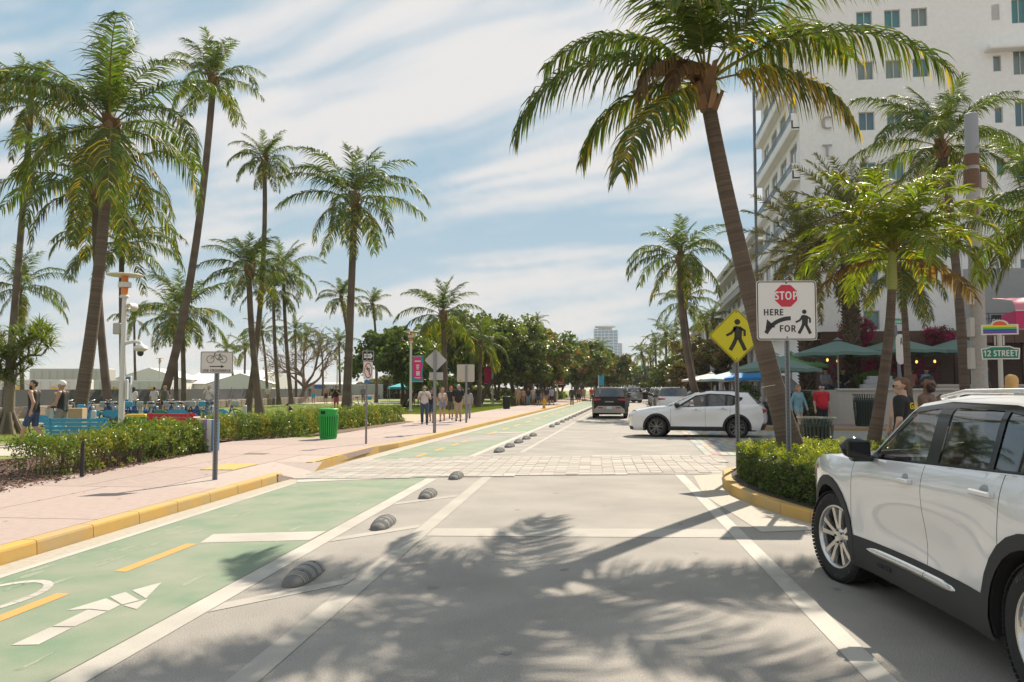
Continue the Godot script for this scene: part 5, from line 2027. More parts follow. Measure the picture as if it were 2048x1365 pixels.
	for s in [-1.0, 1.0]:
		sh.side = s
		for seg in [[0.10 - 0.302, 0.74], [-0.62, 0.10 - 0.308]]:
			var b := MB.new()
			var rows := []
			for k in 13:
				var u := k / 12.0
				var x := lerpf(seg[0], seg[1], u)
				var e := sh.on_side(Vector2(x, 0.43))
				var t := 1.0
				if x > 0.5:
					t = sqrt(maxf(0.02, 1.0 - pow((x - 0.5) / 0.24, 2.0)))
				elif x < -0.42:
					t = sqrt(maxf(0.02, 1.0 - pow((-0.42 - x) / 0.20, 2.0)))
				var row := []
				for q in 5:
					var a := PI * (q / 4.0) - PI * 0.5
					row.append(e + Vector3(0, sin(a) * 0.030 * t, s * (0.006 + cos(a) * 0.022 * t)))
				rows.append(row)
			b.flip = s < 0
			b.grid(rows)
			part(o, "chrome_strip", b.done(), chrome)
		var b2 := MB.new()
		patch(b2, [poly([2.34, 0.86, 2.30, 0.95, 2.02, 0.985, 1.98, 0.95, 2.2, 0.86])], [], 0.05, sh.on_side, 0.003, Vector3(0, 0.7, 0))
		part(o, "side_lamp", b2.done(), mat(0.55, 0.25, 0.14, 0.15))
	sh.side = -1.0
	var e2 := sh.on_side(Vector2(0.62, 0.345))
	part(o, "lettering", text_mesh("EXPLORER", 0.035, 0.006), plastic, Transform3D(Basis(Vector3.UP, PI), Vector3(0.45, 0.345, e2.z - 0.008)))
	# maker's name on the rear tyre
	var wheels := o.find_children("wheel*", "Node3D", false, false)
	for w: Node3D in wheels:
		if w.name.begins_with("wheel_"):
			continue
		for rep in 2:
			var word := "MICHELIN"
			for k in word.length():
				var a := PI * 0.5 + (3.5 - k) * 0.095 + 0.35 + rep * PI
				part(w, "tyre_letter", text_mesh(word[k], 0.028, 0.004), mat(0.055, 0.053, 0.05, 0.7), Transform3D(Basis(Vector3.BACK, a - PI * 0.5), Vector3(cos(a) * 0.335, sin(a) * 0.335, 0.1255)))

func crossover_spec(key: String, body: Material, rim: Material) -> Dictionary:
	var black := mat(0.012, 0.012, 0.013, 0.15)
	var plastic := grain(0.030, 0.029, 0.028, 0.75, 5.0, 0.2, 0.05, 0.06, false, false)
	var red := mat(0.42, 0.015, 0.02, 0.15)
	var clear := mat(0.5, 0.5, 0.5, 0.1)
	var sil := poly([2.12, 0.22, 2.2, 0.5, 2.19, 0.72, 2.02, 0.90, 1.6, 0.99, 0.98, 1.06, 0.82, 1.08, 0.05, 1.49, -0.5, 1.585, -1.2, 1.575, -1.72, 1.50, -2.02, 1.15, -2.17, 0.95, -2.2, 0.6, -2.08, 0.28])
	return {
		"key": key, "sil": sil, "w0": 0.925, "belt": 1.03, "rise": 0.045, "xf": 2.2, "xr": -2.2, "wb": 2.67, "rt": 0.35, "roof": 1.59, "scallop": 0.03, "cell": 0.09,
		"paint": body, "arch": 0.05, "lip": 0.075, "clad": 0.38, "lip_mat": plastic, "door_f": 0.86, "door_m": -0.30, "door_r": -1.12,
		"trim": poly([0.70, 1.02, 0.60, 1.09, 0.02, 1.435, -0.45, 1.50, -1.1, 1.475, -1.55, 1.36, -1.50, 1.28, -1.22, 1.095]),
		"glass": [poly([0.58, 1.04, 0.50, 1.10, 0.0, 1.40, -0.32, 1.455, -0.31, 1.06]), poly([-0.40, 1.065, -0.41, 1.46, -0.98, 1.445, -0.95, 1.09]), poly([-1.02, 1.095, -1.05, 1.435, -1.45, 1.33, -1.42, 1.27, -1.22, 1.115])],
		"handles": [[0.0, 0.93], [-0.9, 0.98]], "mirror": [0.62, 1.03], "mirror_mat": black, "rail": [-0.1, -1.55, 1.545, 0.05, 0.56], "rail_mat": black,
		"tyre_w": 0.235, "rim_r": 0.255, "spokes": 5, "twin": true, "rim_mat": rim, "tint_f": glass(0.05, 0.07, 0.06, 0.25),
		"top": [["hood", 2.02, 0.895, 0.98, 1.05, 0.035, 0.16, 0.1, body, 0.03], ["windscreen", 0.98, 1.05, 0.05, 1.485, 0.03, 0.08, 0.04, glass(0.02, 0.03, 0.03, 0.3), 0.02], ["roof", 0.05, 1.485, -1.72, 1.50, 0.04, 0.04, -0.04, body, 0.06], ["rear_window", -1.70, 1.49, -2.02, 1.14, 0.02, -0.06, -0.12, glass(0.01, 0.01, 0.012, 0.6), 0.0]],
		"nose": [[0.22, 2.12], [0.5, 2.2], [0.72, 2.19], [0.90, 2.02], [0.92, 2.02]], "tail": [[0.28, -2.08], [0.6, -2.2], [0.95, -2.17], [1.15, -2.02]],
		"front": [["front_bumper", rect(-1, 0.22, 1, 0.90), [rect(-0.55, 0.42, 0.55, 0.72)], body, 0.0], ["grille", rect(-0.55, 0.42, 0.55, 0.72), [], black, -0.005], ["headlight", poly([-1.0, 0.70, -0.6, 0.74, -0.62, 0.86, -1.0, 0.89]), [], clear, 0.006], ["headlight", poly([1.0, 0.70, 0.6, 0.74, 0.62, 0.86, 1.0, 0.89]), [], clear, 0.006], ["front_skirt", rect(-0.95, 0.24, 0.95, 0.36), [], plastic, 0.01]],
		"rear": [["tailgate", rect(-1, 0.28, 1, 1.15), [], body, 0.0], ["rear_bumper", rect(-1, 0.28, 1, 0.50), [], plastic, 0.012], ["taillight", poly([-1, 0.84, -0.5, 0.90, -0.5, 0.96, -1, 1.0]), [], red, 0.008], ["taillight", poly([1, 0.84, 0.5, 0.90, 0.5, 0.96, 1, 1.0]), [], red, 0.008], ["light_bar", rect(-0.5, 0.90, 0.5, 0.94), [], red, 0.007], ["licence_plate", rect(-0.17, 0.62, 0.17, 0.76), [], mat(0.6, 0.62, 0.6, 0.5), 0.008], ["reflector", rect(-0.92, 0.44, -0.62, 0.48), [], red, 0.016], ["reflector", rect(0.62, 0.44, 0.92, 0.48), [], red, 0.016]],
	}

func wagon_spec(key: String, body: Material, rim: Material, low: Material) -> Dictionary:
	var c := crossover_spec(key, body, rim)
	var red := mat(0.42, 0.015, 0.02, 0.15)
	var black := mat(0.012, 0.012, 0.013, 0.15)
	c.merge({"sil": poly([2.30, 0.25, 2.4, 0.5, 2.38, 0.85, 2.25, 1.02, 1.8, 1.09, 1.02, 1.14, 0.9, 1.16, 0.2, 1.62, -0.5, 1.70, -1.5, 1.70, -2.1, 1.66, -2.34, 1.2, -2.44, 0.98, -2.46, 0.6, -2.36, 0.3]),
		"w0": 0.975, "belt": 1.12, "rise": 0.02, "xf": 2.4, "xr": -2.46, "wb": 2.9, "rt": 0.375, "roof": 1.70, "cell": 0.16,
		"trim": poly([0.78, 1.115, 0.2, 1.56, -0.5, 1.62, -1.5, 1.60, -1.95, 1.52, -2.0, 1.2]),
		"glass": [poly([0.62, 1.14, 0.16, 1.52, -0.25, 1.57, -0.25, 1.14]), poly([-0.35, 1.145, -0.36, 1.58, -1.05, 1.57, -1.05, 1.155]), poly([-1.12, 1.16, -1.13, 1.565, -1.85, 1.49, -1.9, 1.2])],
		"handles": [], "mirror": [0.70, 1.13], "rail": [-0.1, -1.9, 1.69, 0.06, 0.66], "rail_mat": mat(0.6, 0.6, 0.58, 0.3, 0.8),
		"top": [["hood", 2.25, 1.01, 1.02, 1.13, 0.035, 0.12, 0.08, body, 0.02], ["windscreen", 1.02, 1.13, 0.2, 1.615, 0.03, 0.08, 0.04, glass(0.02, 0.03, 0.03, 0.3), 0.02], ["roof", 0.2, 1.615, -2.1, 1.66, 0.04, 0.04, -0.04, body, 0.06], ["rear_window", -2.1, 1.64, -2.34, 1.2, 0.01, -0.05, -0.10, glass(0.006, 0.007, 0.008, 0.88), 0.0]],
		"nose": [[0.25, 2.30], [0.5, 2.4], [0.85, 2.38], [1.02, 2.25], [1.03, 2.25]], "tail": [[0.3, -2.36], [0.6, -2.46], [0.98, -2.44], [1.2, -2.34]],
		"front": [["front_bumper", rect(-1, 0.25, 1, 1.02), [rect(-0.6, 0.55, 0.6, 0.9)], body, 0.0], ["grille", rect(-0.6, 0.55, 0.6, 0.9), [], black, -0.005], ["headlight", rect(-0.98, 0.82, -0.62, 0.95), [], mat(0.5, 0.5, 0.5, 0.1), 0.006], ["headlight", rect(0.62, 0.82, 0.98, 0.95), [], mat(0.5, 0.5, 0.5, 0.1), 0.006]],
		"rear": [["tailgate", rect(-1, 0.3, 1, 1.2), [], body, 0.0], ["rear_bumper", poly([-0.98, 0.32, 0.98, 0.32, 0.98, 0.52, 0.7, 0.70, -0.7, 0.70, -0.98, 0.52]), [], low, 0.012], ["taillight", poly([-1, 0.98, -0.55, 1.02, -0.55, 1.08, -1, 1.10]), [], red, 0.008], ["taillight", poly([1, 0.98, 0.55, 1.02, 0.55, 1.08, 1, 1.10]), [], red, 0.008], ["licence_plate", rect(-0.17, 0.54, 0.17, 0.68), [], mat(0.6, 0.63, 0.66, 0.5), 0.02], ["reflector", rect(-0.72, 0.58, -0.42, 0.635), [], red, 0.02], ["reflector", rect(0.42, 0.58, 0.72, 0.635), [], red, 0.02]]}, true)
	return c

func make_cars() -> void:
	make_near_suv()
	var white := paint(0.71, 0.70, 0.69)
	var rim_dark := mat(0.16, 0.155, 0.15, 0.3, 0.8)
	var rim := mat(0.45, 0.45, 0.44, 0.3, 0.9)
	# crossover pulling out of the cross street, nose to the left and a little away
	var c := crossover_spec("cross", white, rim_dark)
	c["steer"] = -0.25
	car("crossover", "white crossover with red tail light bar turning out of the side street", "car", Vector3(6.52, 0, -28.9), PI - 0.27, c)
	# black people carrier seen from behind
	var b := paint(0.018, 0.016, 0.015)
	var low := mat(0.40, 0.37, 0.33, 0.45)
	var t := wagon_spec("wag_black", b, rim, low)
	var o := car("suv", "black SUV with silver roof rails driving away down the street", "car", S(47.9, -0.45), PI * 0.5 - A2, t)
	part(o, "lettering", text_mesh("PATHFINDER", 0.055, 0.01), mat(0.6, 0.58, 0.55, 0.3, 0.6), Transform3D(Basis(Vector3.UP, -PI * 0.5).scaled(Vector3(1.9, 1, 1)), Vector3(-2.615, 0.93, 0)))
	var tl := mat(0.55, 0.02, 0.02, 0.2)
	t = wagon_spec("wag_black2", b, rim, b)
	car("suv", "small black SUV with lit brake lights ahead of the larger one", "car", S(66.5, -0.6), PI * 0.5 - A2, t)
	var org := paint(0.42, 0.10, 0.03)
	car("crossover", "orange red car in the queue behind the black SUVs", "car", S(76.0, -0.55), PI * 0.5 - A2, crossover_spec("cross_or", org, rim))
	var grey := paint(0.30, 0.31, 0.32)
	car("suv", "silver grey SUV farthest in the queue at the signal", "car", S(96.0, 0.3), PI * 0.5 - A2 + 0.25, wagon_spec("wag_grey", grey, rim, grey))
	car("suv", "dark SUV crossing the street behind the silver one", "car", S(106.0, 2.2), PI - A2 + 0.15, wagon_spec("wag_dark", paint(0.02, 0.022, 0.026), rim_dark, low))
	# parked along the hotel side
	var spots := [[51.0, 3.15, 0, "white wagon parked by the valet sign, nearest of the parked row"], [57.3, 3.2, 1, "blue grey SUV parked second in the row behind the valet sign"], [63.6, 3.1, 2, "white SUV parked third in the row on the hotel side"], [70.0, 3.15, 3, "white crossover parked fourth in the row on the hotel side"], [77.0, 3.2, 2, "white SUV parked fifth in the row on the hotel side"], [84.5, 3.2, 0, "farthest white wagon of the parked row on the hotel side"]]
	for s in spots:
		var spec: Dictionary
		match s[2]:
			0: spec = wagon_spec("wag_white", white, rim, mat(0.4, 0.4, 0.4, 0.5))
			1: spec = wagon_spec("wag_blue", paint(0.16, 0.22, 0.27), rim, mat(0.1, 0.1, 0.1, 0.5))
			2: spec = wagon_spec("wag_white2", paint(0.66, 0.65, 0.62), rim_dark, mat(0.05, 0.05, 0.05, 0.5))
			3: spec = crossover_spec("cross_w2", white, rim)
		car("parked_car", s[3], "car", S(s[0], s[1]), PI * 0.5 - A2, spec, "cars parked on the hotel side")

# ---------------------------------------------------------------- signs
func stroke(b: MB, pts: Array, w: float, z0: float, z1: float) -> void:
	for pl in Geometry2D.offset_polyline(PackedVector2Array(pts), w * 0.5, Geometry2D.JOIN_ROUND, Geometry2D.END_ROUND):
		b.prism(pl, z1 - z0, Vector3(0, 0, z0))

func round_rect(w: float, h: float, r: float) -> PackedVector2Array:
	var p := PackedVector2Array()
	for k in 4:
		var c := Vector2((w * 0.5 - r) * [1, -1, -1, 1][k], (h * 0.5 - r) * [1, 1, -1, -1][k])
		for q in 5:
			var a := PI * 0.5 * (k + q / 4.0)
			p.append(c + Vector2(cos(a), sin(a)) * r)
	return p

func band(b: MB, outer: PackedVector2Array, inner: PackedVector2Array, z: float) -> void:
	for k in outer.size():
		var q := (k + 1) % outer.size()
		b.quad(Vector3(outer[k].x, outer[k].y, z), Vector3(inner[k].x, inner[k].y, z), Vector3(inner[q].x, inner[q].y, z), Vector3(outer[q].x, outer[q].y, z))

func prism_mesh(p: PackedVector2Array, z0: float, z1: float) -> ArrayMesh:
	var b := MB.new()
	b.prism(p, z1 - z0, Vector3(0, 0, z0))
	return b.done()

func galvanised() -> StandardMaterial3D:
	return grain(0.30, 0.30, 0.31, 0.55, 5.0, 0.35, 0.0, 0.04)

# folded steel post with punched holes, foot at the origin
func post_mesh(h: float, w := 0.065) -> ArrayMesh:
	var key := "post%.2f%.3f" % [h, w]
	if cache.has(key):
		return cache[key]
	var b := MB.new()
	for s in [[-0.5, 0.0, -0.28, 0.0], [-0.28, 0.0, -0.20, -0.45], [-0.20, -0.45, 0.20, -0.45], [0.20, -0.45, 0.28, 0.0], [0.28, 0.0, 0.5, 0.0]]:
		var a := Vector2(s[0], s[1]) * w
		var d := Vector2(s[2], s[3]) * w
		b.quad(Vector3(a.x, 0, a.y), Vector3(a.x, h, a.y), Vector3(d.x, h, d.y), Vector3(d.x, 0, d.y))
		b.quad(Vector3(d.x, 0, d.y - 0.004), Vector3(d.x, h, d.y - 0.004), Vector3(a.x, h, a.y - 0.004), Vector3(a.x, 0, a.y - 0.004))
	cache[key] = b.done()
	return cache[key]

func hole_mesh(h: float, r: float, z: float) -> ArrayMesh:
	var b := MB.new()
	var y := 0.1
	while y < h:
		b.prism(disc(Vector2(0, y), r, 8), 0.001, Vector3(0, 0, z))
		y += 0.055
	return b.done()

func words(parent: Node3D, s: String, at: Vector3, high: float, m: Material, squeeze := 1.0, font := "Droid Sans") -> void:
	part(parent, "lettering", text_mesh(s, high, 0.004, font), m, Transform3D(Basis.IDENTITY.scaled(Vector3(squeeze, 1, 1)), at))

func walker(b: MB, o: Vector2, k: float, z: float, flip := 1.0) -> void:
	var f := func(x: float, y: float) -> Vector2: return o + Vector2(x * flip, y) * k
	b.prism(disc(f.call(0.03, 0.86), 0.085 * k, 18), 0.003, Vector3(0, 0, z))
	b.prism(PackedVector2Array([f.call(-0.10, 0.70), f.call(-0.02, 0.745), f.call(0.12, 0.72), f.call(0.17, 0.62), f.call(0.15, 0.36), f.call(-0.07, 0.36), f.call(-0.06, 0.52)]), 0.003, Vector3(0, 0, z))
	stroke(b, [f.call(-0.03, 0.69), f.call(-0.15, 0.53), f.call(-0.30, 0.46)], 0.075 * k, z, z + 0.003)
	stroke(b, [f.call(0.10, 0.69), f.call(0.24, 0.60), f.call(0.24, 0.44)], 0.07 * k, z, z + 0.003)
	stroke(b, [f.call(-0.01, 0.38), f.call(-0.08, 0.22), f.call(-0.19, 0.03)], 0.115 * k, z, z + 0.003)
	stroke(b, [f.call(0.08, 0.38), f.call(0.17, 0.20), f.call(0.25, 0.02)], 0.115 * k, z, z + 0.003)

func make_signs() -> void:
	var white := mat(0.70, 0.665, 0.62, 0.5)
	var ink := mat(0.02, 0.02, 0.022, 0.5)
	var alu := mat(0.42, 0.41, 0.40, 0.45, 0.5)
	var zinc := galvanised()
	var dark := mat(0.02, 0.02, 0.02, 0.8)
	# stop here for pedestrians
	var o := thing("road_sign", "white square stop here for pedestrians sign on a perforated post in the hedge", "sign", V(4.20, 0.14, 12.5), -0.02)
	var ps := part(o, "post", post_mesh(3.15, 0.08), zinc)
	part(ps, "post_holes", hole_mesh(2.3, 0.007, -0.034), dark)
	var w := 0.915
	var p := sub(o, "panel", Transform3D(Basis.IDENTITY, Vector3(0, 2.74, 0.012)))
	part(p, "plate", prism_mesh(round_rect(w, w, 0.05), 0.0, 0.004), white)
	var b := MB.new()
	band(b, round_rect(w - 0.022, w - 0.022, 0.042), round_rect(w - 0.052, w - 0.052, 0.032), 0.0062)
	part(p, "border", b.done(), ink)
	var oct := PackedVector2Array()
	for k in 8:
		oct.append(Vector2(cos(PI / 8 + k * PI / 4), sin(PI / 8 + k * PI / 4)) * 0.182)
	part(p, "stop_emblem", prism_mesh(oct, 0.004, 0.0065), mat(0.52, 0.018, 0.045, 0.45), Transform3D(Basis.IDENTITY, Vector3(-0.005, 0.225, 0)))
	words(p, "STOP", Vector3(-0.005, 0.225, 0.008), 0.125, white, 0.86)
	words(p, "HERE", Vector3(-0.20, -0.03, 0.006), 0.095, ink, 0.95)
	words(p, "FOR", Vector3(0.01, -0.28, 0.006), 0.10, ink, 0.95)
	b = MB.new()
	var arc := []
	for k in 13:
		var a := lerpf(0.50, 0.86, k / 12.0) * PI
		arc.append(Vector2(0.06 + cos(a) * 0.42, -0.52 + sin(a) * 0.40))
	stroke(b, arc, 0.062, 0.004, 0.007)
	b.prism(PackedVector2Array([Vector2(-0.325, -0.285), Vector2(-0.30, -0.135), Vector2(-0.175, -0.255)]), 0.003, Vector3(0, 0, 0.004))
	part(p, "arrow", b.done(), ink)
	b = MB.new()
	walker(b, Vector2(0.255, -0.365), 0.40, 0.004)
	part(p, "pedestrian_emblem", b.done(), ink)
	b = MB.new()
	for y in [0.42, -0.41]:
		b.ball(Vector3(0, y, 0.006), Vector3(0.012, 0.012, 0.006), 4, 8)
	part(p, "bolt", b.done(), ink)
	# yellow diamond
	o = thing("road_sign", "yellow diamond pedestrian crossing sign behind the leaning palm trunk", "sign", V(4.36, 0.14, 15.9), 0.0)
	ps = part(o, "post", post_mesh(2.75, 0.085), zinc)
	part(ps, "post_holes", hole_mesh(2.0, 0.008, -0.036), dark)
	p = sub(o, "panel", Transform3D(Basis.IDENTITY, Vector3(0, 2.57, 0.014)))
	var dia := Transform3D(Basis(Vector3.BACK, PI / 4), Vector3.ZERO)
	part(p, "plate", prism_mesh(round_rect(0.765, 0.765, 0.05), 0.0, 0.004), mat(0.68, 0.60, 0.012, 0.45), dia)
	b = MB.new()
	band(b, round_rect(0.74, 0.74, 0.042), round_rect(0.718, 0.718, 0.036), 0.0062)
	part(p, "border", b.done(), ink, dia)
	b = MB.new()
	walker(b, Vector2(0.0, -0.30), 0.66, 0.004)
	part(p, "pedestrian_emblem", b.done(), mat(0.03, 0.026, 0.012, 0.5))
	b = MB.new()
	for y in [0.46, -0.45]:
		b.ball(Vector3(0, y, 0.006), Vector3(0.014, 0.014, 0.006), 4, 8)
	part(p, "bolt", b.done(), ink)
	# bicycles use crosswalk
	o = thing("road_sign", "small white bicycle use crosswalk sign on the pink pavement", "sign", V(-5.02, 0.148, 13.95), 0.12)
	ps = part(o, "post", post_mesh(2.15, 0.085), zinc)
	part(ps, "post_holes", hole_mesh(1.7, 0.008, -0.036), dark)
	p = sub(o, "panel", Transform3D(Basis.IDENTITY, Vector3(0, 1.98, 0.014)))
	part(p, "plate", prism_mesh(round_rect(0.535, 0.375, 0.025), 0.0, 0.012), mat(0.60, 0.55, 0.50, 0.5))
	b = MB.new()
	band(b, round_rect(0.523, 0.363, 0.022), round_rect(0.507, 0.347, 0.018), 0.0145)
	part(p, "border", b.done(), ink)
	b = MB.new()
	for x in [-0.105, 0.105]:
		var ring := []
		for k in 25:
			ring.append(Vector2(x + cos(TAU * k / 24) * 0.060, 0.055 + sin(TAU * k / 24) * 0.060))
		for k in 24:
			stroke(b, [ring[k], ring[k + 1]], 0.009, 0.0122, 0.0145)
	for l in [[-0.105, 0.055, -0.035, 0.13], [-0.045, 0.118, 0.015, 0.042], [0.015, 0.042, 0.055, 0.135], [-0.04, 0.125, 0.048, 0.125], [0.015, 0.042, 0.105, 0.055], [0.105, 0.055, 0.05, 0.12], [-0.035, 0.13, -0.045, 0.155], [-0.045, 0.155, -0.015, 0.158], [0.035, 0.14, 0.075, 0.142]]:
		stroke(b, [Vector2(l[0], l[1]), Vector2(l[2], l[3])], 0.010, 0.0122, 0.0145)
	part(p, "bicycle_emblem", b.done(), ink)
	b = MB.new()
	stroke(b, [Vector2(-0.115, -0.068), Vector2(0.075, -0.068)], 0.016, 0.0122, 0.0145)
	b.prism(PackedVector2Array([Vector2(0.07, -0.04), Vector2(0.125, -0.068), Vector2(0.07, -0.096)]), 0.0023, Vector3(0, 0, 0.0122))
	part(p, "arrow", b.done(), ink)
	words(p, "USE CROSSWALK", Vector3(0, -0.138, 0.0135), 0.042, ink, 1.0)
	# one way and no left turn on a thin pole, turned towards the side
	o = thing("road_sign", "one way and no left turn signs on a thin pole by the kerb", "sign", V(-4.05, 0.148, 22.86), 0.75)
	b = MB.new()
	b.rod(Vector3.ZERO, Vector3(0, 2.62, 0), 0.03, 10)
	part(o, "post", b.done(), grain(0.26, 0.22, 0.21, 0.6, 4.0, 0.3))
	p = sub(o, "panel", Transform3D(Basis(Vector3.UP, -0.55), Vector3(0.02, 2.44, 0.035)))
	part(p, "plate", prism_mesh(round_rect(0.31, 0.28, 0.02), 0.0, 0.004), ink)
	b = MB.new()
	b.prism(PackedVector2Array([Vector2(-0.115, -0.06), Vector2(-0.115, 0.055), Vector2(0.06, 0.055), Vector2(0.06, 0.09), Vector2(0.125, 0.0), Vector2(0.06, -0.095), Vector2(0.06, -0.06)]), 0.002, Vector3(0, 0, 0.004))
	part(p, "arrow", b.done(), white)
	words(p, "ONE WAY", Vector3(-0.025, 0.0, 0.007), 0.05, ink, 0.62)
	b = MB.new()
	band(b, round_rect(0.305, 0.275, 0.018), round_rect(0.288, 0.258, 0.014), 0.006)
	part(p, "border", b.done(), white)
	p = sub(o, "panel", Transform3D(Basis(Vector3.UP, 0.35), Vector3(0.02, 2.03, 0.035)))
	part(p, "plate", prism_mesh(round_rect(0.42, 0.5, 0.03), 0.0, 0.004), white)
	b = MB.new()
	for k in 28:
		stroke(b, [Vector2(cos(TAU * k / 28), sin(TAU * k / 28)) * Vector2(0.165, 0.20), Vector2(cos(TAU * (k + 1) / 28), sin(TAU * (k + 1) / 28)) * Vector2(0.165, 0.20)], 0.03, 0.004, 0.007)
	stroke(b, [Vector2(-0.11, 0.14), Vector2(0.11, -0.14)], 0.03, 0.0045, 0.0075)
	part(p, "prohibition_ring", b.done(), mat(0.55, 0.03, 0.03, 0.45))
	b = MB.new()
	stroke(b, [Vector2(0.05, -0.12), Vector2(0.05, 0.05), Vector2(-0.03, 0.05)], 0.04, 0.003, 0.0055)
	b.prism(PackedVector2Array([Vector2(-0.02, 0.11), Vector2(-0.1, 0.05), Vector2(-0.02, -0.01)]), 0.0025, Vector3(0, 0, 0.003))
	part(p, "arrow", b.done(), ink)
	b = MB.new()
	b.cbox(Vector3(0.0, 1.72, 0.03), Vector3(0.20, 0.09, 0.004), 0.001)
	part(o, "sticker", b.done(), mat(0.05, 0.14, 0.35, 0.5))
	# backs of two signs that face the other way
	o = thing("road_sign", "grey back of a diamond road sign above a small plate", "sign", V(-2.67, 0.148, 28.42), 0.0)
	part(o, "post", post_mesh(2.85, 0.11), zinc, Transform3D(Basis(Vector3.UP, PI), Vector3(0, 0, 0.06)))
	part(o, "plate", prism_mesh(round_rect(0.55, 0.55, 0.03), 0.0, 0.006), grain(0.46, 0.44, 0.42, 0.5, 3.0, 0.15), Transform3D(Basis(Vector3.BACK, PI / 4), Vector3(0.02, 2.5, 0)))
	part(o, "plate", prism_mesh(round_rect(0.48, 0.27, 0.02), 0.0, 0.006), grain(0.46, 0.44, 0.42, 0.5, 3.0, 0.15), Transform3D(Basis.IDENTITY, Vector3(0.04, 1.95, -0.02)))
	o = thing("road_sign", "tan back of a square road sign on the pavement", "sign", V(-2.06, 0.148, 36.52), 0.0)
	part(o, "post", post_mesh(2.55, 0.09), zinc, Transform3D(Basis(Vector3.UP, PI), Vector3(0.03, 0, 0.05)))
	part(o, "plate", prism_mesh(round_rect(0.78, 0.78, 0.05), 0.0, 0.006), grain(0.52, 0.46, 0.38, 0.5, 3.0, 0.15), Transform3D(Basis.IDENTITY, Vector3(0.0, 2.2, 0)))
	part(o, "sticker", prism_mesh(rect(-0.04, -0.04, 0.04, 0.04), 0.0, 0.002), mat(0.6, 0.28, 0.03, 0.6), Transform3D(Basis.IDENTITY, Vector3(-0.24, 1.88, 0.007)))
	# street name signs on the right
	o = thing("street_sign", "green twelfth street name sign under a rainbow plaque", "sign", V(11.92, 0.15, 20.0), -0.35)
	b = MB.new()
	b.rod(Vector3.ZERO, Vector3(0, 2.9, 0), 0.055, 12)
	part(o, "post", b.done(), mat(0.50, 0.47, 0.43, 0.5))
	var hump := PackedVector2Array([Vector2(-0.40, -0.16), Vector2(0.40, -0.16), Vector2(0.42, 0.11), Vector2(0.30, 0.12), Vector2(0.2, 0.165), Vector2(-0.2, 0.165), Vector2(-0.30, 0.12), Vector2(-0.42, 0.11)])
	p = sub(o, "name_plate", Transform3D(Basis.IDENTITY, Vector3(0, 2.40, 0.06)))
	part(p, "plate", prism_mesh(hump, 0.0, 0.004), white)
	part(p, "field", prism_mesh(Geometry2D.offset_polygon(hump, -0.028)[0], 0.004, 0.006), mat(0.01, 0.20, 0.13, 0.45))
	words(p, "12 STREET", Vector3(0.0, -0.015, 0.008), 0.145, white, 0.78)
	var sunny := PackedVector2Array([Vector2(-0.40, -0.14), Vector2(0.40, -0.14), Vector2(0.40, 0.11)])
	for k in 9:
		var a := PI * k / 8.0
		sunny.append(Vector2(cos(a) * 0.19, 0.115 + sin(a) * 0.11))
	sunny.append(Vector2(-0.40, 0.11))
	p = sub(o, "rainbow_plaque", Transform3D(Basis.IDENTITY, Vector3(0, 2.98, 0.06)))
	part(p, "plate", prism_mesh(sunny, 0.0, 0.004), white)
	var hues := [[0.75, 0.12, 0.03, 0.09, 0.19], [0.78, 0.62, 0.03, 0.045, 0.088], [0.10, 0.50, 0.08, 0.0, 0.043], [0.02, 0.10, 0.33, -0.052, -0.002], [0.16, 0.05, 0.30, -0.108, -0.054]]
	for k in 5:
		var q := rect(-0.36, hues[k][3], 0.36, hues[k][4])
		if k == 0:
			q = PackedVector2Array()
			for e in 9:
				q.append(Vector2(cos(PI * e / 8.0) * 0.155, 0.092 + sin(PI * e / 8.0) * 0.10))
		part(p, "stripe", prism_mesh(q, 0.004, 0.006), mat(hues[k][0], hues[k][1], hues[k][2], 0.5))
	b = MB.new()
	for x in [-0.09, 0.09]:
		b.cbox(Vector3(x, 2.70, -0.02), Vector3(0.07, 0.24, 0.02), 0.004, Basis(Vector3.UP, 1.1))
	part(o, "side_plate", b.done(), mat(0.6, 0.57, 0.54, 0.5))
	o = thing("street_sign", "leaning grey post with green street blade and white route shield", "sign", V(12.0, 0.15, 25.6), -0.2)
	b = MB.new()
	b.tube([Vector3(0.22, 0, 0), Vector3(0.0, 3.65, 0)], [0.05, 0.045], 10)
	part(o, "post", b.done(), mat(0.17, 0.19, 0.25, 0.5, 0.3))
	p = sub(o, "name_plate", Transform3D(Basis.IDENTITY, Vector3(-0.02, 3.62, 0.06)))
	part(p, "plate", prism_mesh(hump, 0.0, 0.004), white, Transform3D(Basis.IDENTITY.scaled(Vector3(0.68, 0.68, 1)), Vector3.ZERO))
	part(p, "field", prism_mesh(Geometry2D.offset_polygon(hump, -0.03)[0], 0.004, 0.006), mat(0.02, 0.34, 0.20, 0.45), Transform3D(Basis.IDENTITY.scaled(Vector3(0.68, 0.68, 1)), Vector3.ZERO))
	words(p, "12 Street", Vector3(0.0, -0.01, 0.008), 0.10, white, 0.7)
	p = sub(o, "route_shield", Transform3D(Basis(Vector3.UP, 0.7), Vector3(0.12, 2.75, 0.06)))
	part(p, "plate", prism_mesh(round_rect(0.42, 0.95, 0.18), 0.0, 0.004), white)
	words(p, "A", Vector3(0.05, 0.25, 0.006), 0.22, ink, 0.6)
	# valet board by the parked cars
	o = thing("valet_board", "white valet board standing in front of the parked cars", "sign", V(9.15, 0.0, 50.2), -0.1)
	b = MB.new()
	b.cbox(Vector3(0, 0.78, 0), Vector3(0.66, 0.62, 0.03), 0.006)
	part(o, "board", b.done(), white)
	b = MB.new()
	for x in [-0.28, 0.28]:
		b.rod(Vector3(x, 0, 0.12), Vector3(x, 0.6, 0), 0.015, 6)
		b.rod(Vector3(x, 0, -0.25), Vector3(x, 0.6, 0), 0.015, 6)
	part(o, "legs", b.done(), ink)
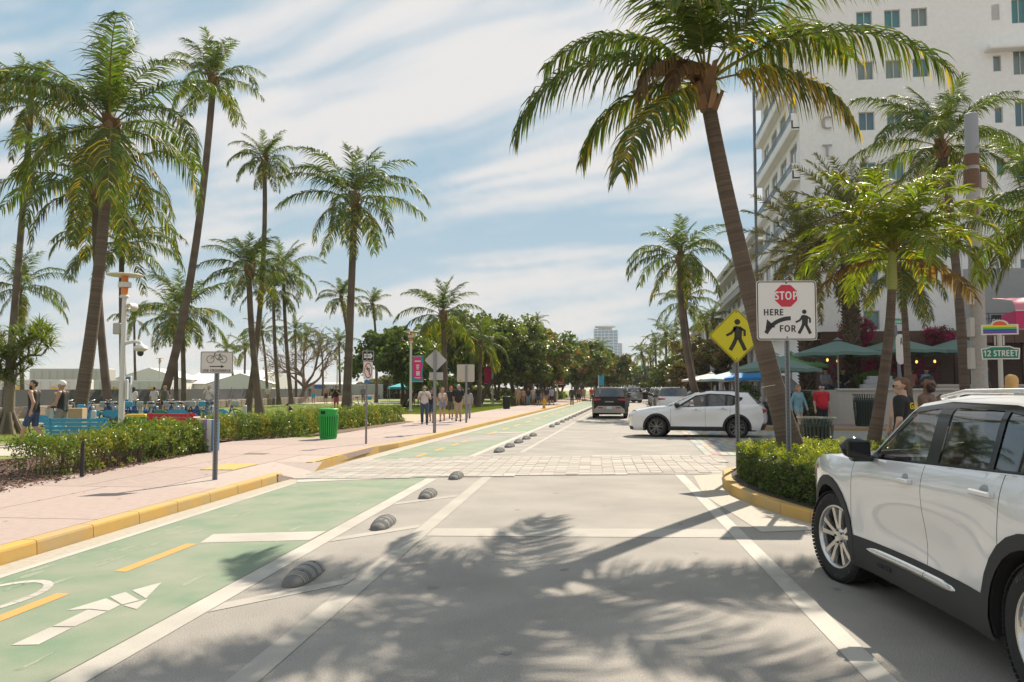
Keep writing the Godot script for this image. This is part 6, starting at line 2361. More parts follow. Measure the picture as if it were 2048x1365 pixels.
	words(o, "VALET", Vector3(0, 0.72, 0.017), 0.16, ink, 0.95)

# ---------------------------------------------------------------- lane separators
func make_separators() -> void:
	var b := MB.new()
	var body := MB.new()
	var n := 22
	var L := 0.82
	var rows := []
	for k in n + 1:
		var u := float(k) / n
		var x := (u - 0.5) * L
		var e := sqrt(maxf(0.0, 1.0 - pow(absf(u * 2.0 - 1.0), 2.4)))
		var groove := 0.93 if k in [5, 10, 15] else 1.0
		var row := []
		for q in 13:
			var a := PI * q / 12.0
			row.append(Vector3(x, sin(a) * 0.108 * e * groove + 0.002, cos(a) * 0.122 * (0.25 + 0.75 * e) * (0.98 if groove < 1.0 else 1.0)))
		rows.append(row)
	body.grid(rows)
	if body.n[(n / 2) * 13 + 6].y < 0:
		body = MB.new()
		body.flip = true
		body.grid(rows)
	var bm := body.done()
	# paler raised ribs
	for c in [-0.245, -0.08, 0.08, 0.245]:
		for sx in [-0.032, 0.0, 0.032]:
			var x: float = c + sx
			var e := sqrt(maxf(0.0, 1.0 - pow(absf(x / L * 2.0), 2.4)))
			var pts := []
			for q in 11:
				var a := lerpf(0.16, PI - 0.16, q / 10.0)
				pts.append(Vector3(x, sin(a) * 0.108 * e + 0.003, cos(a) * 0.122 * (0.25 + 0.75 * e)))
			b.tube(pts, [0.0075], 5, false)
	var rm := b.done()
	var hl := MB.new()
	for x in [-0.16, 0.16]:
		hl.lathe([Vector2(0.001, 0.001), Vector2(0.034, 0.001), Vector2(0.036, 0.006)], 12, Vector3(x, 0.095, 0.012))
	var hm := hl.done()
	var spots := [3.55, 6.95, 9.75, 12.5, 15.15]
	var ds := [21.4, 23.2, 25.0, 26.8, 28.6, 35.2, 37.6, 40.2, 42.8, 45.4, 48.0, 50.6, 53.2, 55.8, 58.4, 61.0, 63.6, 66.2, 68.8, 71.4, 74.0]
	spots.append_array(ds)
	var place := ["cut off by the lower picture edge", "nearest whole one, beside the white bicycle arrow", "second whole one from the camera", "third whole one, beside the stop bar's far side", "last one before the paved crosswalk"]
	for k in spots.size():
		var lab := ""
		if k < 5:
			lab = "ribbed grey lane separator hump, " + place[k]
		else:
			lab = "grey lane separator hump, %s one counted on from the paved crosswalk" % ["first", "second", "third", "fourth", "fifth", "sixth", "seventh", "eighth", "ninth", "tenth", "eleventh", "twelfth", "thirteenth", "fourteenth", "fifteenth", "sixteenth", "seventeenth", "eighteenth", "nineteenth", "twentieth", "farthest"][k - 5]
		var o := thing("lane_separator", lab, "lane separator", S(spots[k] + 0.3, -2.60, 0.001), PI * 0.5 + street_turn(spots[k]) + 0.04 * sin(k * 7.0), "lane separators along the bicycle lane")
		part(o, "body", bm, grain(0.19, 0.18, 0.165, 0.8, 4.0, 0.45, 0.1, 0.04))
		part(o, "ribs", rm, grain(0.40, 0.38, 0.35, 0.8, 4.0, 0.35, 0.1, 0.04))
		if k < 8:
			part(o, "bolt_holes", hm, mat(0.015, 0.015, 0.015, 0.9))

# ---------------------------------------------------------------- lamps, bins, benches
func lamp_post(label: String, at: Vector3, high: float, turn: float, banner: int, gear: bool) -> void:
	var o := thing("lamp_post", label, "lamp post", at, turn, "white park lamp posts")
	var white := mat(0.62, 0.585, 0.55, 0.45)
	var b := MB.new()
	b.lathe([Vector2(0.17, 0.0), Vector2(0.17, 0.05), Vector2(0.12, 0.09), Vector2(0.095, 0.12), Vector2(0.085, high * 0.5), Vector2(0.07, high - 0.75)], 14)
	part(o, "pole", b.done(), white)
	b = MB.new()
	b.lathe([Vector2(0.14, high - 0.76), Vector2(0.15, high - 0.70), Vector2(0.10, high - 0.66)], 14)
	b.lathe([Vector2(0.20, high - 0.42), Vector2(0.20, high - 0.26)], 16)
	b.lathe([Vector2(0.20, high - 0.26), Vector2(0.14, high - 0.26)], 16)
	b.lathe([Vector2(0.14, high - 0.42), Vector2(0.20, high - 0.42)], 16)
	part(o, "collar", b.done(), white)
	b = MB.new()
	b.lathe([Vector2(0.105, high - 0.68), Vector2(0.105, high - 0.06)], 14)
	part(o, "lamp_glass", b.done(), mat(0.72, 0.20, 0.02, 0.35))
	b = MB.new()
	b.lathe([Vector2(0.001, high - 0.05), Vector2(0.52, high - 0.05), Vector2(0.56, high - 0.025), Vector2(0.52, high), Vector2(0.001, high + 0.03)], 26)
	part(o, "lamp_disc", b.done(), mat(0.66, 0.58, 0.52, 0.5))
	if gear:
		b = MB.new()
		b.cbox(Vector3(-0.2, high - 1.75, 0), Vector3(0.22, 0.36, 0.18), 0.02)
		part(o, "control_box", b.done(), mat(0.40, 0.37, 0.34, 0.6))
		b = MB.new()
		b.cbox(Vector3(0.15, high - 3.7, 0), Vector3(0.08, 0.65, 0.14), 0.02)
		part(o, "control_box", b.done(), mat(0.55, 0.52, 0.49, 0.6))
		b = MB.new()
		b.lathe([Vector2(0.13, -0.2), Vector2(0.13, 0.05), Vector2(0.09, 0.2)], 14, Vector3(0.24, high - 1.05, 0), Basis(Vector3.RIGHT, PI * 0.5))
		part(o, "loudspeaker", b.done(), mat(0.58, 0.55, 0.52, 0.5))
		b = MB.new()
		b.tube([Vector3(0.06, high - 2.22, 0), Vector3(0.35, high - 2.16, 0), Vector3(0.55, high - 2.2, 0), Vector3(0.56, high - 2.28, 0)], [0.06, 0.05, 0.045, 0.045], 8)
		b.lathe([Vector2(0.22, high - 2.40), Vector2(0.20, high - 2.33), Vector2(0.09, high - 2.26), Vector2(0.05, high - 2.22)], 16, Vector3(0.56, 0, 0))
		b.lathe([Vector2(0.12, high - 2.48), Vector2(0.22, high - 2.41)], 16, Vector3(0.56, 0, 0))
		var cam := part(o, "camera_arm", b.done(), white)
		b = MB.new()
		b.ball(Vector3(0.56, high - 2.53, 0), Vector3(0.10, 0.11, 0.10), 8, 12)
		part(cam, "camera_dome", b.done(), mat(0.02, 0.02, 0.022, 0.1))
	if banner > 0:
		var pink := mat(0.72, 0.03, 0.20, 0.7)
		var blue := mat(0.02, 0.33, 0.46, 0.7)
		b = MB.new()
		b.rod(Vector3(0, 3.72, 0), Vector3(0.85, 3.72, 0), 0.018, 6)
		b.rod(Vector3(0, 1.98, 0), Vector3(0.85, 1.98, 0), 0.018, 6)
		part(o, "banner_arm", b.done(), white)
		var bn := sub(o, "banner", Transform3D(Basis.IDENTITY, Vector3(0.47, 2.85, 0)))
		b = MB.new()
		var rows := []
		for k in 9:
			var y := 0.85 - k * 0.2125
			var row := []
			for q in 5:
				row.append(Vector3(-0.36 + q * 0.18 + 0.03 * sin(k * 0.9), y, 0.04 * sin(k * 0.8 + q)))
			rows.append(row)
		b.grid(rows)
		part(bn, "cloth", b.done(), blue if banner != 2 else pink)
		if banner != 4:
			var word := mat(0.75, 0.62, 0.62, 0.7)
			b = MB.new()
			b.prism(PackedVector2Array([Vector2(-0.33, 0.80), Vector2(0.2, 0.8), Vector2(0.34, 0.2), Vector2(0.22, -0.2), Vector2(0.34, -0.78), Vector2(-0.1, -0.66), Vector2(-0.33, -0.5)]), 0.004, Vector3(0, 0, 0.06))
			part(bn, "pink_field", b.done(), pink)
			b = MB.new()
			for l in [[0.0, 0.52, 0.42, 0.09], [0.0, 0.25, 0.22, 0.08], [0.0, 0.12, 0.20, 0.08], [0.0, 0.0, 0.14, 0.08], [0.02, -0.30, 0.24, 0.3], [0.0, -0.60, 0.4, 0.06]]:
				b.box(Vector3(l[0], l[1], 0.068), Vector3(l[2], l[3], 0.004))
			part(bn, "print", b.done(), word if banner == 1 else mat(0.5, 0.5, 0.15, 0.7))

func slat_bin(label: String, at: Vector3, r: float, h: float, col: Material, lid: int) -> void:
	var o := thing("litter_bin", label, "bin", at, 0.0, "litter bins")
	var b := MB.new()
	b.lathe([Vector2(r * 0.9, 0.0), Vector2(r * 0.92, 0.05), Vector2(r * 0.9, 0.08)], 24)
	b.lathe([Vector2(r * 0.97, h * 0.74), Vector2(r, h * 0.80), Vector2(r * 0.97, h * 0.80)], 24)
	part(o, "hoop", b.done(), col)
	b = MB.new()
	b.cbox(Vector3(0, h * 0.42, 0), Vector3(0.042, h * 0.76, 0.012), 0.004)
	var slat := b.done()
	for k in 26:
		var a := TAU * k / 26.0
		part(o, "slat", slat, col, Transform3D(Basis(Vector3.UP, a) * Basis(Vector3.RIGHT, 0.07), Vector3(sin(a), 0, cos(a)) * r * 0.93))
	b = MB.new()
	b.lathe([Vector2(r * 0.82, 0.03), Vector2(r * 0.84, h * 0.74)], 20)
	part(o, "liner", b.done(), mat(0.012, 0.012, 0.012, 0.7))
	b = MB.new()
	if lid == 1:
		b.lathe([Vector2(r * 0.97, h * 0.8), Vector2(r * 1.0, h * 0.93), Vector2(r * 1.1, h * 0.95), Vector2(r * 1.12, h * 0.985), Vector2(r * 0.9, h), Vector2(0.001, h)], 24)
		var l := part(o, "lid", b.done(), col)
		b = MB.new()
		b.cbox(Vector3(-r * 0.42, h * 0.87, r * 0.90), Vector3(0.16, 0.09, 0.03), 0.01, Basis(Vector3.UP, -0.42))
		part(l, "opening", b.done(), mat(0.01, 0.01, 0.01, 0.8))
	else:
		for k in 30:
			var a := TAU * k / 30.0
			var d := Vector3(sin(a), 0, cos(a))
			var w := d.cross(Vector3.UP) * 0.02
			var p0 := d * r * 0.97 + Vector3(0, h * 0.78, 0)
			var p1 := d * r * 1.02 + Vector3(0, h * 0.90, 0)
			var p2 := d * r * 1.22 + Vector3(0, h * 0.995, 0)
			b.quad(p0 - w, p1 - w, p1 + w, p0 + w)
			b.quad(p1 - w, p2 - w * 1.15, p2 + w * 1.15, p1 + w)
		part(o, "flared_slats", b.done(), col)
		b = MB.new()
		var ring := []
		for k in 25:
			ring.append(Vector3(sin(TAU * k / 24), 0, cos(TAU * k / 24)) * r * 1.23 + Vector3(0, h, 0))
		b.tube(ring, [0.012], 6, false)
		part(o, "rim", b.done(), mat(0.22, 0.24, 0.2, 0.3, 0.3))

func bench(label: String, at: Vector3, turn: float, L: float, col: Material) -> void:
	var o := thing("park_bench", label, "bench", at, turn, "painted park benches")
	var b := MB.new()
	b.cbox(Vector3.ZERO, Vector3(L, 0.085, 0.035), 0.008)
	var slat := b.done()
	for k in 4:
		part(o, "backrest_slat", slat, col, Transform3D(Basis(Vector3.RIGHT, -0.2), Vector3(0, 0.50 + k * 0.105, -0.20 - k * 0.022)))
	for k in 5:
		part(o, "seat_slat", slat, col, Transform3D(Basis(Vector3.RIGHT, PI * 0.5), Vector3(0, 0.43, -0.12 + k * 0.1)))
	for x in [-L * 0.42, L * 0.42]:
		b = MB.new()
		b.tube([Vector3(x, 0, -0.30), Vector3(x, 0.40, -0.17), Vector3(x, 0.88, -0.30)], [0.035], 6)
		b.tube([Vector3(x, 0, 0.36), Vector3(x, 0.42, 0.30), Vector3(x, 0.62, 0.28), Vector3(x, 0.64, 0.1), Vector3(x, 0.6, -0.2)], [0.03], 6)
		b.tube([Vector3(x, 0.40, -0.17), Vector3(x, 0.40, 0.30)], [0.03], 6)
		part(o, "leg", b.done(), col)

# ---------------------------------------------------------------- rental bicycles
func make_bicycles() -> void:
	var blue := mat(0.02, 0.09, 0.36, 0.35)
	var sky := mat(0.04, 0.30, 0.55, 0.4)
	var dark := mat(0.02, 0.02, 0.02, 0.6)
	var steel := mat(0.5, 0.5, 0.5, 0.3, 0.8)
	var pts := []
	var b := MB.new()
	for k in 25:
		pts.append(Vector3(cos(TAU * k / 24) * 0.33, sin(TAU * k / 24) * 0.33, 0))
	b.tube(pts, [0.022], 6, false)
	var tyre := b.done()
	b = MB.new()
	for k in 14:
		var a := TAU * k / 14.0
		b.rod(Vector3(0, 0, 0.02 if k % 2 else -0.02), Vector3(cos(a) * 0.315, sin(a) * 0.315, 0), 0.003, 3)
	b.lathe([Vector2(0.04, -0.05), Vector2(0.04, 0.05)], 8, Vector3.ZERO, Basis(Vector3.RIGHT, PI * 0.5))
	var spk := b.done()
	b = MB.new()
	for seg in [[0.42, 0.85, 0.30, 0.42, 0.032], [0.30, 0.42, -0.02, 0.30, 0.032], [-0.02, 0.30, -0.18, 0.78, 0.026], [-0.02, 0.30, -0.55, 0.34, 0.018], [-0.13, 0.62, -0.55, 0.34, 0.014], [0.44, 0.80, 0.57, 0.34, 0.02]]:
		b.rod(Vector3(seg[0], seg[1], 0), Vector3(seg[2], seg[3], 0), seg[4], 7)
	var frame := b.done()
	b = MB.new()
	b.tube([Vector3(0.42, 0.85, 0), Vector3(0.38, 1.05, 0)], [0.018], 6)
	b.tube([Vector3(0.30, 1.10, -0.28), Vector3(0.38, 1.07, -0.1), Vector3(0.38, 1.07, 0.1), Vector3(0.30, 1.10, 0.28)], [0.014], 6)
	var bars := b.done()
	b = MB.new()
	b.rod(Vector3(-0.18, 0.78, 0), Vector3(-0.21, 0.94, 0), 0.014, 6)
	b.ball(Vector3(-0.22, 0.96, 0), Vector3(0.14, 0.04, 0.09), 6, 10)
	var seat := b.done()
	b = MB.new()
	var rows := []
	for k in 13:
		var a := lerpf(0.1, PI * 0.95, k / 12.0)
		rows.append([Vector3(-0.55 + cos(a) * 0.365, 0.34 + sin(a) * 0.365, -0.035), Vector3(-0.55 + cos(a) * 0.37, 0.34 + sin(a) * 0.37, 0.035)])
	b.grid(rows)
	for z in [-0.035, 0.035]:
		var fan := []
		for k in 9:
			var a := lerpf(0.25, PI * 0.75, k / 8.0)
			fan.append([Vector3(-0.55 + cos(a) * 0.365, 0.34 + sin(a) * 0.365, z), Vector3(-0.55 + cos(a) * 0.13, 0.34 + sin(a) * 0.13, z)])
		b.grid(fan)
	var guard := b.done()
	b = MB.new()
	b.cbox(Vector3(0.58, 0.92, 0), Vector3(0.24, 0.22, 0.30), 0.02)
	var basket := b.done()
	b = MB.new()
	b.cbox(Vector3(0.95, 0.42, 0), Vector3(0.16, 0.84, 0.2), 0.03)
	var dock := b.done()
	var proto: Node3D = null
	var k := 0
	var words_for := ["leftmost, seen past the walking men", "second from left, beside the cardboard box", "third from left, next to the near palm trunk", "between the big palm trunk and the thin one", "with its wheel against the thin palm trunk", "just left of the near lamp post", "just right of the near lamp post", "standing below the security camera", "in the middle of the row, right of the lamp post", "left of the sweeping palm trunk", "directly behind the sweeping palm trunk", "in front of the person with a backpack", "right of the person with a backpack", "second right of the backpack, near the red bench", "next to last, left of the man in grey", "rightmost, beside the man in denim shorts"]
	for q in 16:
		var u := q / 15.0
		var at := V(lerpf(-17.6, -12.2, u), 0.12, lerpf(31.8, 34.0, u) + (0.5 if q % 2 else 0.0))
		if q == 0:
			at = V(-14.6, 0.12, 26.6)
		var o := thing("bicycle", "blue rental bicycle, " + words_for[q], "bicycle", at, (PI + 0.35 + 0.1 * sin(q * 3.0)) if q % 3 else 0.5, "docked rental bicycles")
		for w in [[-0.55, 0.34], [0.57, 0.34]]:
			var wh := sub(o, "wheel", Transform3D(Basis.IDENTITY, Vector3(w[0], w[1], 0)))
			part(wh, "tyre", tyre, dark)
			part(wh, "spokes", spk, steel)
		part(o, "frame", frame, blue)
		part(o, "handlebar", bars, steel)
		part(o, "saddle", seat, dark)
		part(o, "wheel_guard", guard, sky if q % 5 != 3 else mat(0.02, 0.22, 0.14, 0.4))
		part(o, "basket", basket, sky if q % 4 == 0 else mat(0.35, 0.35, 0.36, 0.5))
		part(o, "dock", dock, mat(0.5, 0.5, 0.5, 0.5))
	var lone := thing("bicycle", "lone blue rental bicycle leaning by the tall lawn palm", "bicycle", V(-9.6, 0.12, 52.0), 0.6, "docked rental bicycles")
	for w in [[-0.55, 0.34], [0.57, 0.34]]:
		var wh := sub(lone, "wheel", Transform3D(Basis.IDENTITY, Vector3(w[0], w[1], 0)))
		part(wh, "tyre", tyre, dark)
		part(wh, "spokes", spk, steel)
	part(lone, "frame", frame, blue)
	part(lone, "handlebar", bars, steel)
	part(lone, "saddle", seat, dark)
	part(lone, "basket", basket, sky)

func make_furniture() -> void:
	make_signs()
	make_separators()
	lamp_post("white lamp post with orange glass and security camera behind the hedge", V(-12.45, 0.12, 26.2), 5.22, 0.0, 0, true)
	lamp_post("white lamp post carrying a pink and blue banner on the lawn", V(-6.85, 0.12, 55.5), 5.4, 0.0, 1, false)
	lamp_post("white lamp post with a pink picture banner by the far black bin", V(-1.95, 0.12, 82.3), 5.2, PI, 2, false)
	lamp_post("white lamp post with a turquoise banner behind the crowd", V(2.9, 0.12, 110.0), 5.2, 0.0, 4, false)
	lamp_post("distant white lamp post with a small pink banner past the crowd", V(5.5, 0.12, 100.0), 4.9, 0.0, 2, false)
	lamp_post("distant white lamp post with turquoise banner near the queue of cars", V(13.2, 0.12, 125.0), 5.0, 0.0, 4, false)
	lamp_post("small distant lamp post in front of the white tents", V(-43.0, 0.12, 100.0), 5.2, 0.0, 0, false)
	lamp_post("small distant lamp post right of the crossed palm trunks", V(-26.4, 0.12, 92.0), 5.2, 0.0, 0, false)
	lamp_post("small distant lamp post right of the bare tree", V(-22.6, 0.12, 106.0), 5.2, 0.0, 0, false)
	slat_bin("bright green slatted litter bin in front of the long hedge", V(-5.60, 0.15, 25.1), 0.27, 0.92, mat(0.012, 0.36, 0.05, 0.4), 1)
	var deep := mat(0.018, 0.035, 0.022, 0.45)
	slat_bin("dark green litter bin with flared rim just behind the corner hedge", V(7.25, 0.15, 19.6), 0.36, 0.84, deep, 0)
	slat_bin("dark green litter bin standing against the white terrace wall", V(14.3, 0.15, 33.3), 0.40, 1.30, deep, 0)
	slat_bin("dark litter bin on the lawn near the pavement crowd", V(-0.4, 0.12, 60.5), 0.26, 0.95, mat(0.012, 0.02, 0.014, 0.5), 1)
	slat_bin("dark green litter bin in shade under the terrace arch", V(10.9, 0.15, 34.6), 0.28, 0.95, deep, 0)
	bench("turquoise slatted bench behind the big palm trunk", V(-11.5, 0.03, 22.0), PI, 1.7, mat(0.01, 0.22, 0.33, 0.45))
	bench("red slatted bench by the striped planter wall", V(-9.75, 0.10, 23.8), PI, 1.4, mat(0.50, 0.02, 0.03, 0.45))
	make_bicycles()
	# striped low wall at the mouth of the park path
	var o := thing("striped_wall", "low white wall painted with coloured vertical stripes beside the pavement", "wall", S(19.0, -9.36, 0.148), -0.12)
	var cols := [[0.50, 0.07, 0.07], [0.66, 0.63, 0.60], [0.30, 0.24, 0.42], [0.66, 0.63, 0.60], [0.10, 0.26, 0.42]]
	for k in 5:
		var b := MB.new()
		b.box(Vector3(-0.25 + k * 0.115, 0.40, 0.0), Vector3(0.113, 0.80 - k * 0.012, 0.20))
		part(o, "board", b.done(), grain(cols[k][0], cols[k][1], cols[k][2], 0.7, 2.0, 0.15))
	var cols2 := [[0.45, 0.06, 0.06], [0.62, 0.59, 0.56], [0.60, 0.42, 0.16], [0.62, 0.59, 0.56], [0.12, 0.30, 0.26], [0.62, 0.59, 0.56]]
	for k in 6:
		var b := MB.new()
		b.box(Vector3(-0.34 - k * 0.07, 0.41, -0.10 - k * 0.14), Vector3(0.155, 0.82, 0.16), Basis(Vector3.UP, -1.1))
		part(o, "board", b.done(), grain(cols2[k][0], cols2[k][1], cols2[k][2], 0.7, 2.0, 0.15))
	# cardboard box and small green container by the bicycles
	var b := MB.new()
	b.cbox(Vector3(0, 0.3, 0), Vector3(0.55, 0.6, 0.5), 0.01)
	solo("cardboard_box", b.done(), grain(0.42, 0.30, 0.18, 0.9, 2.0, 0.2), "tan cardboard box between the walkers and the big palm", "box", Transform3D(Basis(Vector3.UP, 0.2), V(-13.7, 0.12, 25.4)).translated(Vector3(0.2, 0.35, 0)))
	var gb := thing("recycling_crate", "green crate with a yellow lid behind the turquoise bench", "crate", V(-12.1, 0.12, 26.6), 0.1)
	b = MB.new()
	b.cbox(Vector3(0, 0.32, 0), Vector3(0.6, 0.64, 0.5), 0.02)
	part(gb, "body", b.done(), mat(0.02, 0.20, 0.08, 0.5))
	b = MB.new()
	b.cbox(Vector3(0, 0.68, 0), Vector3(0.64, 0.1, 0.54), 0.02)
	part(gb, "lid", b.done(), mat(0.6, 0.42, 0.03, 0.5))
	var ki := thing("kiosk", "tall white and blue rental kiosk behind the lamp post", "kiosk", V(-20.9, 0.12, 44.5), 0.1)
	b = MB.new()
	b.cbox(Vector3(0, 1.1, 0), Vector3(0.5, 2.2, 0.3), 0.02)
	part(ki, "cabinet", b.done(), mat(0.55, 0.58, 0.62, 0.5))
	b = MB.new()
	b.box(Vector3(0, 2.0, 0.152), Vector3(0.46, 0.3, 0.006))
	b.box(Vector3(0, 0.8, 0.152), Vector3(0.3, 0.7, 0.006))
	part(ki, "blue_panel", b.done(), mat(0.02, 0.16, 0.38, 0.4))
	# fire hydrant
	var h := thing("fire_hydrant", "yellow fire hydrant at the kerb in front of the crowd", "hydrant", V(2.4, 0.148, 61.5))
	b = MB.new()
	b.lathe([Vector2(0.15, 0), Vector2(0.15, 0.05), Vector2(0.10, 0.08), Vector2(0.10, 0.5), Vector2(0.14, 0.52), Vector2(0.14, 0.57), Vector2(0.11, 0.6), Vector2(0.09, 0.7), Vector2(0.03, 0.76), Vector2(0.03, 0.82), Vector2(0.001, 0.82)], 14)
	part(h, "barrel", b.done(), mat(0.70, 0.36, 0.02, 0.5))
	b = MB.new()
	b.rod(Vector3(-0.2, 0.42, 0), Vector3(0.2, 0.42, 0), 0.06, 10)
	b.rod(Vector3(0, 0.42, 0), Vector3(0, 0.42, 0.2), 0.075, 10)
	part(h, "outlets", b.done(), mat(0.70, 0.36, 0.02, 0.5))
	# grey steel utility pole beside the cross street
	var up := thing("utility_pole", "tall grey steel utility pole with boxes in front of the hotel", "pole", V(11.97, 0.15, 21.0))
	b = MB.new()
	b.lathe([Vector2(0.27, 0), Vector2(0.27, 0.06), Vector2(0.20, 0.08), Vector2(0.19, 3.0), Vector2(0.15, 7.7)], 18)
	part(up, "shaft", b.done(), grain(0.40, 0.37, 0.34, 0.5, 1.0, 0.25))
	b = MB.new()
	b.lathe([Vector2(0.165, 7.6), Vector2(0.165, 8.65), Vector2(0.15, 8.68), Vector2(0.001, 8.68)], 18)
	part(up, "antenna_shroud", b.done(), mat(0.27, 0.28, 0.31, 0.5))
	for q in [[-0.02, 7.3, 0.32, 0.3], [-0.04, 6.7, 0.34, 0.5], [-0.06, 6.0, 0.34, 0.22]]:
		b = MB.new()
		b.lathe([Vector2(q[2] * 0.55, q[1]), Vector2(q[2] * 0.55, q[1] + q[3])], 14, Vector3(q[0], 0, 0))
		part(up, "rusty_band", b.done(), grain(0.20, 0.11, 0.07, 0.9, 2.0, 0.5))
	for q in [[0.22, 6.9, 0.16, 0.42], [0.2, 6.2, 0.2, 0.5], [-0.22, 2.3, 0.14, 0.55], [-0.21, 3.1, 0.14, 0.5], [-0.2, 3.9, 0.14, 0.45]]:
		b = MB.new()
		b.cbox(Vector3(q[0], q[1], 0.05), Vector3(q[2], q[3], 0.16), 0.015)
		part(up, "junction_box", b.done(), mat(0.48, 0.45, 0.42, 0.5))
	# black reflector stake beside the near hedge
	b = MB.new()
	b.tube([Vector3.ZERO, Vector3(0.0, 0.55, 0), Vector3(0.01, 0.62, 0)], [0.035, 0.03, 0.02], 8)
	solo("stake", b.done(), mat(0.02, 0.018, 0.025, 0.6), "short black stake standing in the leggy hedge", "stake", Transform3D(Basis.IDENTITY, V(-7.45, 0.16, 14.3)))

# ---------------------------------------------------------------- people: one smooth surface over a skeleton of tapered bones
func skin_over(b: MB, bones: Array, h: float, k: float) -> void:
	var lo := Vector3(1e9, 1e9, 1e9)
	var hi := -lo
	for q in bones:
		var m: float = maxf(q[2], q[3]) + h * 2.0
		for e in 2:
			lo = lo.min(q[e] - Vector3.ONE * m)
			hi = hi.max(q[e] + Vector3.ONE * m)
	var nx := int((hi.x - lo.x) / h) + 2
	var ny := int((hi.y - lo.y) / h) + 2
	var nz := int((hi.z - lo.z) / h) + 2
	var f := PackedFloat32Array()
	f.resize(nx * ny * nz)
	f.fill(9.0)
	for q in bones:
		var a: Vector3 = q[0]
		var d: Vector3 = q[1]
		var ra: float = q[2]
		var rb: float = q[3]
		var m := maxf(ra, rb) + k + h * 1.6
		var p0 := ((a.min(d) - Vector3.ONE * m - lo) / h).max(Vector3.ZERO)
		var p1 := (a.max(d) + Vector3.ONE * m - lo) / h
		var ab := d - a
		var inv := 1.0 / maxf(ab.length_squared(), 1e-8)
		for z in range(int(p0.z), mini(int(p1.z) + 1, nz)):
			for y in range(int(p0.y), mini(int(p1.y) + 1, ny)):
				var row := (z * ny + y) * nx
				for x in range(int(p0.x), mini(int(p1.x) + 1, nx)):
					var p := lo + Vector3(x, y, z) * h
					var u := clampf((p - a).dot(ab) * inv, 0.0, 1.0)
					var s := p.distance_to(a + ab * u) - lerpf(ra, rb, u)
					var g := f[row + x]
					if g > 8.0:
						f[row + x] = s
					else:
						var w := maxf(k - absf(g - s), 0.0) / k
						f[row + x] = minf(g, s) - w * w * k * 0.25
	var base := b.v.size()
	var ids := PackedInt32Array()
	ids.resize(nx * ny * nz)
	ids.fill(-1)
	var offs := [0, 1, nx, nx + 1, nx * ny, nx * ny + 1, nx * ny + nx, nx * ny + nx + 1]
	for z in nz - 1:
		for y in ny - 1:
			var row := (z * ny + y) * nx
			for x in nx - 1:
				var at := row + x
				if absf(f[at]) > h * 2.0:
					continue
				var c := 0
				var sum := Vector3.ZERO
				var neg := 0
				for q in 8:
					if f[at + offs[q]] < 0.0:
						neg += 1
				if neg == 0 or neg == 8:
					continue
				for e in [[0, 1], [2, 3], [4, 5], [6, 7], [0, 2], [1, 3], [4, 6], [5, 7], [0, 4], [1, 5], [2, 6], [3, 7]]:
					var fa := f[at + offs[e[0]]]
					var fb := f[at + offs[e[1]]]
					if (fa < 0.0) != (fb < 0.0):
						var u := fa / (fa - fb)
						var pa := Vector3(e[0] & 1, (e[0] >> 1) & 1, e[0] >> 2)
						var pb := Vector3(e[1] & 1, (e[1] >> 1) & 1, e[1] >> 2)
						sum += pa.lerp(pb, u)
						c += 1
				ids[at] = b.v.size()
				b.v.append(b.xf * (lo + (Vector3(x, y, z) + sum / c) * h))
				b.n.append(Vector3.ZERO)
				b.c.append(b.col)
	var sx := [1, nx, nx * ny]
	for z in range(1, nz - 1):
		for y in range(1, ny - 1):
			var row := (z * ny + y) * nx
			for x in range(1, nx - 1):
				var at := row + x
				if ids[at] < 0:
					continue
				for ax in 3:
					var n1: int = sx[(ax + 1) % 3]
					var n2: int = sx[(ax + 2) % 3]
					var fa := f[at]
					var fb: float = f[at + sx[ax]]
					if (fa < 0.0) == (fb < 0.0):
						continue
					var a := ids[at]
					var d := ids[at - n1]
					var e := ids[at - n1 - n2]
					var g := ids[at - n2]
					if a < 0 or d < 0 or e < 0 or g < 0:
						continue
					if fa < 0.0:
						var t := d
						d = g
						g = t
					var m := (b.v[e] - b.v[a]).cross(b.v[d] - b.v[g])
					b.n[a] += m; b.n[d] += m; b.n[e] += m; b.n[g] += m
					b.i.append(a); b.i.append(d); b.i.append(e)
					b.i.append(a); b.i.append(e); b.i.append(g)
	for q in range(base, b.v.size()):
		b.n[q] = b.n[q].normalized() if b.n[q].length_squared() > 0 else Vector3.UP

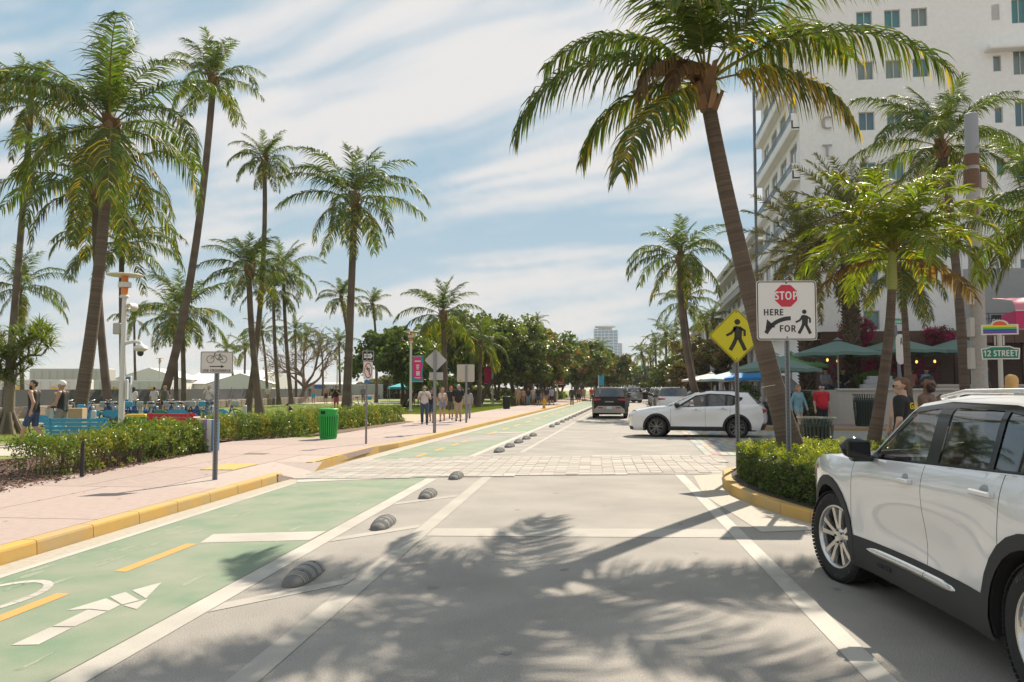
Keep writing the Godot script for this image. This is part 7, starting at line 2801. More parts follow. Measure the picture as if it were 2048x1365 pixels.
func pose_joints(pose: String) -> Dictionary:
	var j := {"hip": Vector3(0, 0.94, 0), "chest": Vector3(0, 1.32, 0), "neck": Vector3(0, 1.47, 0.0), "head": Vector3(0, 1.62, 0.025),
		"lk": Vector3(0.10, 0.50, 0.03), "la": Vector3(0.11, 0.08, -0.02), "rk": Vector3(-0.10, 0.50, 0.03), "ra": Vector3(-0.11, 0.08, -0.02),
		"le": Vector3(0.25, 1.14, -0.03), "lw": Vector3(0.26, 0.90, 0.05), "re": Vector3(-0.25, 1.14, -0.03), "rw": Vector3(-0.26, 0.90, 0.05)}
	match pose:
		"walk":
			j.merge({"lk": Vector3(0.09, 0.52, 0.17), "la": Vector3(0.09, 0.09, 0.28), "rk": Vector3(-0.09, 0.50, 0.0), "ra": Vector3(-0.09, 0.14, -0.32), "le": Vector3(0.24, 1.15, -0.13), "lw": Vector3(0.26, 0.93, -0.08), "re": Vector3(-0.24, 1.16, 0.08), "rw": Vector3(-0.24, 0.96, 0.22)}, true)
		"walk2":
			j.merge({"rk": Vector3(-0.08, 0.51, 0.12), "ra": Vector3(-0.09, 0.08, 0.16), "lk": Vector3(0.09, 0.50, 0.03), "la": Vector3(0.09, 0.11, -0.22), "le": Vector3(0.25, 1.15, 0.06), "lw": Vector3(0.24, 0.95, 0.18), "re": Vector3(-0.24, 1.15, -0.1), "rw": Vector3(-0.26, 0.92, -0.05)}, true)
		"phone":
			j.merge({"le": Vector3(0.24, 1.16, 0.08), "lw": Vector3(0.07, 1.32, 0.28), "re": Vector3(-0.27, 1.20, 0.05), "rw": Vector3(-0.14, 1.42, 0.25), "head": Vector3(0, 1.615, 0.05)}, true)
		"straps":
			j.merge({"le": Vector3(0.28, 1.17, 0.02), "lw": Vector3(0.13, 1.34, 0.15), "re": Vector3(-0.28, 1.17, 0.02), "rw": Vector3(-0.13, 1.34, 0.15), "lk": Vector3(0.12, 0.51, 0.10), "la": Vector3(0.13, 0.08, 0.10), "ra": Vector3(-0.10, 0.10, -0.12)}, true)
		"chin":
			j.merge({"re": Vector3(-0.24, 1.16, 0.14), "rw": Vector3(-0.05, 1.38, 0.19), "le": Vector3(0.23, 1.14, 0.10), "lw": Vector3(-0.06, 1.16, 0.22)}, true)
		"sit":
			j.merge({"lk": Vector3(0.11, 0.90, 0.42), "la": Vector3(0.11, 0.50, 0.44), "rk": Vector3(-0.11, 0.90, 0.42), "ra": Vector3(-0.11, 0.50, 0.40), "le": Vector3(0.25, 1.16, 0.08), "lw": Vector3(0.12, 1.08, 0.30), "re": Vector3(-0.25, 1.16, 0.08), "rw": Vector3(-0.12, 1.12, 0.30)}, true)
		"reach":
			j.merge({"re": Vector3(-0.32, 1.30, 0.18), "rw": Vector3(-0.42, 1.38, 0.40), "le": Vector3(0.25, 1.14, 0.04), "lw": Vector3(0.16, 1.05, 0.25), "lk": Vector3(0.09, 0.52, 0.17), "la": Vector3(0.09, 0.09, 0.28), "rk": Vector3(-0.09, 0.50, 0.0), "ra": Vector3(-0.09, 0.14, -0.32)}, true)
	return j

func grown(bones: Array, by: float) -> Array:
	var out := []
	for q in bones:
		out.append([q[0], q[1], q[2] + by, q[3] + by])
	return out

# meshes of one kind of figure, shared by all who look alike
func figure(pose: String, top: String, bottom: String, hair: String, build: float, h: float, female: bool) -> Dictionary:
	var key := "fig%s%s%s%s%.2f%.3f%s" % [pose, top, bottom, hair, build, h, female]
	if cache.has(key):
		return cache[key]
	var j := pose_joints(pose)
	var w := build
	var hip: Vector3 = j.hip
	var ch: Vector3 = j.chest
	var sw := 0.165 if female else 0.19
	var hw := 0.098 if female else 0.088
	var ls := Vector3(sw, 1.42, 0) + (ch - Vector3(0, 1.32, 0))
	var rs := Vector3(-sw, 1.42, 0) + (ch - Vector3(0, 1.32, 0))
	var lh := hip + Vector3(hw, -0.02, 0)
	var rh := hip + Vector3(-hw, -0.02, 0)
	var torso := []
	for s in [-1.0, 1.0]:
		torso.append([ch + Vector3(s * 0.085, 0.06, 0), hip + Vector3(s * 0.06, 0.16, 0.0), 0.100 * w, 0.088 * w])
		torso.append([hip + Vector3(s * 0.06, 0.16, 0.0), hip + Vector3(s * 0.075, 0.0, -0.01), 0.088 * w, 0.098 * w])
	torso.append([ch + Vector3(0, 0.02, 0.015), hip + Vector3(0, 0.12, 0.015 + (w - 1.0) * 0.25), 0.105 * w, 0.10 * w * w])
	torso.append([ls - Vector3(0.03, 0.0, 0), rs + Vector3(0.03, 0.0, 0), 0.062, 0.062])
	if female:
		for s in [-1.0, 1.0]:
			torso.append([ch + Vector3(s * 0.07, -0.01, 0.07), ch + Vector3(s * 0.07, -0.02, 0.085), 0.058, 0.052])
	var neck := [[ch + Vector3(0, 0.08, 0), j.neck + Vector3(0, 0.05, 0.01), 0.065, 0.052]]
	var lu := [[ls, j.le, 0.052 * w, 0.040]]
	var ru := [[rs, j.re, 0.052 * w, 0.040]]
	var lf := [[j.le, j.lw, 0.040, 0.026]]
	var rf := [[j.re, j.rw, 0.040, 0.026]]
	var lt := [[lh, j.lk, 0.088 * w, 0.056]]
	var rt := [[rh, j.rk, 0.088 * w, 0.056]]
	var lc := [[j.lk, j.lk.lerp(j.la, 0.35), 0.052, 0.056], [j.lk.lerp(j.la, 0.35), j.la, 0.056, 0.034]]
	var rc := [[j.rk, j.rk.lerp(j.ra, 0.35), 0.052, 0.056], [j.rk.lerp(j.ra, 0.35), j.ra, 0.056, 0.034]]
	var feet := []
	for a: Vector3 in [j.la, j.ra]:
		feet.append([a + Vector3(0, -0.025, -0.03), a + Vector3(0, -0.04, 0.14), 0.042, 0.034])
	var out := {}
	var b := MB.new()
	skin_over(b, torso + neck + lu + ru + lf + rf + lt + rt + lc + rc + feet, h, 0.03)
	# head on a finer grid: skull, jaw, nose, brow, ears
	var hd: Vector3 = j.head
	var hh := 0.011
	skin_over(b, [[hd + Vector3(0, 0.035, -0.02), hd + Vector3(0, 0.03, 0.01), 0.088, 0.086], [hd + Vector3(0, -0.02, 0.02), hd + Vector3(0, -0.075, 0.048), 0.068, 0.042], [hd + Vector3(0, 0.012, 0.095), hd + Vector3(0, -0.022, 0.112), 0.010, 0.016], [hd + Vector3(-0.035, 0.025, 0.083), hd + Vector3(0.035, 0.025, 0.083), 0.012, 0.012], [hd + Vector3(-0.083, 0.01, -0.005), hd + Vector3(-0.088, -0.025, -0.005), 0.016, 0.012], [hd + Vector3(0.083, 0.01, -0.005), hd + Vector3(0.088, -0.025, -0.005), 0.016, 0.012], [hd + Vector3(-0.02, -0.055, 0.095), hd + Vector3(0.02, -0.055, 0.095), 0.009, 0.009], [hd + Vector3(0, -0.06, -0.01), j.neck, 0.056, 0.054]], hh, 0.02)
	# hands: a palm and five fingers each
	for s in 2:
		var el: Vector3 = [j.le, j.re][s]
		var wr: Vector3 = [j.lw, j.rw][s]
		var d := (wr - el).normalized()
		var side := d.cross(Vector3(0, 0, 1) if absf(d.z) < 0.8 else Vector3(0, 1, 0)).normalized()
		var fw := side.cross(d).normalized()
		b.tube([wr - d * 0.01, wr + d * 0.04, wr + d * 0.085], [0.024, 0.036, 0.034], 7)
		for q in 4:
			var o := wr + d * 0.085 + fw * (q - 1.5) * 0.019
			var L: float = [0.062, 0.075, 0.07, 0.055][q]
			b.tube([o - d * 0.015, o + d * L * 0.5, o + d * L * 0.85 + side * 0.02], [0.009, 0.0085, 0.007], 5)
		b.tube([wr + d * 0.025 + fw * -0.025, wr + d * 0.055 - fw * 0.05, wr + d * 0.085 - fw * 0.052 + side * 0.01], [0.011, 0.010, 0.008], 5)
	out.body = b.done()
	b = MB.new()
	match top:
		"tee":
			skin_over(b, grown(torso, 0.012) + [[ls, ls.lerp(j.le, 0.7), 0.072 * w, 0.058], [rs, rs.lerp(j.re, 0.7), 0.072 * w, 0.058]], h, 0.03)
		"tank":
			skin_over(b, grown(torso.slice(0, 5), 0.013) + [[ch + Vector3(0.1, 0.08, 0), ch + Vector3(0.1, 0.125, 0), 0.05, 0.04], [ch + Vector3(-0.1, 0.08, 0), ch + Vector3(-0.1, 0.125, 0), 0.05, 0.04]], h, 0.03)
		"crop":
			skin_over(b, grown([torso[0], torso[2]].map(func(t): return [t[0], t[0].lerp(t[1], 0.55), t[2], t[3]]) + (torso.slice(6) if female else []), 0.012), h, 0.03)
		"long":
			skin_over(b, grown(torso + lu + ru, 0.014) + grown([[j.le, j.le.lerp(j.lw, 0.9), 0.04, 0.03], [j.re, j.re.lerp(j.rw, 0.9), 0.04, 0.03]], 0.012), h, 0.03)
		"dress":
			skin_over(b, grown(torso, 0.012) + [[hip, hip + Vector3(0, -0.38, 0), 0.16, 0.2]], h, 0.05)
	out.top = b.done()
	b = MB.new()
	var seat := grown([torso[1], torso[3]], 0.011)
	match bottom:
		"shorts":
			skin_over(b, seat + [[lh, lh.lerp(j.lk, 0.86), 0.100 * w, 0.082], [rh, rh.lerp(j.rk, 0.86), 0.100 * w, 0.082]], h, 0.025)
		"mini":
			skin_over(b, seat + [[lh, lh.lerp(j.lk, 0.38), 0.100 * w, 0.094], [rh, rh.lerp(j.rk, 0.38), 0.100 * w, 0.094]], h, 0.025)
		"pants":
			skin_over(b, seat + [[lh, j.lk, 0.098 * w, 0.072], [rh, j.rk, 0.098 * w, 0.072], [j.lk, j.lk.lerp(j.la, 0.92), 0.072, 0.062], [j.rk, j.rk.lerp(j.ra, 0.92), 0.072, 0.062]], h, 0.025)
	out.bottom = b.done()
	b = MB.new()
	match hair:
		"short":
			skin_over(b, [[hd + Vector3(0, 0.052, -0.030), hd + Vector3(0, 0.068, 0.018), 0.083, 0.070], [hd + Vector3(0, 0.0, -0.050), hd + Vector3(0, 0.035, -0.040), 0.058, 0.080]], hh, 0.02)
		"long":
			skin_over(b, [[hd + Vector3(0, 0.045, -0.035), hd + Vector3(0, 0.06, 0.008), 0.096, 0.086], [hd + Vector3(0, 0.0, -0.05), hd + Vector3(0, -0.22, -0.065), 0.086, 0.06], [hd + Vector3(0.075, 0.0, -0.01), hd + Vector3(0.08, -0.17, -0.01), 0.03, 0.022], [hd + Vector3(-0.075, 0.0, -0.01), hd + Vector3(-0.08, -0.17, -0.01), 0.03, 0.022]], hh, 0.02)
		"cap":
			skin_over(b, [[hd + Vector3(0, 0.055, -0.02), hd + Vector3(0, 0.068, 0.012), 0.094, 0.088], [hd + Vector3(0, 0.055, 0.09), hd + Vector3(0, 0.045, 0.15), 0.035, 0.02]], hh, 0.015)
	out.hair = b.done()
	b = MB.new()
	skin_over(b, grown(feet, 0.008), 0.02, 0.02)
	out.shoes = b.done()
	b = MB.new()
	for s in [-1.0, 1.0]:
		b.ball(hd + Vector3(s * 0.033, 0.006, 0.088), Vector3(0.013, 0.008, 0.008), 5, 8)
	out.eyes = b.done()
	b = MB.new()
	for s in [-1.0, 1.0]:
		b.ball(hd + Vector3(s * 0.036, 0.004, 0.093), Vector3(0.031, 0.021, 0.012), 5, 10)
		b.rod(hd + Vector3(s * 0.068, 0.008, 0.085), hd + Vector3(s * 0.096, 0.01, -0.01), 0.004, 4)
	b.rod(hd + Vector3(-0.02, 0.01, 0.104), hd + Vector3(0.02, 0.01, 0.104), 0.004, 4)
	out.glasses = b.done()
	b = MB.new()
	skin_over(b, [[hd + Vector3(-0.03, -0.075, 0.045), hd + Vector3(0.03, -0.075, 0.045), 0.052, 0.052], [hd + Vector3(-0.062, -0.01, 0.02), hd + Vector3(-0.05, -0.06, 0.04), 0.022, 0.03], [hd + Vector3(0.062, -0.01, 0.02), hd + Vector3(0.05, -0.06, 0.04), 0.022, 0.03]], hh, 0.015)
	out.beard = b.done()
	b = MB.new()
	skin_over(b, [[ch + Vector3(-0.05, 0.08, -0.16), ch + Vector3(-0.06, -0.24, -0.17), 0.09, 0.11], [ch + Vector3(0.05, 0.08, -0.16), ch + Vector3(0.06, -0.24, -0.17), 0.09, 0.11]], 0.03, 0.03)
	out.pack = b.done()
	cache[key] = out
	return out

func cloth(c: Color) -> Material:
	return grain(c.r, c.g, c.b, 0.85, 7.0, 0.22, 0.0, 0.03, false, false)

func person(label: String, at: Vector3, turn: float, o: Dictionary) -> Node3D:
	var female: bool = o.get("female", false)
	var h: float = o.get("cell", 0.03)
	var f := figure(o.get("pose", "stand"), o.get("top", "tee"), o.get("bottom", "shorts"), o.get("hair", "short"), o.get("build", 1.0), h, female)
	var n := thing("person", label, "person", at, turn, o.get("group", "people out walking"))
	var k: float = o.get("tall", 1.72 if not female else 1.62) / 1.735
	var t := Transform3D(Basis.IDENTITY.scaled(Vector3.ONE * k), Vector3(0, -0.005 if o.get("pose", "") != "sit" else -0.42, 0))
	var sk: Color = o.get("skin", Color(0.42, 0.24, 0.16))
	var sm := grain(sk.r, sk.g, sk.b, 0.55, 4.0, 0.12, 0.0, 0.03, false, false)
	part(n, "body", f.body, sm, t)
	if f.top.get_surface_count():
		var c: Color = o.get("top_col", Color(0.02, 0.02, 0.02))
		part(n, {"tee": "shirt", "tank": "vest", "crop": "top", "long": "jacket", "dress": "dress"}[o.get("top", "tee")], f.top, cloth(c), t)
	if f.bottom.get_surface_count():
		var c: Color = o.get("bot_col", Color(0.05, 0.07, 0.12))
		part(n, "trousers" if o.get("bottom", "shorts") == "pants" else "shorts", f.bottom, cloth(c), t)
	if f.hair.get_surface_count():
		var c: Color = o.get("hair_col", Color(0.03, 0.018, 0.012))
		part(n, "hat" if o.get("hair", "") == "cap" else "hair", f.hair, mat(c.r, c.g, c.b, 0.7), t)
	var sc: Color = o.get("shoe_col", Color(0.03, 0.03, 0.03))
	part(n, "shoes", f.shoes, mat(sc.r, sc.g, sc.b, 0.7), t)
	if o.get("shades", false):
		part(n, "sunglasses", f.glasses, mat(0.01, 0.01, 0.01, 0.1), t)
	else:
		part(n, "eyes", f.eyes, mat(0.03, 0.02, 0.015, 0.3), t)
	if o.has("beard"):
		part(n, "beard", f.beard, mat(0.03, 0.018, 0.012, 0.85), t)
	if o.has("pack"):
		var c: Color = o.pack
		part(n, "backpack", f.pack, cloth(c), t)
	return n

func make_people() -> void:
	var tan := Color(0.42, 0.24, 0.15)
	var pale := Color(0.52, 0.32, 0.23)
	var brown := Color(0.16, 0.085, 0.05)
	var blk := Color(0.018, 0.017, 0.017)
	var wht := Color(0.68, 0.64, 0.60)
	var denim := Color(0.10, 0.15, 0.24)
	var khaki := Color(0.36, 0.27, 0.18)
	var grey := Color(0.30, 0.29, 0.29)
	var Y := 0.148
	# walkers behind the near hedge
	person("bearded man in black vest and denim shorts walking left past the bench", V(-13.15, 0.12, 22.6), -PI * 0.5, {"pose": "walk", "top": "tank", "top_col": blk, "bot_col": Color(0.035, 0.06, 0.13), "skin": tan, "beard": true, "hair": "short", "tall": 1.78, "cell": 0.022})
	person("man in white cap and black vest reaching out, just behind the bearded walker", V(-12.75, 0.12, 23.3), -PI * 0.5, {"pose": "reach", "top": "tank", "top_col": blk, "bot_col": Color(0.22, 0.20, 0.18), "skin": tan, "hair": "cap", "hair_col": wht, "tall": 1.76, "cell": 0.022})
	# by the bicycles
	person("person with an olive backpack standing at the bicycles, seen from behind", V(-18.3, 0.12, 43.3), PI, {"female": true, "top": "tank", "top_col": grey, "bottom": "mini", "bot_col": blk, "hair": "cap", "hair_col": Color(0.45, 0.35, 0.12), "pack": Color(0.11, 0.12, 0.07), "skin": pale, "tall": 1.68})
	person("man in pale grey shirt and denim shorts raising both hands by the lawn", V(-16.2, 0.12, 43.9), 0.3, {"pose": "phone", "top_col": wht, "bot_col": Color(0.18, 0.25, 0.32), "skin": pale, "hair": "none", "build": 1.08, "shoe_col": wht})
	person("dark haired person in white top at the kiosk, left of two", V(-21.3, 0.12, 46.2), PI, {"female": true, "top_col": wht, "hair": "long", "bot_col": blk})
	person("dark haired person in white top at the kiosk, right of two", V(-20.3, 0.12, 46.6), PI, {"female": true, "top_col": Color(0.6, 0.58, 0.56), "hair": "short", "bot_col": denim})
	person("person in black shirt facing us beside the sweeping palm trunk", V(-20.0, 0.12, 47.4), 0.0, {"top_col": blk, "hair": "short"})
	person("man in black shirt and pink shorts beside the tall lawn palm", V(-11.9, 0.12, 55.6), 0.2, {"pose": "phone", "top_col": blk, "bot_col": Color(0.42, 0.08, 0.11), "skin": tan, "hair": "cap", "hair_col": blk})
	# pavement
	person("man in white shirt and jeans walking towards us holding his pack straps", V(-3.70, Y, 34.7), 0.05, {"pose": "straps", "top_col": Color(0.66, 0.60, 0.58), "bottom": "pants", "bot_col": Color(0.06, 0.08, 0.12), "skin": pale, "hair": "short", "hair_col": Color(0.25, 0.23, 0.21), "build": 1.05, "tall": 1.62, "shades": true, "pack": blk, "cell": 0.024})
	person("woman with dark hair half hidden behind the man in white", V(-3.58, Y, 36.6), 0.0, {"female": true, "pose": "walk", "top": "tank", "top_col": blk, "hair": "long", "skin": tan, "tall": 1.52})
	person("blonde woman in white top and denim shorts walking towards us", V(-3.23, Y, 38.1), 0.0, {"female": true, "pose": "walk2", "top": "crop", "top_col": wht, "bottom": "mini", "bot_col": Color(0.26, 0.30, 0.34), "hair": "long", "hair_col": Color(0.42, 0.22, 0.07), "skin": pale, "tall": 1.54, "cell": 0.024})
	person("man in black shirt, olive shorts and red cap beside the blonde woman", V(-2.97, Y, 40.0), 0.0, {"pose": "walk", "top_col": blk, "bot_col": Color(0.10, 0.10, 0.06), "hair": "cap", "hair_col": Color(0.5, 0.05, 0.04), "skin": tan, "tall": 1.6})
	person("grey haired man in black shirt and khaki shorts walking away", V(-2.46, Y, 37.7), PI, {"pose": "walk2", "top_col": blk, "bot_col": Color(0.46, 0.36, 0.25), "hair": "short", "hair_col": Color(0.4, 0.38, 0.36), "skin": tan, "tall": 1.70, "build": 1.1, "pack": blk, "cell": 0.024})
	person("person in loose grey clothes walking behind the square sign", V(-2.14, Y, 40.2), PI, {"female": true, "pose": "walk", "top": "long", "top_col": Color(0.36, 0.33, 0.31), "bottom": "pants", "bot_col": Color(0.30, 0.28, 0.27), "hair": "long", "tall": 1.5})
	person("person in light blue shirt behind the red capped man", V(-2.73, Y, 42.3), 0.0, {"pose": "walk2", "top_col": Color(0.16, 0.38, 0.42), "hair": "cap", "hair_col": grey, "bot_col": blk, "tall": 1.6})
	var crowd := [
		[0.42, 60.8, 0.1, {"pose": "stand", "top_col": Color(0.42, 0.30, 0.20), "bot_col": khaki}, "man all in tan at the left end of the pavement crowd"],
		[0.85, 62.4, 0.0, {"female": true, "top": "tank", "top_col": pale, "bottom": "mini", "bot_col": Color(0.4, 0.14, 0.09), "hair": "long"}, "woman in coral shorts next to the tan dressed man"],
		[1.22, 61.6, 0.0, {"female": true, "pose": "walk2", "top_col": blk, "bottom": "pants", "bot_col": Color(0.14, 0.22, 0.34), "hair": "long"}, "woman in black top and blue jeans in the pavement crowd"],
		[1.62, 63.2, 0.2, {"top_col": Color(0.45, 0.4, 0.36), "bot_col": grey}, "person in beige top in the middle of the pavement crowd"],
		[1.98, 61.2, 0.0, {"top_col": blk, "bot_col": Color(0.05, 0.07, 0.12), "build": 1.15}, "stout man in black shirt and dark shorts in the crowd"],
		[2.35, 63.6, PI, {"female": true, "top": "tank", "top_col": Color(0.10, 0.09, 0.05), "bottom": "mini", "bot_col": khaki, "hair": "long"}, "woman in olive vest with her back to us in the crowd"],
		[2.62, 62.8, 0.0, {"pose": "walk", "top_col": Color(0.04, 0.04, 0.05), "bot_col": Color(0.35, 0.28, 0.2)}, "man in black shirt and sand shorts left of the hydrant"],
		[2.95, 64.8, 0.0, {"female": true, "pose": "walk2", "top": "crop", "top_col": blk, "bottom": "mini", "bot_col": Color(0.55, 0.10, 0.22), "hair": "long", "skin": brown}, "woman with pink skirt behind the hydrant"],
		[3.02, 62.6, PI, {"pose": "walk", "top": "long", "top_col": Color(0.34, 0.34, 0.40), "bot_col": blk, "tall": 1.76}, "man in grey striped shirt and black shorts right of the hydrant"],
		[5.4, 74.0, 0.6, {"top": "long", "top_col": Color(0.05, 0.05, 0.06), "bottom": "pants", "bot_col": blk, "tall": 1.5}, "person in dark clothes by the low hedge past the crowd"],
		[7.3, 90.0, PI, {"top_col": Color(0.22, 0.15, 0.13), "bot_col": blk}, "distant person in brown top walking away"],
		[8.0, 91.5, PI, {"pose": "walk", "top_col": Color(0.45, 0.26, 0.24), "bot_col": khaki}, "distant person in salmon top walking away"],
		[8.9, 92.0, 0.0, {"pose": "walk2", "top_col": Color(0.62, 0.04, 0.03), "bot_col": khaki}, "distant person in bright red shirt on the pavement"],
		[9.6, 95.0, 0.0, {"top_col": Color(0.2, 0.2, 0.22), "bot_col": denim}, "distant person in grey just right of the red shirt"],
		[12.2, 110.0, 0.0, {"top_col": Color(0.4, 0.42, 0.5), "bot_col": denim}, "farthest person on the pavement beside the black SUV"],
	]
	for q in crowd:
		var k := 1.16 if q[1] < 70 else 1.0
		q[3]["tall"] = 1.60 if not q[3].get("female", false) else 1.52
		person(q[4], V(q[0] * k, Y, q[1] * k), q[2] + 0.35 * sin(q[0] * 9.0), q[3])
	var park := [
		[-23.5, 79.0, 0.3, {"top_col": Color(0.6, 0.55, 0.5), "bot_col": khaki}, "person in white on the promenade left of the slim twin palms"],
		[-22.0, 81.5, 1.2, {"pose": "sit", "female": true, "top": "dress", "bottom": "none", "top_col": Color(0.6, 0.5, 0.45), "hair": "long"}, "person sitting by the foot of the slim twin palms"],
		[-20.3, 84.0, 0.0, {"top": "none", "bot_col": Color(0.05, 0.35, 0.45)}, "shirtless person in turquoise shorts under the bare tree"],
		[-18.8, 83.0, 0.0, {"top": "none", "bot_col": blk, "skin": tan}, "shirtless man in black shorts on the promenade"],
		[-18.1, 83.2, 0.0, {"top_col": blk, "bot_col": blk}, "man in black beside the shirtless one on the promenade"],
		[-16.6, 83.0, 0.0, {"pose": "walk", "top_col": blk, "bottom": "pants", "bot_col": blk}, "person dressed all in black walking on the promenade"],
		[-15.4, 85.0, 0.4, {"top": "long", "top_col": Color(0.2, 0.2, 0.22), "bottom": "pants", "bot_col": Color(0.1, 0.1, 0.11)}, "person in dark grey at the right of the promenade group"],
		[-9.3, 70.0, PI, {"female": true, "top_col": wht, "bottom": "pants", "bot_col": blk, "hair": "long"}, "woman in white shirt and black trousers under the leaning sea grape"],
		[-8.6, 71.5, 0.0, {"female": true, "top": "dress", "bottom": "none", "top_col": Color(0.55, 0.38, 0.36), "hair": "long"}, "child like figure in a pink dress under the sea grape"],
		[-8.0, 71.0, 0.0, {"top_col": Color(0.08, 0.2, 0.36), "bot_col": blk}, "person in blue shirt under the sea grape"],
		[-7.0, 70.0, PI, {"top": "long", "top_col": Color(0.32, 0.33, 0.46), "bottom": "pants", "bot_col": denim, "tall": 1.8}, "tall person in lilac shirt under the sea grape near the banner"],
	]
	for q in park:
		person(q[4], V(q[0], 0.12, q[1]), q[2], q[3])
	# right hand side
	person("heavy man in red shirt and black shorts standing in the side street", V(11.05, 0.0, 29.3), 0.1, {"top_col": Color(0.56, 0.012, 0.03), "bot_col": blk, "build": 1.22, "skin": pale, "hair": "short", "shades": true, "tall": 1.80, "shoe_col": Color(0.5, 0.05, 0.1), "cell": 0.02, "group": "people by the restaurant"})
	person("woman in pale blue jacket and hat half hidden by the sign post", V(9.82, 0.15, 28.2), 0.4, {"female": true, "pose": "walk2", "top": "long", "top_col": Color(0.20, 0.36, 0.42), "bottom": "mini", "bot_col": Color(0.25, 0.38, 0.44), "hair": "long", "hair_col": Color(0.3, 0.16, 0.06), "skin": pale, "group": "people by the restaurant"})
	var n := person("man in black shirt with yellow letters standing behind the near SUV", V(5.62, 0.1, 11.8), -2.35, {"top_col": blk, "bot_col": blk, "skin": pale, "hair": "short", "hair_col": Color(0.13, 0.07, 0.035), "shades": true, "tall": 1.74, "cell": 0.016, "group": "people by the restaurant"})
	part(n, "shirt_lettering", text_mesh("GA", 0.09, 0.004), mat(0.7, 0.5, 0.02, 0.7), Transform3D(Basis(Vector3.UP, PI - 0.3), Vector3(0.03, 1.34, -0.15)))
	person("bearded shirtless man with sunglasses and hand at his chin behind the near SUV", V(6.36, Y, 12.6), 0.75, {"pose": "chin", "top": "none", "bot_col": Color(0.2, 0.18, 0.15), "skin": brown, "hair": "short", "hair_col": blk, "beard": true, "shades": true, "tall": 1.72, "cell": 0.016, "group": "people by the restaurant"})
	person("woman in grey vest mostly hidden behind the man in black", V(6.95, Y, 14.6), PI, {"female": true, "top": "tank", "top_col": Color(0.25, 0.25, 0.3), "hair": "long", "skin": pale, "tall": 1.6, "group": "people by the restaurant"})
	person("curly blond person whose head just shows over the near SUV's roof", V(8.65, Y, 14.2), PI, {"female": true, "top_col": Color(0.5, 0.3, 0.2), "hair": "long", "hair_col": Color(0.62, 0.36, 0.13), "tall": 1.76, "group": "people by the restaurant"})
	make_dog()

func make_dog() -> void:
	var o := thing("dog", "small black and white dog sitting on the lawn", "dog", V(-14.9, 0.12, 55.0), -0.9)
	var b := MB.new()
	skin_over(b, [[Vector3(0, 0.14, -0.12), Vector3(0, 0.30, 0.06), 0.11, 0.095], [Vector3(0, 0.30, 0.06), Vector3(0, 0.42, 0.12), 0.075, 0.06], [Vector3(0, 0.46, 0.13), Vector3(0, 0.45, 0.17), 0.068, 0.055], [Vector3(0, 0.44, 0.19), Vector3(0, 0.425, 0.25), 0.036, 0.028], [Vector3(0.05, 0.28, 0.10), Vector3(0.05, 0.03, 0.13), 0.035, 0.022], [Vector3(-0.05, 0.28, 0.10), Vector3(-0.05, 0.03, 0.13), 0.035, 0.022], [Vector3(0.09, 0.12, -0.10), Vector3(0.11, 0.05, 0.04), 0.06, 0.03], [Vector3(-0.09, 0.12, -0.10), Vector3(-0.11, 0.05, 0.04), 0.06, 0.03], [Vector3(0.11, 0.04, 0.0), Vector3(0.11, 0.025, 0.1), 0.026, 0.022], [Vector3(-0.11, 0.04, 0.0), Vector3(-0.11, 0.025, 0.1), 0.026, 0.022], [Vector3(0, 0.08, -0.2), Vector3(0.06, 0.05, -0.36), 0.025, 0.016], [Vector3(0.055, 0.50, 0.11), Vector3(0.08, 0.43, 0.12), 0.022, 0.012], [Vector3(-0.055, 0.50, 0.11), Vector3(-0.08, 0.43, 0.12), 0.022, 0.012]], 0.018, 0.03)
	for q in b.v.size():
		var p := b.v[q]
		b.c[q] = Color(0.55, 0.5, 0.45) if p.z > 0.07 and p.y < 0.4 or p.y < 0.06 else Color(0.03, 0.028, 0.026)
	part(o, "body", b.done(), grain(1, 1, 1, 0.9, 8.0, 0.3, 0.0, 0.03, true, false))

# ---------------------------------------------------------------- buildings
# a flat wall in the x-y plane facing +z, with real openings
func wall_with_holes(w: float, h: float, holes: Array, y0 := 0.0) -> ArrayMesh:
	var b := MB.new()
	patch(b, [rect(0, y0, w, h)], holes, 1.3, func(p: Vector2) -> Vector3: return Vector3(p.x, p.y, 0.0), 0.0, Vector3(w * 0.5, h * 0.5, -1))
	for hl: PackedVector2Array in holes:
		var p0 := hl[0]
		var p1 := hl[2]
		var d := 0.16
		b.quad(Vector3(p0.x, p0.y, 0), Vector3(p0.x, p0.y, -d), Vector3(p1.x, p0.y, -d), Vector3(p1.x, p0.y, 0))
		b.quad(Vector3(p0.x, p1.y, 0), Vector3(p1.x, p1.y, 0), Vector3(p1.x, p1.y, -d), Vector3(p0.x, p1.y, -d))
		b.quad(Vector3(p0.x, p0.y, 0), Vector3(p0.x, p1.y, 0), Vector3(p0.x, p1.y, -d), Vector3(p0.x, p0.y, -d))
		b.quad(Vector3(p1.x, p0.y, -d), Vector3(p1.x, p1.y, -d), Vector3(p1.x, p1.y, 0), Vector3(p1.x, p0.y, 0))
	return b.done()

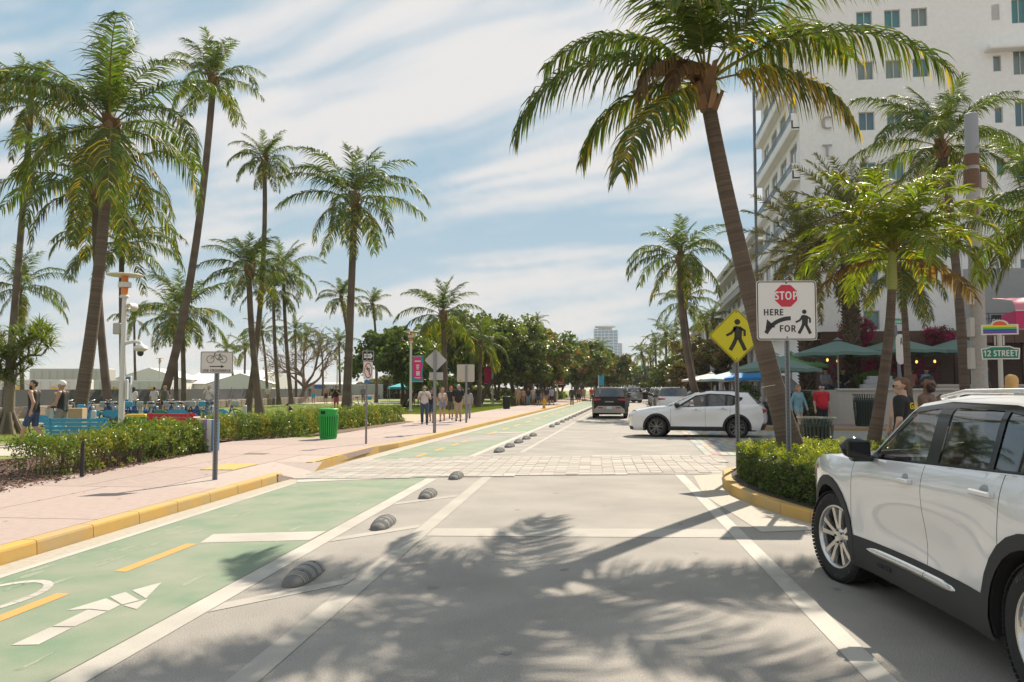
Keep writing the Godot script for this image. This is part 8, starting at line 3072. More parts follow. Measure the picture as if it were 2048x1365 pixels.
func window_in(parent: Node3D, r: PackedVector2Array, frame: Material, pane: Material, room: Material, split: int, t := Transform3D.IDENTITY, curtain: Material = null) -> void:
	var p0 := r[0]
	var p1 := r[2]
	var w := p1.x - p0.x
	var h := p1.y - p0.y
	var o := sub(parent, "window", t * Transform3D(Basis.IDENTITY, Vector3(p0.x + w * 0.5, p0.y + h * 0.5, -0.09)))
	var key := "win%.2f%.2f%d" % [w, h, split]
	if not cache.has(key):
		var b := MB.new()
		for s in [-1.0, 1.0]:
			b.box(Vector3(s * (w * 0.5 - 0.025), 0, 0), Vector3(0.05, h, 0.05))
			b.box(Vector3(0, s * (h * 0.5 - 0.025), 0), Vector3(w - 0.1, 0.05, 0.048))
		for k in split - 1:
			b.box(Vector3(-w * 0.5 + w * (k + 1) / split, 0, 0.002), Vector3(0.05, h - 0.1, 0.05))
		cache[key] = b.done()
		b = MB.new()
		b.quad(Vector3(-w * 0.5 / split + 0.02, -h * 0.5 + 0.05, 0), Vector3(-w * 0.5 / split + 0.02, h * 0.5 - 0.05, 0), Vector3(w * 0.5 / split - 0.02, h * 0.5 - 0.05, 0), Vector3(w * 0.5 / split - 0.02, -h * 0.5 + 0.05, 0))
		cache[key + "p"] = b.done()
		b = MB.new()
		b.quad(Vector3(-w * 0.5, -h * 0.5, -0.1), Vector3(-w * 0.5, h * 0.5, -0.1), Vector3(w * 0.5, h * 0.5, -0.1), Vector3(w * 0.5, -h * 0.5, -0.1))
		cache[key + "r"] = b.done()
	part(o, "frame", cache[key], frame)
	for k in split:
		part(o, "pane", cache[key + "p"], pane, Transform3D(Basis.IDENTITY, Vector3(-w * 0.5 + w * (k + 0.5) / split, 0, -0.005)))
	part(o, "blind", cache[key + "r"], curtain if curtain else room)

func make_hotel() -> void:
	var o := thing("hotel", "tall white hotel with stacked balconies on the corner", "building", S(47.9, 10.35), -A2)
	var white := grain(0.82, 0.81, 0.79, 0.85, 0.25, 0.10, 0.15, 0.02)
	var W := 34.0
	var H := 24.6
	var holes := []
	var blinds := []
	var rows := [4.9 + 0.55, 8.0, 10.9, 13.8, 16.7, 19.6, 22.5]
	for k in rows.size():
		for c in [[3.63, 0.86, 1.06], [5.14, 0.86, 1.06], [6.57, 0.86, 1.06], [10.55, 0.42, 0.9], [11.75, 0.75, 1.4], [14.2, 0.86, 1.06], [17.0, 0.86, 1.06]]:
			if k == 0 and c[0] != 3.63:
				continue
			holes.append(rect(c[0] - c[1] * 0.5, rows[k] - c[2] * 0.5, c[0] + c[1] * 0.5, rows[k] + c[2] * 0.5))
			blinds.append(int(c[0] * 10.0 + k * 7) % 3)
	part(o, "wall", wall_with_holes(W, H, holes), white)
	var frame := mat(0.50, 0.47, 0.43, 0.5)
	var teal := glass(0.02, 0.10, 0.11, 0.35)
	var room := mat(0.11, 0.22, 0.30, 0.9)
	for k in holes.size():
		window_in(o, holes[k], frame, teal, room, 2 if holes[k][2].x - holes[k][0].x > 0.5 else 1, Transform3D.IDENTITY, [mat(0.09, 0.38, 0.39, 0.8), mat(0.12, 0.26, 0.34, 0.8), mat(0.36, 0.42, 0.40, 0.8)][blinds[k]])
	# the wall towards the sea front, set with balconies
	var L := 14.0
	var back := Transform3D(Basis(Vector3.UP, -PI * 0.5), Vector3(0, 0, -L))
	var bh := []
	for k in 6:
		for q in 4:
			bh.append(rect(1.0 + q * 3.3, 5.2 + k * 2.9, 3.2 + q * 3.3, 7.3 + k * 2.9))
	part(o, "wall", wall_with_holes(L, H, bh), white, back)
	for r in bh:
		window_in(o, r, frame, teal, room, 2, back)
	var b := MB.new()
	b.box(Vector3(W * 0.5, H + 0.2, -L * 0.5), Vector3(W + 0.4, 0.4, L + 0.4))
	part(o, "roof", b.done(), white)
	b = MB.new()
	b.quad(Vector3(W, 0, 0), Vector3(W, H, 0), Vector3(W, H, -L), Vector3(W, 0, -L))
	b.quad(Vector3(W, 0, -L), Vector3(W, H, -L), Vector3(0, H, -L), Vector3(0, 0, -L))
	part(o, "wall", b.done(), white)
	var bars := MB.new()
	for k in 60:
		bars.box(Vector3(-0.38, 0.72, -0.4 - k * 0.225), Vector3(0.02, 0.5, 0.05))
	bars.box(Vector3(-0.38, 0.98, -L * 0.5), Vector3(0.05, 0.05, L - 0.3))
	var barm := bars.done()
	b = MB.new()
	b.box(Vector3(-0.22, 0.0, -L * 0.5), Vector3(0.42, 0.16, L - 0.2))
	b.box(Vector3(-0.40, 0.24, -L * 0.5), Vector3(0.10, 0.48, L - 0.2))
	b.box(Vector3(-0.22, 0.45, -0.15), Vector3(0.42, 0.9, 0.1))
	var slab := b.done()
	for k in 7:
		var bal := sub(o, "balcony", Transform3D(Basis.IDENTITY, Vector3(0, 4.9 + k * 2.9, 0)))
		part(bal, "slab", slab, white)
		part(bal, "railing", barm, mat(0.20, 0.26, 0.32, 0.5))
	b = MB.new()
	b.rod(Vector3(-0.5, 1.0, -L + 0.1), Vector3(-0.5, H, -L + 0.1), 0.11, 10)
	part(o, "drain_pipe", b.done(), mat(0.14, 0.155, 0.18, 0.5))
	b = MB.new()
	b.cbox(Vector3(14.9, 20.35, 0.3), Vector3(10.0, 0.28, 0.75), 0.06)
	part(o, "eyebrow_ledge", b.done(), white)
	b = MB.new()
	b.box(Vector3(8.4, 5.0, 0.004), Vector3(0.03, 9.5, 0.01))
	part(o, "wall_joint", b.done(), mat(0.42, 0.42, 0.41, 0.8))
	b = MB.new()
	b.box(Vector3(21.2, 4.2, 0.006), Vector3(25.5, 8.0, 0.012))
	part(o, "grey_paint_field", b.done(), grain(0.36, 0.36, 0.355, 0.85, 0.3, 0.12, 0.1, 0.02))
	var k := 0
	for ch in ["I", "C", "T"]:
		part(o, "sign_letter", text_mesh(ch, 0.72, 0.09, "Droid Sans", false), mat(0.36, 0.35, 0.35, 0.5), Transform3D(Basis.IDENTITY, Vector3(1.45, 18.3 - k * 1.62, 0.10)))
		k += 1
	# low wing with a railed porch at the right
	b = MB.new()
	b.cbox(Vector3(16.0, 6.55, 2.2), Vector3(8.0, 0.32, 3.2), 0.06)
	part(o, "porch_roof", b.done(), mat(0.16, 0.19, 0.22, 0.7))
	b = MB.new()
	b.box(Vector3(14.6, 4.35, 1.8), Vector3(12.6, 0.28, 3.5))
	b.box(Vector3(14.6, 4.75, 3.5), Vector3(12.6, 0.6, 0.10))
	part(o, "porch_floor", b.done(), grain(0.38, 0.385, 0.38, 0.85, 0.3, 0.12))
	b = MB.new()
	for y in [5.2, 5.45]:
		b.rod(Vector3(8.3, y, 3.5), Vector3(20.8, y, 3.5), 0.025, 6)
		b.rod(Vector3(8.3, y, 3.5), Vector3(8.3, y, 0.2), 0.025, 6)
	for x in 9:
		b.rod(Vector3(8.3 + x * 1.55, 5.0, 3.5), Vector3(8.3 + x * 1.55, 5.47, 3.5), 0.03, 6)
	part(o, "porch_railing", b.done(), mat(0.10, 0.10, 0.11, 0.5))
	var bd := sub(o, "name_board", Transform3D(Basis.IDENTITY, Vector3(9.0, 5.0, 3.62)))
	b = MB.new()
	b.box(Vector3(0, 0, 0), Vector3(1.25, 0.72, 0.06))
	part(bd, "board", b.done(), mat(0.015, 0.015, 0.015, 0.6))
	words(bd, "OHE DME", Vector3(0, 0.0, 0.035), 0.28, mat(0.5, 0.5, 0.48, 0.6), 0.72)

# a plainer block along the street: eyebrow ledges over rows of windows
func make_block(label: String, t0: float, t1: float, w: float, deep: float, high: float, base: Material, storeys: int, bays: int, ledge: bool) -> void:
	var o := thing("hotel", label, "building", S(t1, w), -A2 - PI * 0.5, "white hotels along the street")
	var L := t1 - t0
	var holes := []
	var sh := (high - 1.0) / storeys
	for k in storeys:
		for q in bays:
			var x := L * (q + 0.5) / bays
			holes.append(rect(x - L / bays * 0.3, 0.9 + k * sh, x + L / bays * 0.3, 0.9 + k * sh + sh * 0.52))
	part(o, "wall", wall_with_holes(L, high, holes), base)
	for r in holes:
		window_in(o, r, mat(0.5, 0.5, 0.48, 0.5), glass(0.03, 0.12, 0.12, 0.4), mat(0.20, 0.33, 0.33, 0.9), 2)
	var b := MB.new()
	b.quad(Vector3(L, 0, 0), Vector3(L, high, 0), Vector3(L, high, -deep), Vector3(L, 0, -deep))
	b.quad(Vector3(0, 0, -deep), Vector3(0, high, -deep), Vector3(0, high, 0), Vector3(0, 0, 0))
	b.quad(Vector3(L, 0, -deep), Vector3(L, high, -deep), Vector3(0, high, -deep), Vector3(0, 0, -deep))
	part(o, "wall", b.done(), base)
	b = MB.new()
	b.box(Vector3(L * 0.5, high + 0.25, -deep * 0.5 + 0.1), Vector3(L + 0.5, 0.5, deep + 0.7))
	part(o, "roof", b.done(), base)
	if ledge:
		for k in storeys:
			b = MB.new()
			b.cbox(Vector3(L * 0.5, 0.9 + k * sh + sh * 0.58, 0.35), Vector3(L + 0.6, 0.2, 0.95), 0.05)
			part(o, "eyebrow_ledge", b.done(), base)
			b = MB.new()
			b.box(Vector3(L * 0.5, 0.62 + k * sh, 0.72), Vector3(L + 0.4, 0.62, 0.12))
			part(o, "parapet", b.done(), base)

func make_tower() -> void:
	var o := thing("tower", "distant blue glass apartment tower at the end of the street", "building", V(104.0, 0, 900.0), -0.12)
	var glassy := mat(0.15, 0.32, 0.45, 0.2, 0.2)
	var slab := mat(0.46, 0.47, 0.47, 0.7)
	for v in [[-7.5, 12.0, 16.0, 66.0], [5.0, 14.0, 18.0, 64.0], [13.5, 6.0, 16.0, 50.0]]:
		var b := MB.new()
		b.box(Vector3(v[0], v[3] * 0.5, 0), Vector3(v[1], v[3], v[2]))
		part(o, "glass_shaft", b.done(), glassy)
		b = MB.new()
		b.box(Vector3(v[0], 0, 0), Vector3(v[1] + 0.9, 0.8, v[2] + 0.9))
		var m := b.done()
		var y := 3.2
		while y < v[3] + 1.0:
			part(o, "floor_band", m, slab, Transform3D(Basis.IDENTITY, Vector3(0, y, 0)))
			y += 3.2
		b = MB.new()
		for x in [-0.5, -0.17, 0.17, 0.5]:
			b.box(Vector3(v[0] + x * v[1], v[3] * 0.5, v[2] * 0.5 + 0.4), Vector3(0.8, v[3], 0.6))
		part(o, "pilasters", b.done(), slab)
	var b := MB.new()
	b.box(Vector3(-1.5, 68.5, 0), Vector3(22.0, 1.2, 18.0))
	b.box(Vector3(-1.5, 66.5, 0), Vector3(15.0, 4.0, 12.0))
	part(o, "crown_slab", b.done(), slab)
	for q in [[112.0, 760.0, 30.0, 16.0, "low pale building below the glass tower"], [128.0, 820.0, 22.0, 24.0, "far white block right of the tower's foot"], [119.0, 560.0, 12.0, 14.0, "small pale building behind the traffic signals"]]:
		var f := thing("far_building", q[4], "building", V(q[0], 0, q[1]), 0.0, "far buildings down the street")
		b = MB.new()
		b.box(Vector3(0, q[3] * 0.5, 0), Vector3(q[2], q[3], 18.0))
		part(f, "wall", b.done(), mat(0.50, 0.49, 0.47, 0.8))
		b = MB.new()
		for k in int(q[3] / 3.4):
			b.box(Vector3(0, 2.2 + k * 3.4, 9.05), Vector3(q[2] * 0.92, 1.4, 0.2))
		part(f, "window_band", b.done(), mat(0.12, 0.18, 0.22, 0.3))

func make_signals() -> void:
	var o := thing("traffic_signal", "signal mast arm with green name plates spanning the far crossing", "traffic signal", S(168.0, -7.5), -A2)
	var grey := mat(0.30, 0.29, 0.28, 0.5)
	var b := MB.new()
	b.tube([Vector3(0, 0, 0), Vector3(0, 6.6, 0)], [0.18, 0.13], 10)
	part(o, "pole", b.done(), grey)
	b = MB.new()
	b.tube([Vector3(0, 5.9, 0), Vector3(11.5, 6.1, 0)], [0.22, 0.12], 8)
	part(o, "mast_arm", b.done(), grey)
	for x in [7.4, 9.2]:
		b = MB.new()
		b.box(Vector3(x, 5.75, 0.2), Vector3(0.5 if x < 8 else 2.2, 0.75, 0.06))
		part(o, "name_plate", b.done(), mat(0.01, 0.30, 0.16, 0.5))
	b = MB.new()
	b.cbox(Vector3(10.9, 5.4, 0.2), Vector3(0.4, 1.1, 0.3), 0.05)
	part(o, "signal_head", b.done(), mat(0.02, 0.10, 0.05, 0.5))
	o = thing("traffic_signal", "farther signal mast arm with dark heads and a red light", "traffic signal", S(215.0, -6.5), -A2)
	b = MB.new()
	b.tube([Vector3(0, 0, 0), Vector3(0, 5.6, 0)], [0.18, 0.13], 8)
	part(o, "pole", b.done(), grey)
	b = MB.new()
	b.tube([Vector3(0, 5.0, 0), Vector3(13.0, 5.2, 0)], [0.16, 0.1], 8)
	part(o, "mast_arm", b.done(), grey)
	b = MB.new()
	b.cbox(Vector3(6.5, 4.9, 0.2), Vector3(3.0, 0.55, 0.3), 0.05)
	part(o, "signal_head", b.done(), mat(0.03, 0.025, 0.02, 0.6))
	b = MB.new()
	b.cbox(Vector3(12.5, 4.8, 0.2), Vector3(0.5, 1.3, 0.3), 0.05)
	part(o, "signal_head", b.done(), mat(0.03, 0.025, 0.02, 0.6))
	b = MB.new()
	b.ball(Vector3(12.5, 5.15, 0.4), Vector3(0.22, 0.22, 0.12), 6, 12)
	var red := StandardMaterial3D.new()
	red.albedo_color = lin(0.5, 0.02, 0.03)
	red.emission_enabled = true
	red.emission = lin(0.9, 0.03, 0.05)
	red.emission_energy_multiplier = 0.9
	part(o, "signal_light", b.done(), red)

# ---------------------------------------------------------------- the restaurant terrace
func parasol(label: String, at: Vector3, r: float, high: float, col: Material, turn: float, sides := 8) -> void:
	var o := thing("parasol", label, "parasol", at, turn, "restaurant parasols")
	var b := MB.new()
	b.rod(Vector3.ZERO, Vector3(0, high, 0), 0.035, 8)
	part(o, "pole", b.done(), mat(0.55, 0.5, 0.42, 0.6))
	b = MB.new()
	var ring := []
	for k in sides:
		ring.append(Vector3(cos(TAU * k / sides) * r, high - 0.62, sin(TAU * k / sides) * r))
	for k in sides:
		var a: Vector3 = ring[k]
		var d: Vector3 = ring[(k + 1) % sides]
		var apex := Vector3(0, high, 0)
		var m := (a + d) * 0.5
		m = m.lerp(apex, 0.0) + Vector3(0, 0.05, 0)
		b.tri(apex, a, m)
		b.tri(apex, m, d)
		b.quad(a, a - Vector3(0, 0.14, 0), m - Vector3(0, 0.14, 0), m)
		b.quad(m, m - Vector3(0, 0.14, 0), d - Vector3(0, 0.14, 0), d)
	part(o, "canopy", b.done(), col)
	b = MB.new()
	for k in sides:
		b.rod(Vector3(0, high - 0.03, 0), ring[k] + Vector3(0, -0.01, 0), 0.012, 4)
	part(o, "ribs", b.done(), mat(0.4, 0.36, 0.3, 0.6))
	b = MB.new()
	b.lathe([Vector2(0.22, high + 0.01), Vector2(0.05, high + 0.10), Vector2(0.001, high + 0.16)], 8)
	part(o, "vent_cap", b.done(), col)

func bush(called: String, label: String, at: Vector3, size: Vector3, count: int, tint: Color, sd: int, pot: bool, flower := false) -> void:
	var rng := RandomNumberGenerator.new()
	rng.seed = sd
	var o := thing(called, label, "plant", at, 0.0, "terrace plants")
	var places := []
	var tints := []
	for k in count:
		var d := Vector3(rng.randfn(), rng.randfn(), rng.randfn()).normalized() * pow(rng.randf(), 0.4)
		places.append(Transform3D(Basis.from_euler(Vector3(rng.randf() * 6, rng.randf() * 6, rng.randf() * 6)), Vector3(d.x * size.x, size.y + d.y * size.y + (0.4 if pot else 0.0), d.z * size.z)))
		var g := rng.randf_range(0.7, 1.3)
		var c := tint
		if flower and rng.randf() < 0.35:
			c = Color(0.10, 0.13, 0.04)
		tints.append(Color(c.r * g, c.g * g, c.b * g))
	copies(o, "foliage", leaf_cluster("bush", 12, 0.13, 0.10, false, 14), green_mat("hedge_leaf", 0.35), places, tints)
	var b := MB.new()
	for k in 6:
		b.tube([Vector3(rng.randfn() * 0.06, 0, rng.randfn() * 0.06), Vector3(rng.randfn() * size.x * 0.4, size.y * 1.2 + (0.4 if pot else 0.0), rng.randfn() * size.z * 0.4)], [0.02, 0.008], 5)
	part(o, "stems", b.done(), mat(0.12, 0.08, 0.05, 0.9))
	if pot:
		b = MB.new()
		b.lathe([Vector2(0.24, 0), Vector2(0.34, 0.42), Vector2(0.37, 0.46), Vector2(0.32, 0.46), Vector2(0.001, 0.44)], 16)
		part(o, "pot", b.done(), mat(0.10, 0.18, 0.17, 0.6))

func make_terrace() -> void:
	var cream := grain(0.50, 0.455, 0.39, 0.85, 0.5, 0.12, 0.1, 0.02)
	# low wall with slots round the terrace
	var o := thing("terrace_wall", "cream low wall with slots round the restaurant terrace", "wall", S(36.9, 9.6, 0.147), -A2)
	var b := MB.new()
	var slots := [rect(0.55, 1.02, 1.75, 1.12), rect(0.55, 0.62, 1.75, 0.72), rect(3.45, 0.45, 3.75, 1.05)]
	patch(b, [rect(0, 0, 14.0, 1.46)], slots, 0.7, func(p: Vector2) -> Vector3: return Vector3(p.x, p.y, 0.0), 0.0, Vector3(7, 0.7, -1))
	part(o, "wall", b.done(), cream)
	b = MB.new()
	b.box(Vector3(7, 0.70, -0.20), Vector3(13.9, 1.38, 0.2))
	part(o, "inner_wall", b.done(), mat(0.30, 0.29, 0.27, 0.8))
	b = MB.new()
	b.cbox(Vector3(7, 1.47, -0.14), Vector3(14.2, 0.10, 0.42), 0.02)
	part(o, "coping", b.done(), cream)
	b = MB.new()
	var rows := []
	for k in 9:
		var a := PI * 0.5 * k / 8.0
		rows.append([Vector3(-sin(a) * 1.2, 0, -(1.0 - cos(a)) * 1.2), Vector3(-sin(a) * 1.2, 1.46, -(1.0 - cos(a)) * 1.2)])
	rows.append([Vector3(-1.2, 0, -6), Vector3(-1.2, 1.46, -6)])
	b.grid(rows)
	part(o, "curved_wall", b.done(), cream)
	for q in [[1.7, 1.7], [1.7, 1.9], [1.7, 2.05]]:
		b = MB.new()
		var w: float = 1.5 - (q[1] - 1.7) * 1.6
		b.cbox(Vector3(q[0], q[1] - 0.1, -0.2), Vector3(w, 0.2, 0.5), 0.02)
		part(o, "stepped_block", b.done(), mat(0.33, 0.33, 0.33, 0.8))
	# grey half arch over the entrance
	o = thing("arch", "grey curved arch at the restaurant entrance", "arch", S(36.4, 7.0, 0.147), -A2 - 0.25)
	b = MB.new()
	rows = []
	for k in 13:
		var a := lerpf(0.0, PI * 0.62, k / 12.0)
		var c := Vector3(cos(a) * 1.25, sin(a) * 1.75 + 0.35, 0)
		var c2 := Vector3(cos(a) * 0.85, sin(a) * 1.35 + 0.35, 0)
		if k == 0:
			rows.append([Vector3(0.85, 0, 0.35), Vector3(1.25, 0, 0.35), Vector3(1.25, 0, -0.35), Vector3(0.85, 0, -0.35)])
		rows.append([c2 + Vector3(0, 0, 0.35), c + Vector3(0, 0, 0.35), c + Vector3(0, 0, -0.35), c2 + Vector3(0, 0, -0.35)])
	for k in rows.size() - 1:
		for q in 4:
			b.quad(rows[k][q], rows[k + 1][q], rows[k + 1][(q + 1) % 4], rows[k][(q + 1) % 4])
	part(o, "band", b.done(), grain(0.26, 0.265, 0.28, 0.7, 1.0, 0.15))
	# timber roof, posts and dark back wall
	o = thing("terrace_roof", "brown timber terrace roof along the hotel front", "canopy", S(43.0, 10.2, 0.147), -A2)
	b = MB.new()
	for k in 16:
		b.box(Vector3(k * 1.0 + 0.5, 4.05, 0.0), Vector3(0.98, 0.62, 0.12))
	part(o, "fascia", b.done(), grain(0.16, 0.09, 0.065, 0.8, 1.0, 0.35))
	b = MB.new()
	b.box(Vector3(8, 4.3, -2.4), Vector3(16.2, 0.1, 4.7))
	part(o, "deck", b.done(), mat(0.16, 0.10, 0.07, 0.9))
	for k in 6:
		b = MB.new()
		b.box(Vector3(0.2 + k * 3.1, 1.9, -0.2), Vector3(0.16, 3.7, 0.16))
		part(o, "post", b.done(), mat(0.10, 0.06, 0.045, 0.8))
	b = MB.new()
	b.box(Vector3(8, 2.1, -4.55), Vector3(16.2, 4.2, 0.1))
	part(o, "back_wall", b.done(), grain(0.24, 0.18, 0.16, 0.9, 1.0, 0.4))
	b = MB.new()
	b.quad(Vector3(-3, 0.02, -4.5), Vector3(16, 0.02, -4.5), Vector3(16, 0.02, 5.8), Vector3(-3, 0.02, 5.8))
	part(o, "floor", b.done(), grain(0.30, 0.24, 0.21, 0.8, 1.0, 0.3))
	for k in 6:
		b = MB.new()
		b.box(Vector3(13.6 + k * 0.5, 2.5, -4.45), Vector3(0.42, 1.3, 0.05))
		part(o, "lit_window", b.done(), mat(0.25, 0.27, 0.27, 0.3))
	# parasols
	var teal := mat(0.125, 0.195, 0.17, 0.8).duplicate() as StandardMaterial3D
	teal.backlight_enabled = true
	teal.backlight = lin(0.1, 0.14, 0.12)
	var green := mat(0.14, 0.30, 0.12, 0.8)
	var blue := mat(0.02, 0.22, 0.55, 0.8)
	var pale := mat(0.36, 0.47, 0.50, 0.8)
	var sand := mat(0.50, 0.47, 0.42, 0.8)
	parasol("dark teal parasol right above the head of the man in red", V(14.8, 0.15, 37.2), 2.0, 3.70, teal, 0.2)
	parasol("teal parasol between the thick date palm trunk and the leaning street post", V(17.9, 0.15, 38.0), 2.1, 3.85, teal, 0.1)
	parasol("teal parasol left of the tall utility pole", V(20.8, 0.15, 38.0), 2.0, 3.85, teal, 0.3)
	parasol("light green parasol behind the stop sign post", V(14.3, 0.15, 42.0), 1.9, 3.3, green, 0.0)
	parasol("wide teal parasol behind the stop sign post, lowest of the green ones", V(11.3, 0.15, 35.2), 1.9, 2.95, teal, 0.4)
	parasol("bright blue parasol behind the white crossover", V(15.0, 0.15, 50.5), 2.0, 2.75, blue, 0.1)
	parasol("pale blue parasol left of the bright blue one", V(15.6, 0.15, 58.0), 2.4, 2.75, pale, 0.3)
	parasol("sand coloured parasol farther along the café row", V(17.0, 0.15, 70.0), 2.6, 2.8, sand, 0.1)
	parasol("sand coloured parasol at the far end of the café row", V(18.2, 0.15, 82.0), 2.8, 2.9, sand, 0.5)
	parasol("pale turquoise parasol behind the far parked cars", V(19.0, 0.15, 98.0), 2.4, 2.9, mat(0.25, 0.45, 0.45, 0.8), 0.5)
	# plants
	bush("shrub", "leafy shrub on the terrace wall's stepped planter", S(37.6, 11.3, 1.55), Vector3(0.95, 0.42, 0.5), 420, Color(0.10, 0.15, 0.04), 5, false)
	bush("shrub", "dark shrub in front of the grey arch", S(36.0, 7.9, 0.15), Vector3(0.75, 0.75, 0.6), 420, Color(0.075, 0.11, 0.035), 6, false)
	bush("potted_plant", "potted plant behind the white crossover's tail", S(35.6, 5.6, 0.15), Vector3(0.55, 0.7, 0.5), 300, Color(0.09, 0.13, 0.04), 7, true)
	bush("shrub", "small shrub at the foot of the terrace wall", S(36.2, 13.9, 0.15), Vector3(0.7, 0.3, 0.4), 260, Color(0.08, 0.12, 0.03), 8, false)
	bush("shrub", "green plant left of the utility pole on the terrace", S(38.5, 19.3, 1.3), Vector3(0.5, 0.6, 0.5), 260, Color(0.08, 0.16, 0.04), 9, false)
	bush("shrub", "green plant right of the utility pole on the terrace", S(38.5, 21.6, 1.3), Vector3(0.5, 0.7, 0.5), 260, Color(0.08, 0.16, 0.04), 10, false)
	bush("bougainvillea", "magenta bougainvillea over the terrace roof by the date palm", S(41.6, 11.6, 3.6), Vector3(1.0, 0.8, 0.5), 380, Color(0.50, 0.03, 0.20), 11, false, true)
	bush("bougainvillea", "magenta bougainvillea spray between the two teal parasols", S(41.8, 15.4, 3.7), Vector3(0.9, 0.5, 0.35), 240, Color(0.50, 0.03, 0.20), 12, false, true)
	bush("bougainvillea", "magenta bougainvillea hanging inside the dark terrace", S(44.0, 13.5, 1.6), Vector3(3.2, 1.0, 0.4), 420, Color(0.50, 0.03, 0.20), 13, false, true)
	bush("bougainvillea", "bougainvillea above the lit terrace windows at the right", S(41.6, 22.5, 3.4), Vector3(1.2, 0.7, 0.4), 260, Color(0.50, 0.03, 0.20), 15, false, true)
	# seats and guests
	for q in [[38.9, 15.2, "cushioned bench behind the wall beside the leaning post"], [38.9, 18.0, "cushioned bench behind the wall left of the utility pole"], [39.2, 22.8, "cushioned bench behind the wall at the right edge"]]:
		var s := thing("lounge_bench", "beige " + q[2], "bench", S(q[0], q[1], 0.9), -A2, "terrace benches")
		b = MB.new()
		b.cbox(Vector3(0, 0.42, 0), Vector3(2.2, 0.5, 0.7), 0.03)
		part(s, "base", b.done(), grain(0.07, 0.045, 0.035, 0.8, 1.0, 0.3))
		for x in [-0.55, 0.55]:
			b = MB.new()
			b.cbox(Vector3(x, 0.80, 0.18), Vector3(1.06, 0.30, 0.2), 0.06)
			part(s, "cushion", b.done(), mat(0.42, 0.34, 0.28, 0.9))
	var blk := Color(0.03, 0.03, 0.03)
	var guests := [[39.6, 14.0, Color(0.16, 0.26, 0.50), 0.3, "guest in blue patterned shirt on the terrace bench"], [39.7, 13.4, Color(0.4, 0.16, 0.13), 2.8, "guest in coral top beside the blue patterned shirt"], [39.4, 9.6, Color(0.3, 0.32, 0.36), 0.2, "guest in grey behind the man in red"], [39.5, 10.4, blk, -0.4, "guest in black at the table left of the shrub"], [40.5, 16.9, Color(0.01, 0.07, 0.05), 0.6, "waiter in dark green beside the palm trunk"], [39.8, 22.4, blk, 0.2, "guest in black at the terrace's right end"], [39.8, 23.4, Color(0.2, 0.15, 0.12), -0.3, "guest in brown at the terrace's right end"]]
	for g in guests:
		var up: bool = g[4].begins_with("waiter")
		person(g[4], S(g[0], g[1], 1.25 if not up else 0.95), g[3], {"pose": "stand" if up else "sit", "top_col": g[2], "bottom": "pants", "group": "people by the restaurant"})
	# little bulbs under the parasols
	var glow := StandardMaterial3D.new()
	glow.albedo_color = lin(0.8, 0.5, 0.15)
	glow.emission_enabled = true
	glow.emission = lin(1.0, 0.55, 0.12)
	glow.emission_energy_multiplier = 1.2
	b = MB.new()
	b.ball(Vector3.ZERO, Vector3(0.06, 0.08, 0.06), 6, 8)
	var bulb := b.done()
	var bl := [[15.4, 3.05, 40.0], [15.9, 3.0, 40.0], [18.3, 3.02, 40.5], [20.0, 2.98, 40.5], [20.9, 3.0, 40.5], [21.9, 3.02, 40.5]]
	for k in bl.size():
		solo("light_bulb", bulb, glow, "small warm light bulb under the terrace roof, %s from the left" % ["first", "second", "third", "fourth", "fifth", "sixth"][k], "bulb", Transform3D(Basis.IDENTITY, V(bl[k][0], bl[k][1], bl[k][2])), "string of bulbs on the terrace")
	# pink awning that reaches in from the right
	o = thing("awning", "pink rounded awning reaching in at the right edge", "awning", V(13.4, 0.75, 22.2), -0.28)
	b = MB.new()
	rows = []
	for k in 7:
		var a := PI * 0.5 * k / 6.0
		rows.append([Vector3(0, 2.95 + sin(a) * 0.34, 0.9 - (1 - cos(a)) * 0.5), Vector3(5, 2.95 + sin(a) * 0.34, 0.9 - (1 - cos(a)) * 0.5)])
	rows.append([Vector3(0, 3.5, -1.2), Vector3(5, 3.5, -1.2)])
	b.flip = true
	b.grid(rows)
	var pinkish := mat(0.62, 0.20, 0.26, 0.7)
	part(o, "cloth", b.done(), pinkish)
	b = MB.new()
	b.box(Vector3(2.5, 2.72, 0.905), Vector3(5, 0.46, 0.02))
	b.box(Vector3(0.0, 2.72, 0.3), Vector3(0.02, 0.46, 1.2))
	part(o, "valance", b.done(), mat(0.52, 0.03, 0.13, 0.7))
	b = MB.new()
	b.box(Vector3(2.5, 2.965, 0.915), Vector3(5, 0.035, 0.03))
	part(o, "piping", b.done(), mat(0.6, 0.5, 0.5, 0.7))
	b = MB.new()
	for x in [1.6, 4.8]:
		b.rod(Vector3(x, -0.6, 0.7), Vector3(x, 2.9, 0.7), 0.04, 8)
	part(o, "posts", b.done(), mat(0.5, 0.48, 0.45, 0.5))

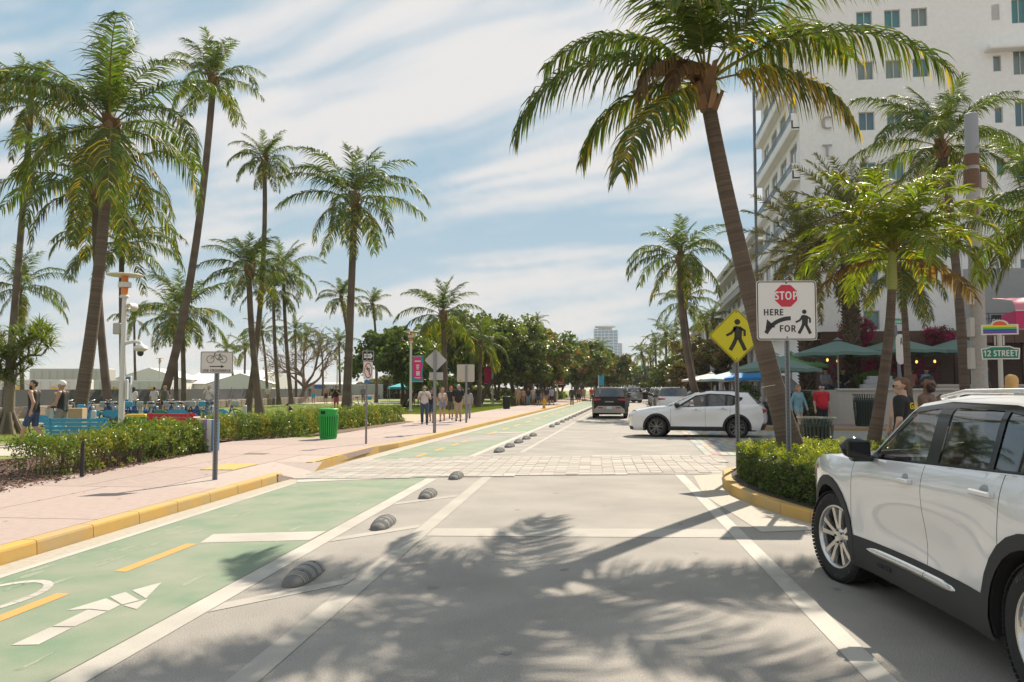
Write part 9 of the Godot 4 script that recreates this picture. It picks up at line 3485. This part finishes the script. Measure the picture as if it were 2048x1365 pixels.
# ---------------------------------------------------------------- beach side of the park
func make_beach_side() -> void:
	var stone := grain(0.36, 0.29, 0.22, 0.95, 0.7, 0.45, 1.5, 0.04)
	var o := thing("stone_wall", "low coral stone wall between the park and the beach", "wall", Vector3.ZERO)
	var a := V(-27.5, 0.1, 20)
	var z := V(-19.0, 0.1, 118)
	var dir := (z - a).normalized()
	var k := 0
	var rng := RandomNumberGenerator.new()
	rng.seed = 3
	var bt := Basis(Vector3.UP, atan2(-dir.z, dir.x))
	for q in 98:
		var b := MB.new()
		b.cbox(a + dir * (q + 0.5) + Vector3(0, 0.31, 0), Vector3(0.97, 0.62 + rng.randf_range(-0.03, 0.03), 0.42 + rng.randf_range(-0.04, 0.04)), 0.04, bt)
		part(o, "stone", b.done(), stone)
	o = thing("screen_fence", "dark fabric screen fence along the beach behind the stone wall", "fence", Vector3.ZERO)
	a = V(-34.0, 0.0, 24)
	z = V(-25.0, 0.0, 124)
	dir = (z - a).normalized()
	bt = Basis(Vector3.UP, atan2(-dir.z, dir.x))
	for q in 33:
		var b := MB.new()
		b.box(a + dir * (q * 3.0 + 1.5) + Vector3(0, 0.85, 0), Vector3(2.94, 1.45, 0.03), bt)
		part(o, "screen_panel", b.done(), grain(0.085, 0.085, 0.09, 0.85, 0.6, 0.25))
		b = MB.new()
		b.rod(a + dir * q * 3.0, a + dir * q * 3.0 + Vector3(0, 1.75, 0), 0.03, 6)
		part(o, "post", b.done(), mat(0.2, 0.2, 0.2, 0.5, 0.5))
	# event tents
	var canvas := grain(0.72, 0.69, 0.65, 0.8, 0.2, 0.08)
	for t in [[-52.0, 122.0, 9.0, 14.0, 2.9, 4.5, "gabled white tent left of the sweeping palm trunk", 0.15], [-43.0, 130.0, 17.0, 12.0, 2.3, 4.5, "long white tent with a sloping roof behind the bicycle sign", 1.45], [-36.5, 112.0, 8.0, 10.0, 2.2, 3.6, "white gabled tent right of the sweeping palm", 0.2], [-27.0, 140.0, 12.0, 10.0, 1.8, 2.6, "low pale tent behind the crossed palm trunks", 1.5]]:
		var n := thing("tent", t[6], "tent", V(t[0], 0, t[1]), t[7], "white event tents on the beach")
		var w: float = t[2] * 0.5
		var d: float = t[3] * 0.5
		var b := MB.new()
		b.quad(Vector3(-w - 0.3, t[4], d), Vector3(-w - 0.3, t[4], -d), Vector3(0, t[5], -d), Vector3(0, t[5], d))
		b.quad(Vector3(0, t[5], d), Vector3(0, t[5], -d), Vector3(w + 0.3, t[4], -d), Vector3(w + 0.3, t[4], d))
		part(n, "roof", b.done(), canvas)
		b = MB.new()
		for e in [d, -d]:
			b.quad(Vector3(-w, 0, e), Vector3(-w, t[4], e), Vector3(w, t[4], e), Vector3(w, 0, e))
			b.tri(Vector3(-w, t[4], e), Vector3(0, t[5], e), Vector3(w, t[4], e))
		for e in [-w, w]:
			b.quad(Vector3(e, 0, d), Vector3(e, t[4], d), Vector3(e, t[4], -d), Vector3(e, 0, -d))
		part(n, "side_wall", b.done(), canvas)
	for c in [[-47.0, 82.0, 9.0, 2.5, 0.62, "white site container behind the screw pine, left one", 1], [-36.5, 80.0, 7.0, 2.4, 0.62, "white site container seen left of the big palm trunk", 1], [-53.5, 100.0, 9.0, 4.0, 0.48, "long beige hall behind the white containers", 0], [-24.0, 118.0, 11.0, 2.2, 0.40, "low tan hut beside the tents with a blue board", 2]]:
		var n := thing("container", c[5], "container", V(c[0], 0, c[1]), 0.08, "site containers on the beach")
		var b := MB.new()
		b.cbox(Vector3(0, c[3] * 0.5, 0), Vector3(c[2], c[3], 2.6), 0.05)
		part(n, "shell", b.done(), mat(c[4], c[4] * 0.95, c[4] * 0.9, 0.6))
		b = MB.new()
		for q in int(c[2] / 0.9):
			b.box(Vector3(-c[2] * 0.5 + 0.5 + q * 0.9, c[3] * 0.5, 1.32), Vector3(0.12, c[3] * 0.86, 0.04))
		part(n, "ribs", b.done(), mat(c[4] * 0.9, c[4] * 0.86, c[4] * 0.8, 0.6))
		if c[6] == 1:
			for q in 2:
				b = MB.new()
				b.prism(disc(Vector2(-1.6 + q * 3.4, c[3] * 0.62), 0.28, 12), 0.02, Vector3(0, 0, 1.35))
				part(n, "yellow_disc", b.done(), mat(0.75, 0.42, 0.03, 0.6))
		elif c[6] == 2:
			b = MB.new()
			b.box(Vector3(-3.4, c[3] * 0.75, 1.36), Vector3(1.5, 0.9, 0.04))
			part(n, "blue_board", b.done(), mat(0.03, 0.10, 0.32, 0.6))
	# pop-up canopies by the play area
	for c in [[-12.4, 96.0, [0.05, 0.38, 0.42], "turquoise pop up canopy beyond the sea grape trunk"], [-8.6, 100.0, [0.45, 0.55, 0.55], "pale pop up canopy right of the turquoise one"]]:
		var n := thing("canopy_tent", c[3], "tent", V(c[0], 0.1, c[1]), 0.2, "pop up canopies")
		var b := MB.new()
		var r := 2.0
		var apex := Vector3(0, 2.3, 0)
		var q := [Vector3(-r, 1.7, r), Vector3(-r, 1.7, -r), Vector3(r, 1.7, -r), Vector3(r, 1.7, r)]
		for e in 4:
			b.tri(q[e], apex, q[(e + 1) % 4])
			b.quad(q[e], q[(e + 1) % 4], q[(e + 1) % 4] - Vector3(0, 0.25, 0), q[e] - Vector3(0, 0.25, 0))
		part(n, "cloth", b.done(), mat(c[2][0], c[2][1], c[2][2], 0.8))
		for e in 4:
			b = MB.new()
			b.rod(q[e] - Vector3(0, 1.7, 0), q[e], 0.025, 6)
			part(n, "pole", b.done(), mat(0.5, 0.5, 0.5, 0.4))
	k += 1

func make_buildings() -> void:
	make_hotel()
	var white := grain(0.56, 0.54, 0.50, 0.85, 0.25, 0.10)
	make_block("white low hotel with eyebrow ledges next along the street", 68.0, 106.0, 11.6, 14.0, 15.0, white, 5, 9, true)
	make_block("grey white building behind the thin palms", 110.0, 132.0, 12.5, 12.0, 11.0, mat(0.50, 0.51, 0.53, 0.8), 3, 6, false)
	make_block("pale building farther on behind the dry tree", 136.0, 168.0, 12.0, 12.0, 13.0, mat(0.55, 0.55, 0.52, 0.8), 4, 8, true)
	make_block("farthest white building on the hotel side", 174.0, 240.0, 12.0, 14.0, 11.0, mat(0.55, 0.54, 0.5, 0.8), 3, 12, false)
	make_tower()
	make_signals()
	make_terrace()
	make_beach_side()

func _ready() -> void:
	make_view()
	make_ground()
	make_buildings()
	make_palms()
	make_trees()
	make_hedges()
	make_cars()
	make_furniture()
	make_people()
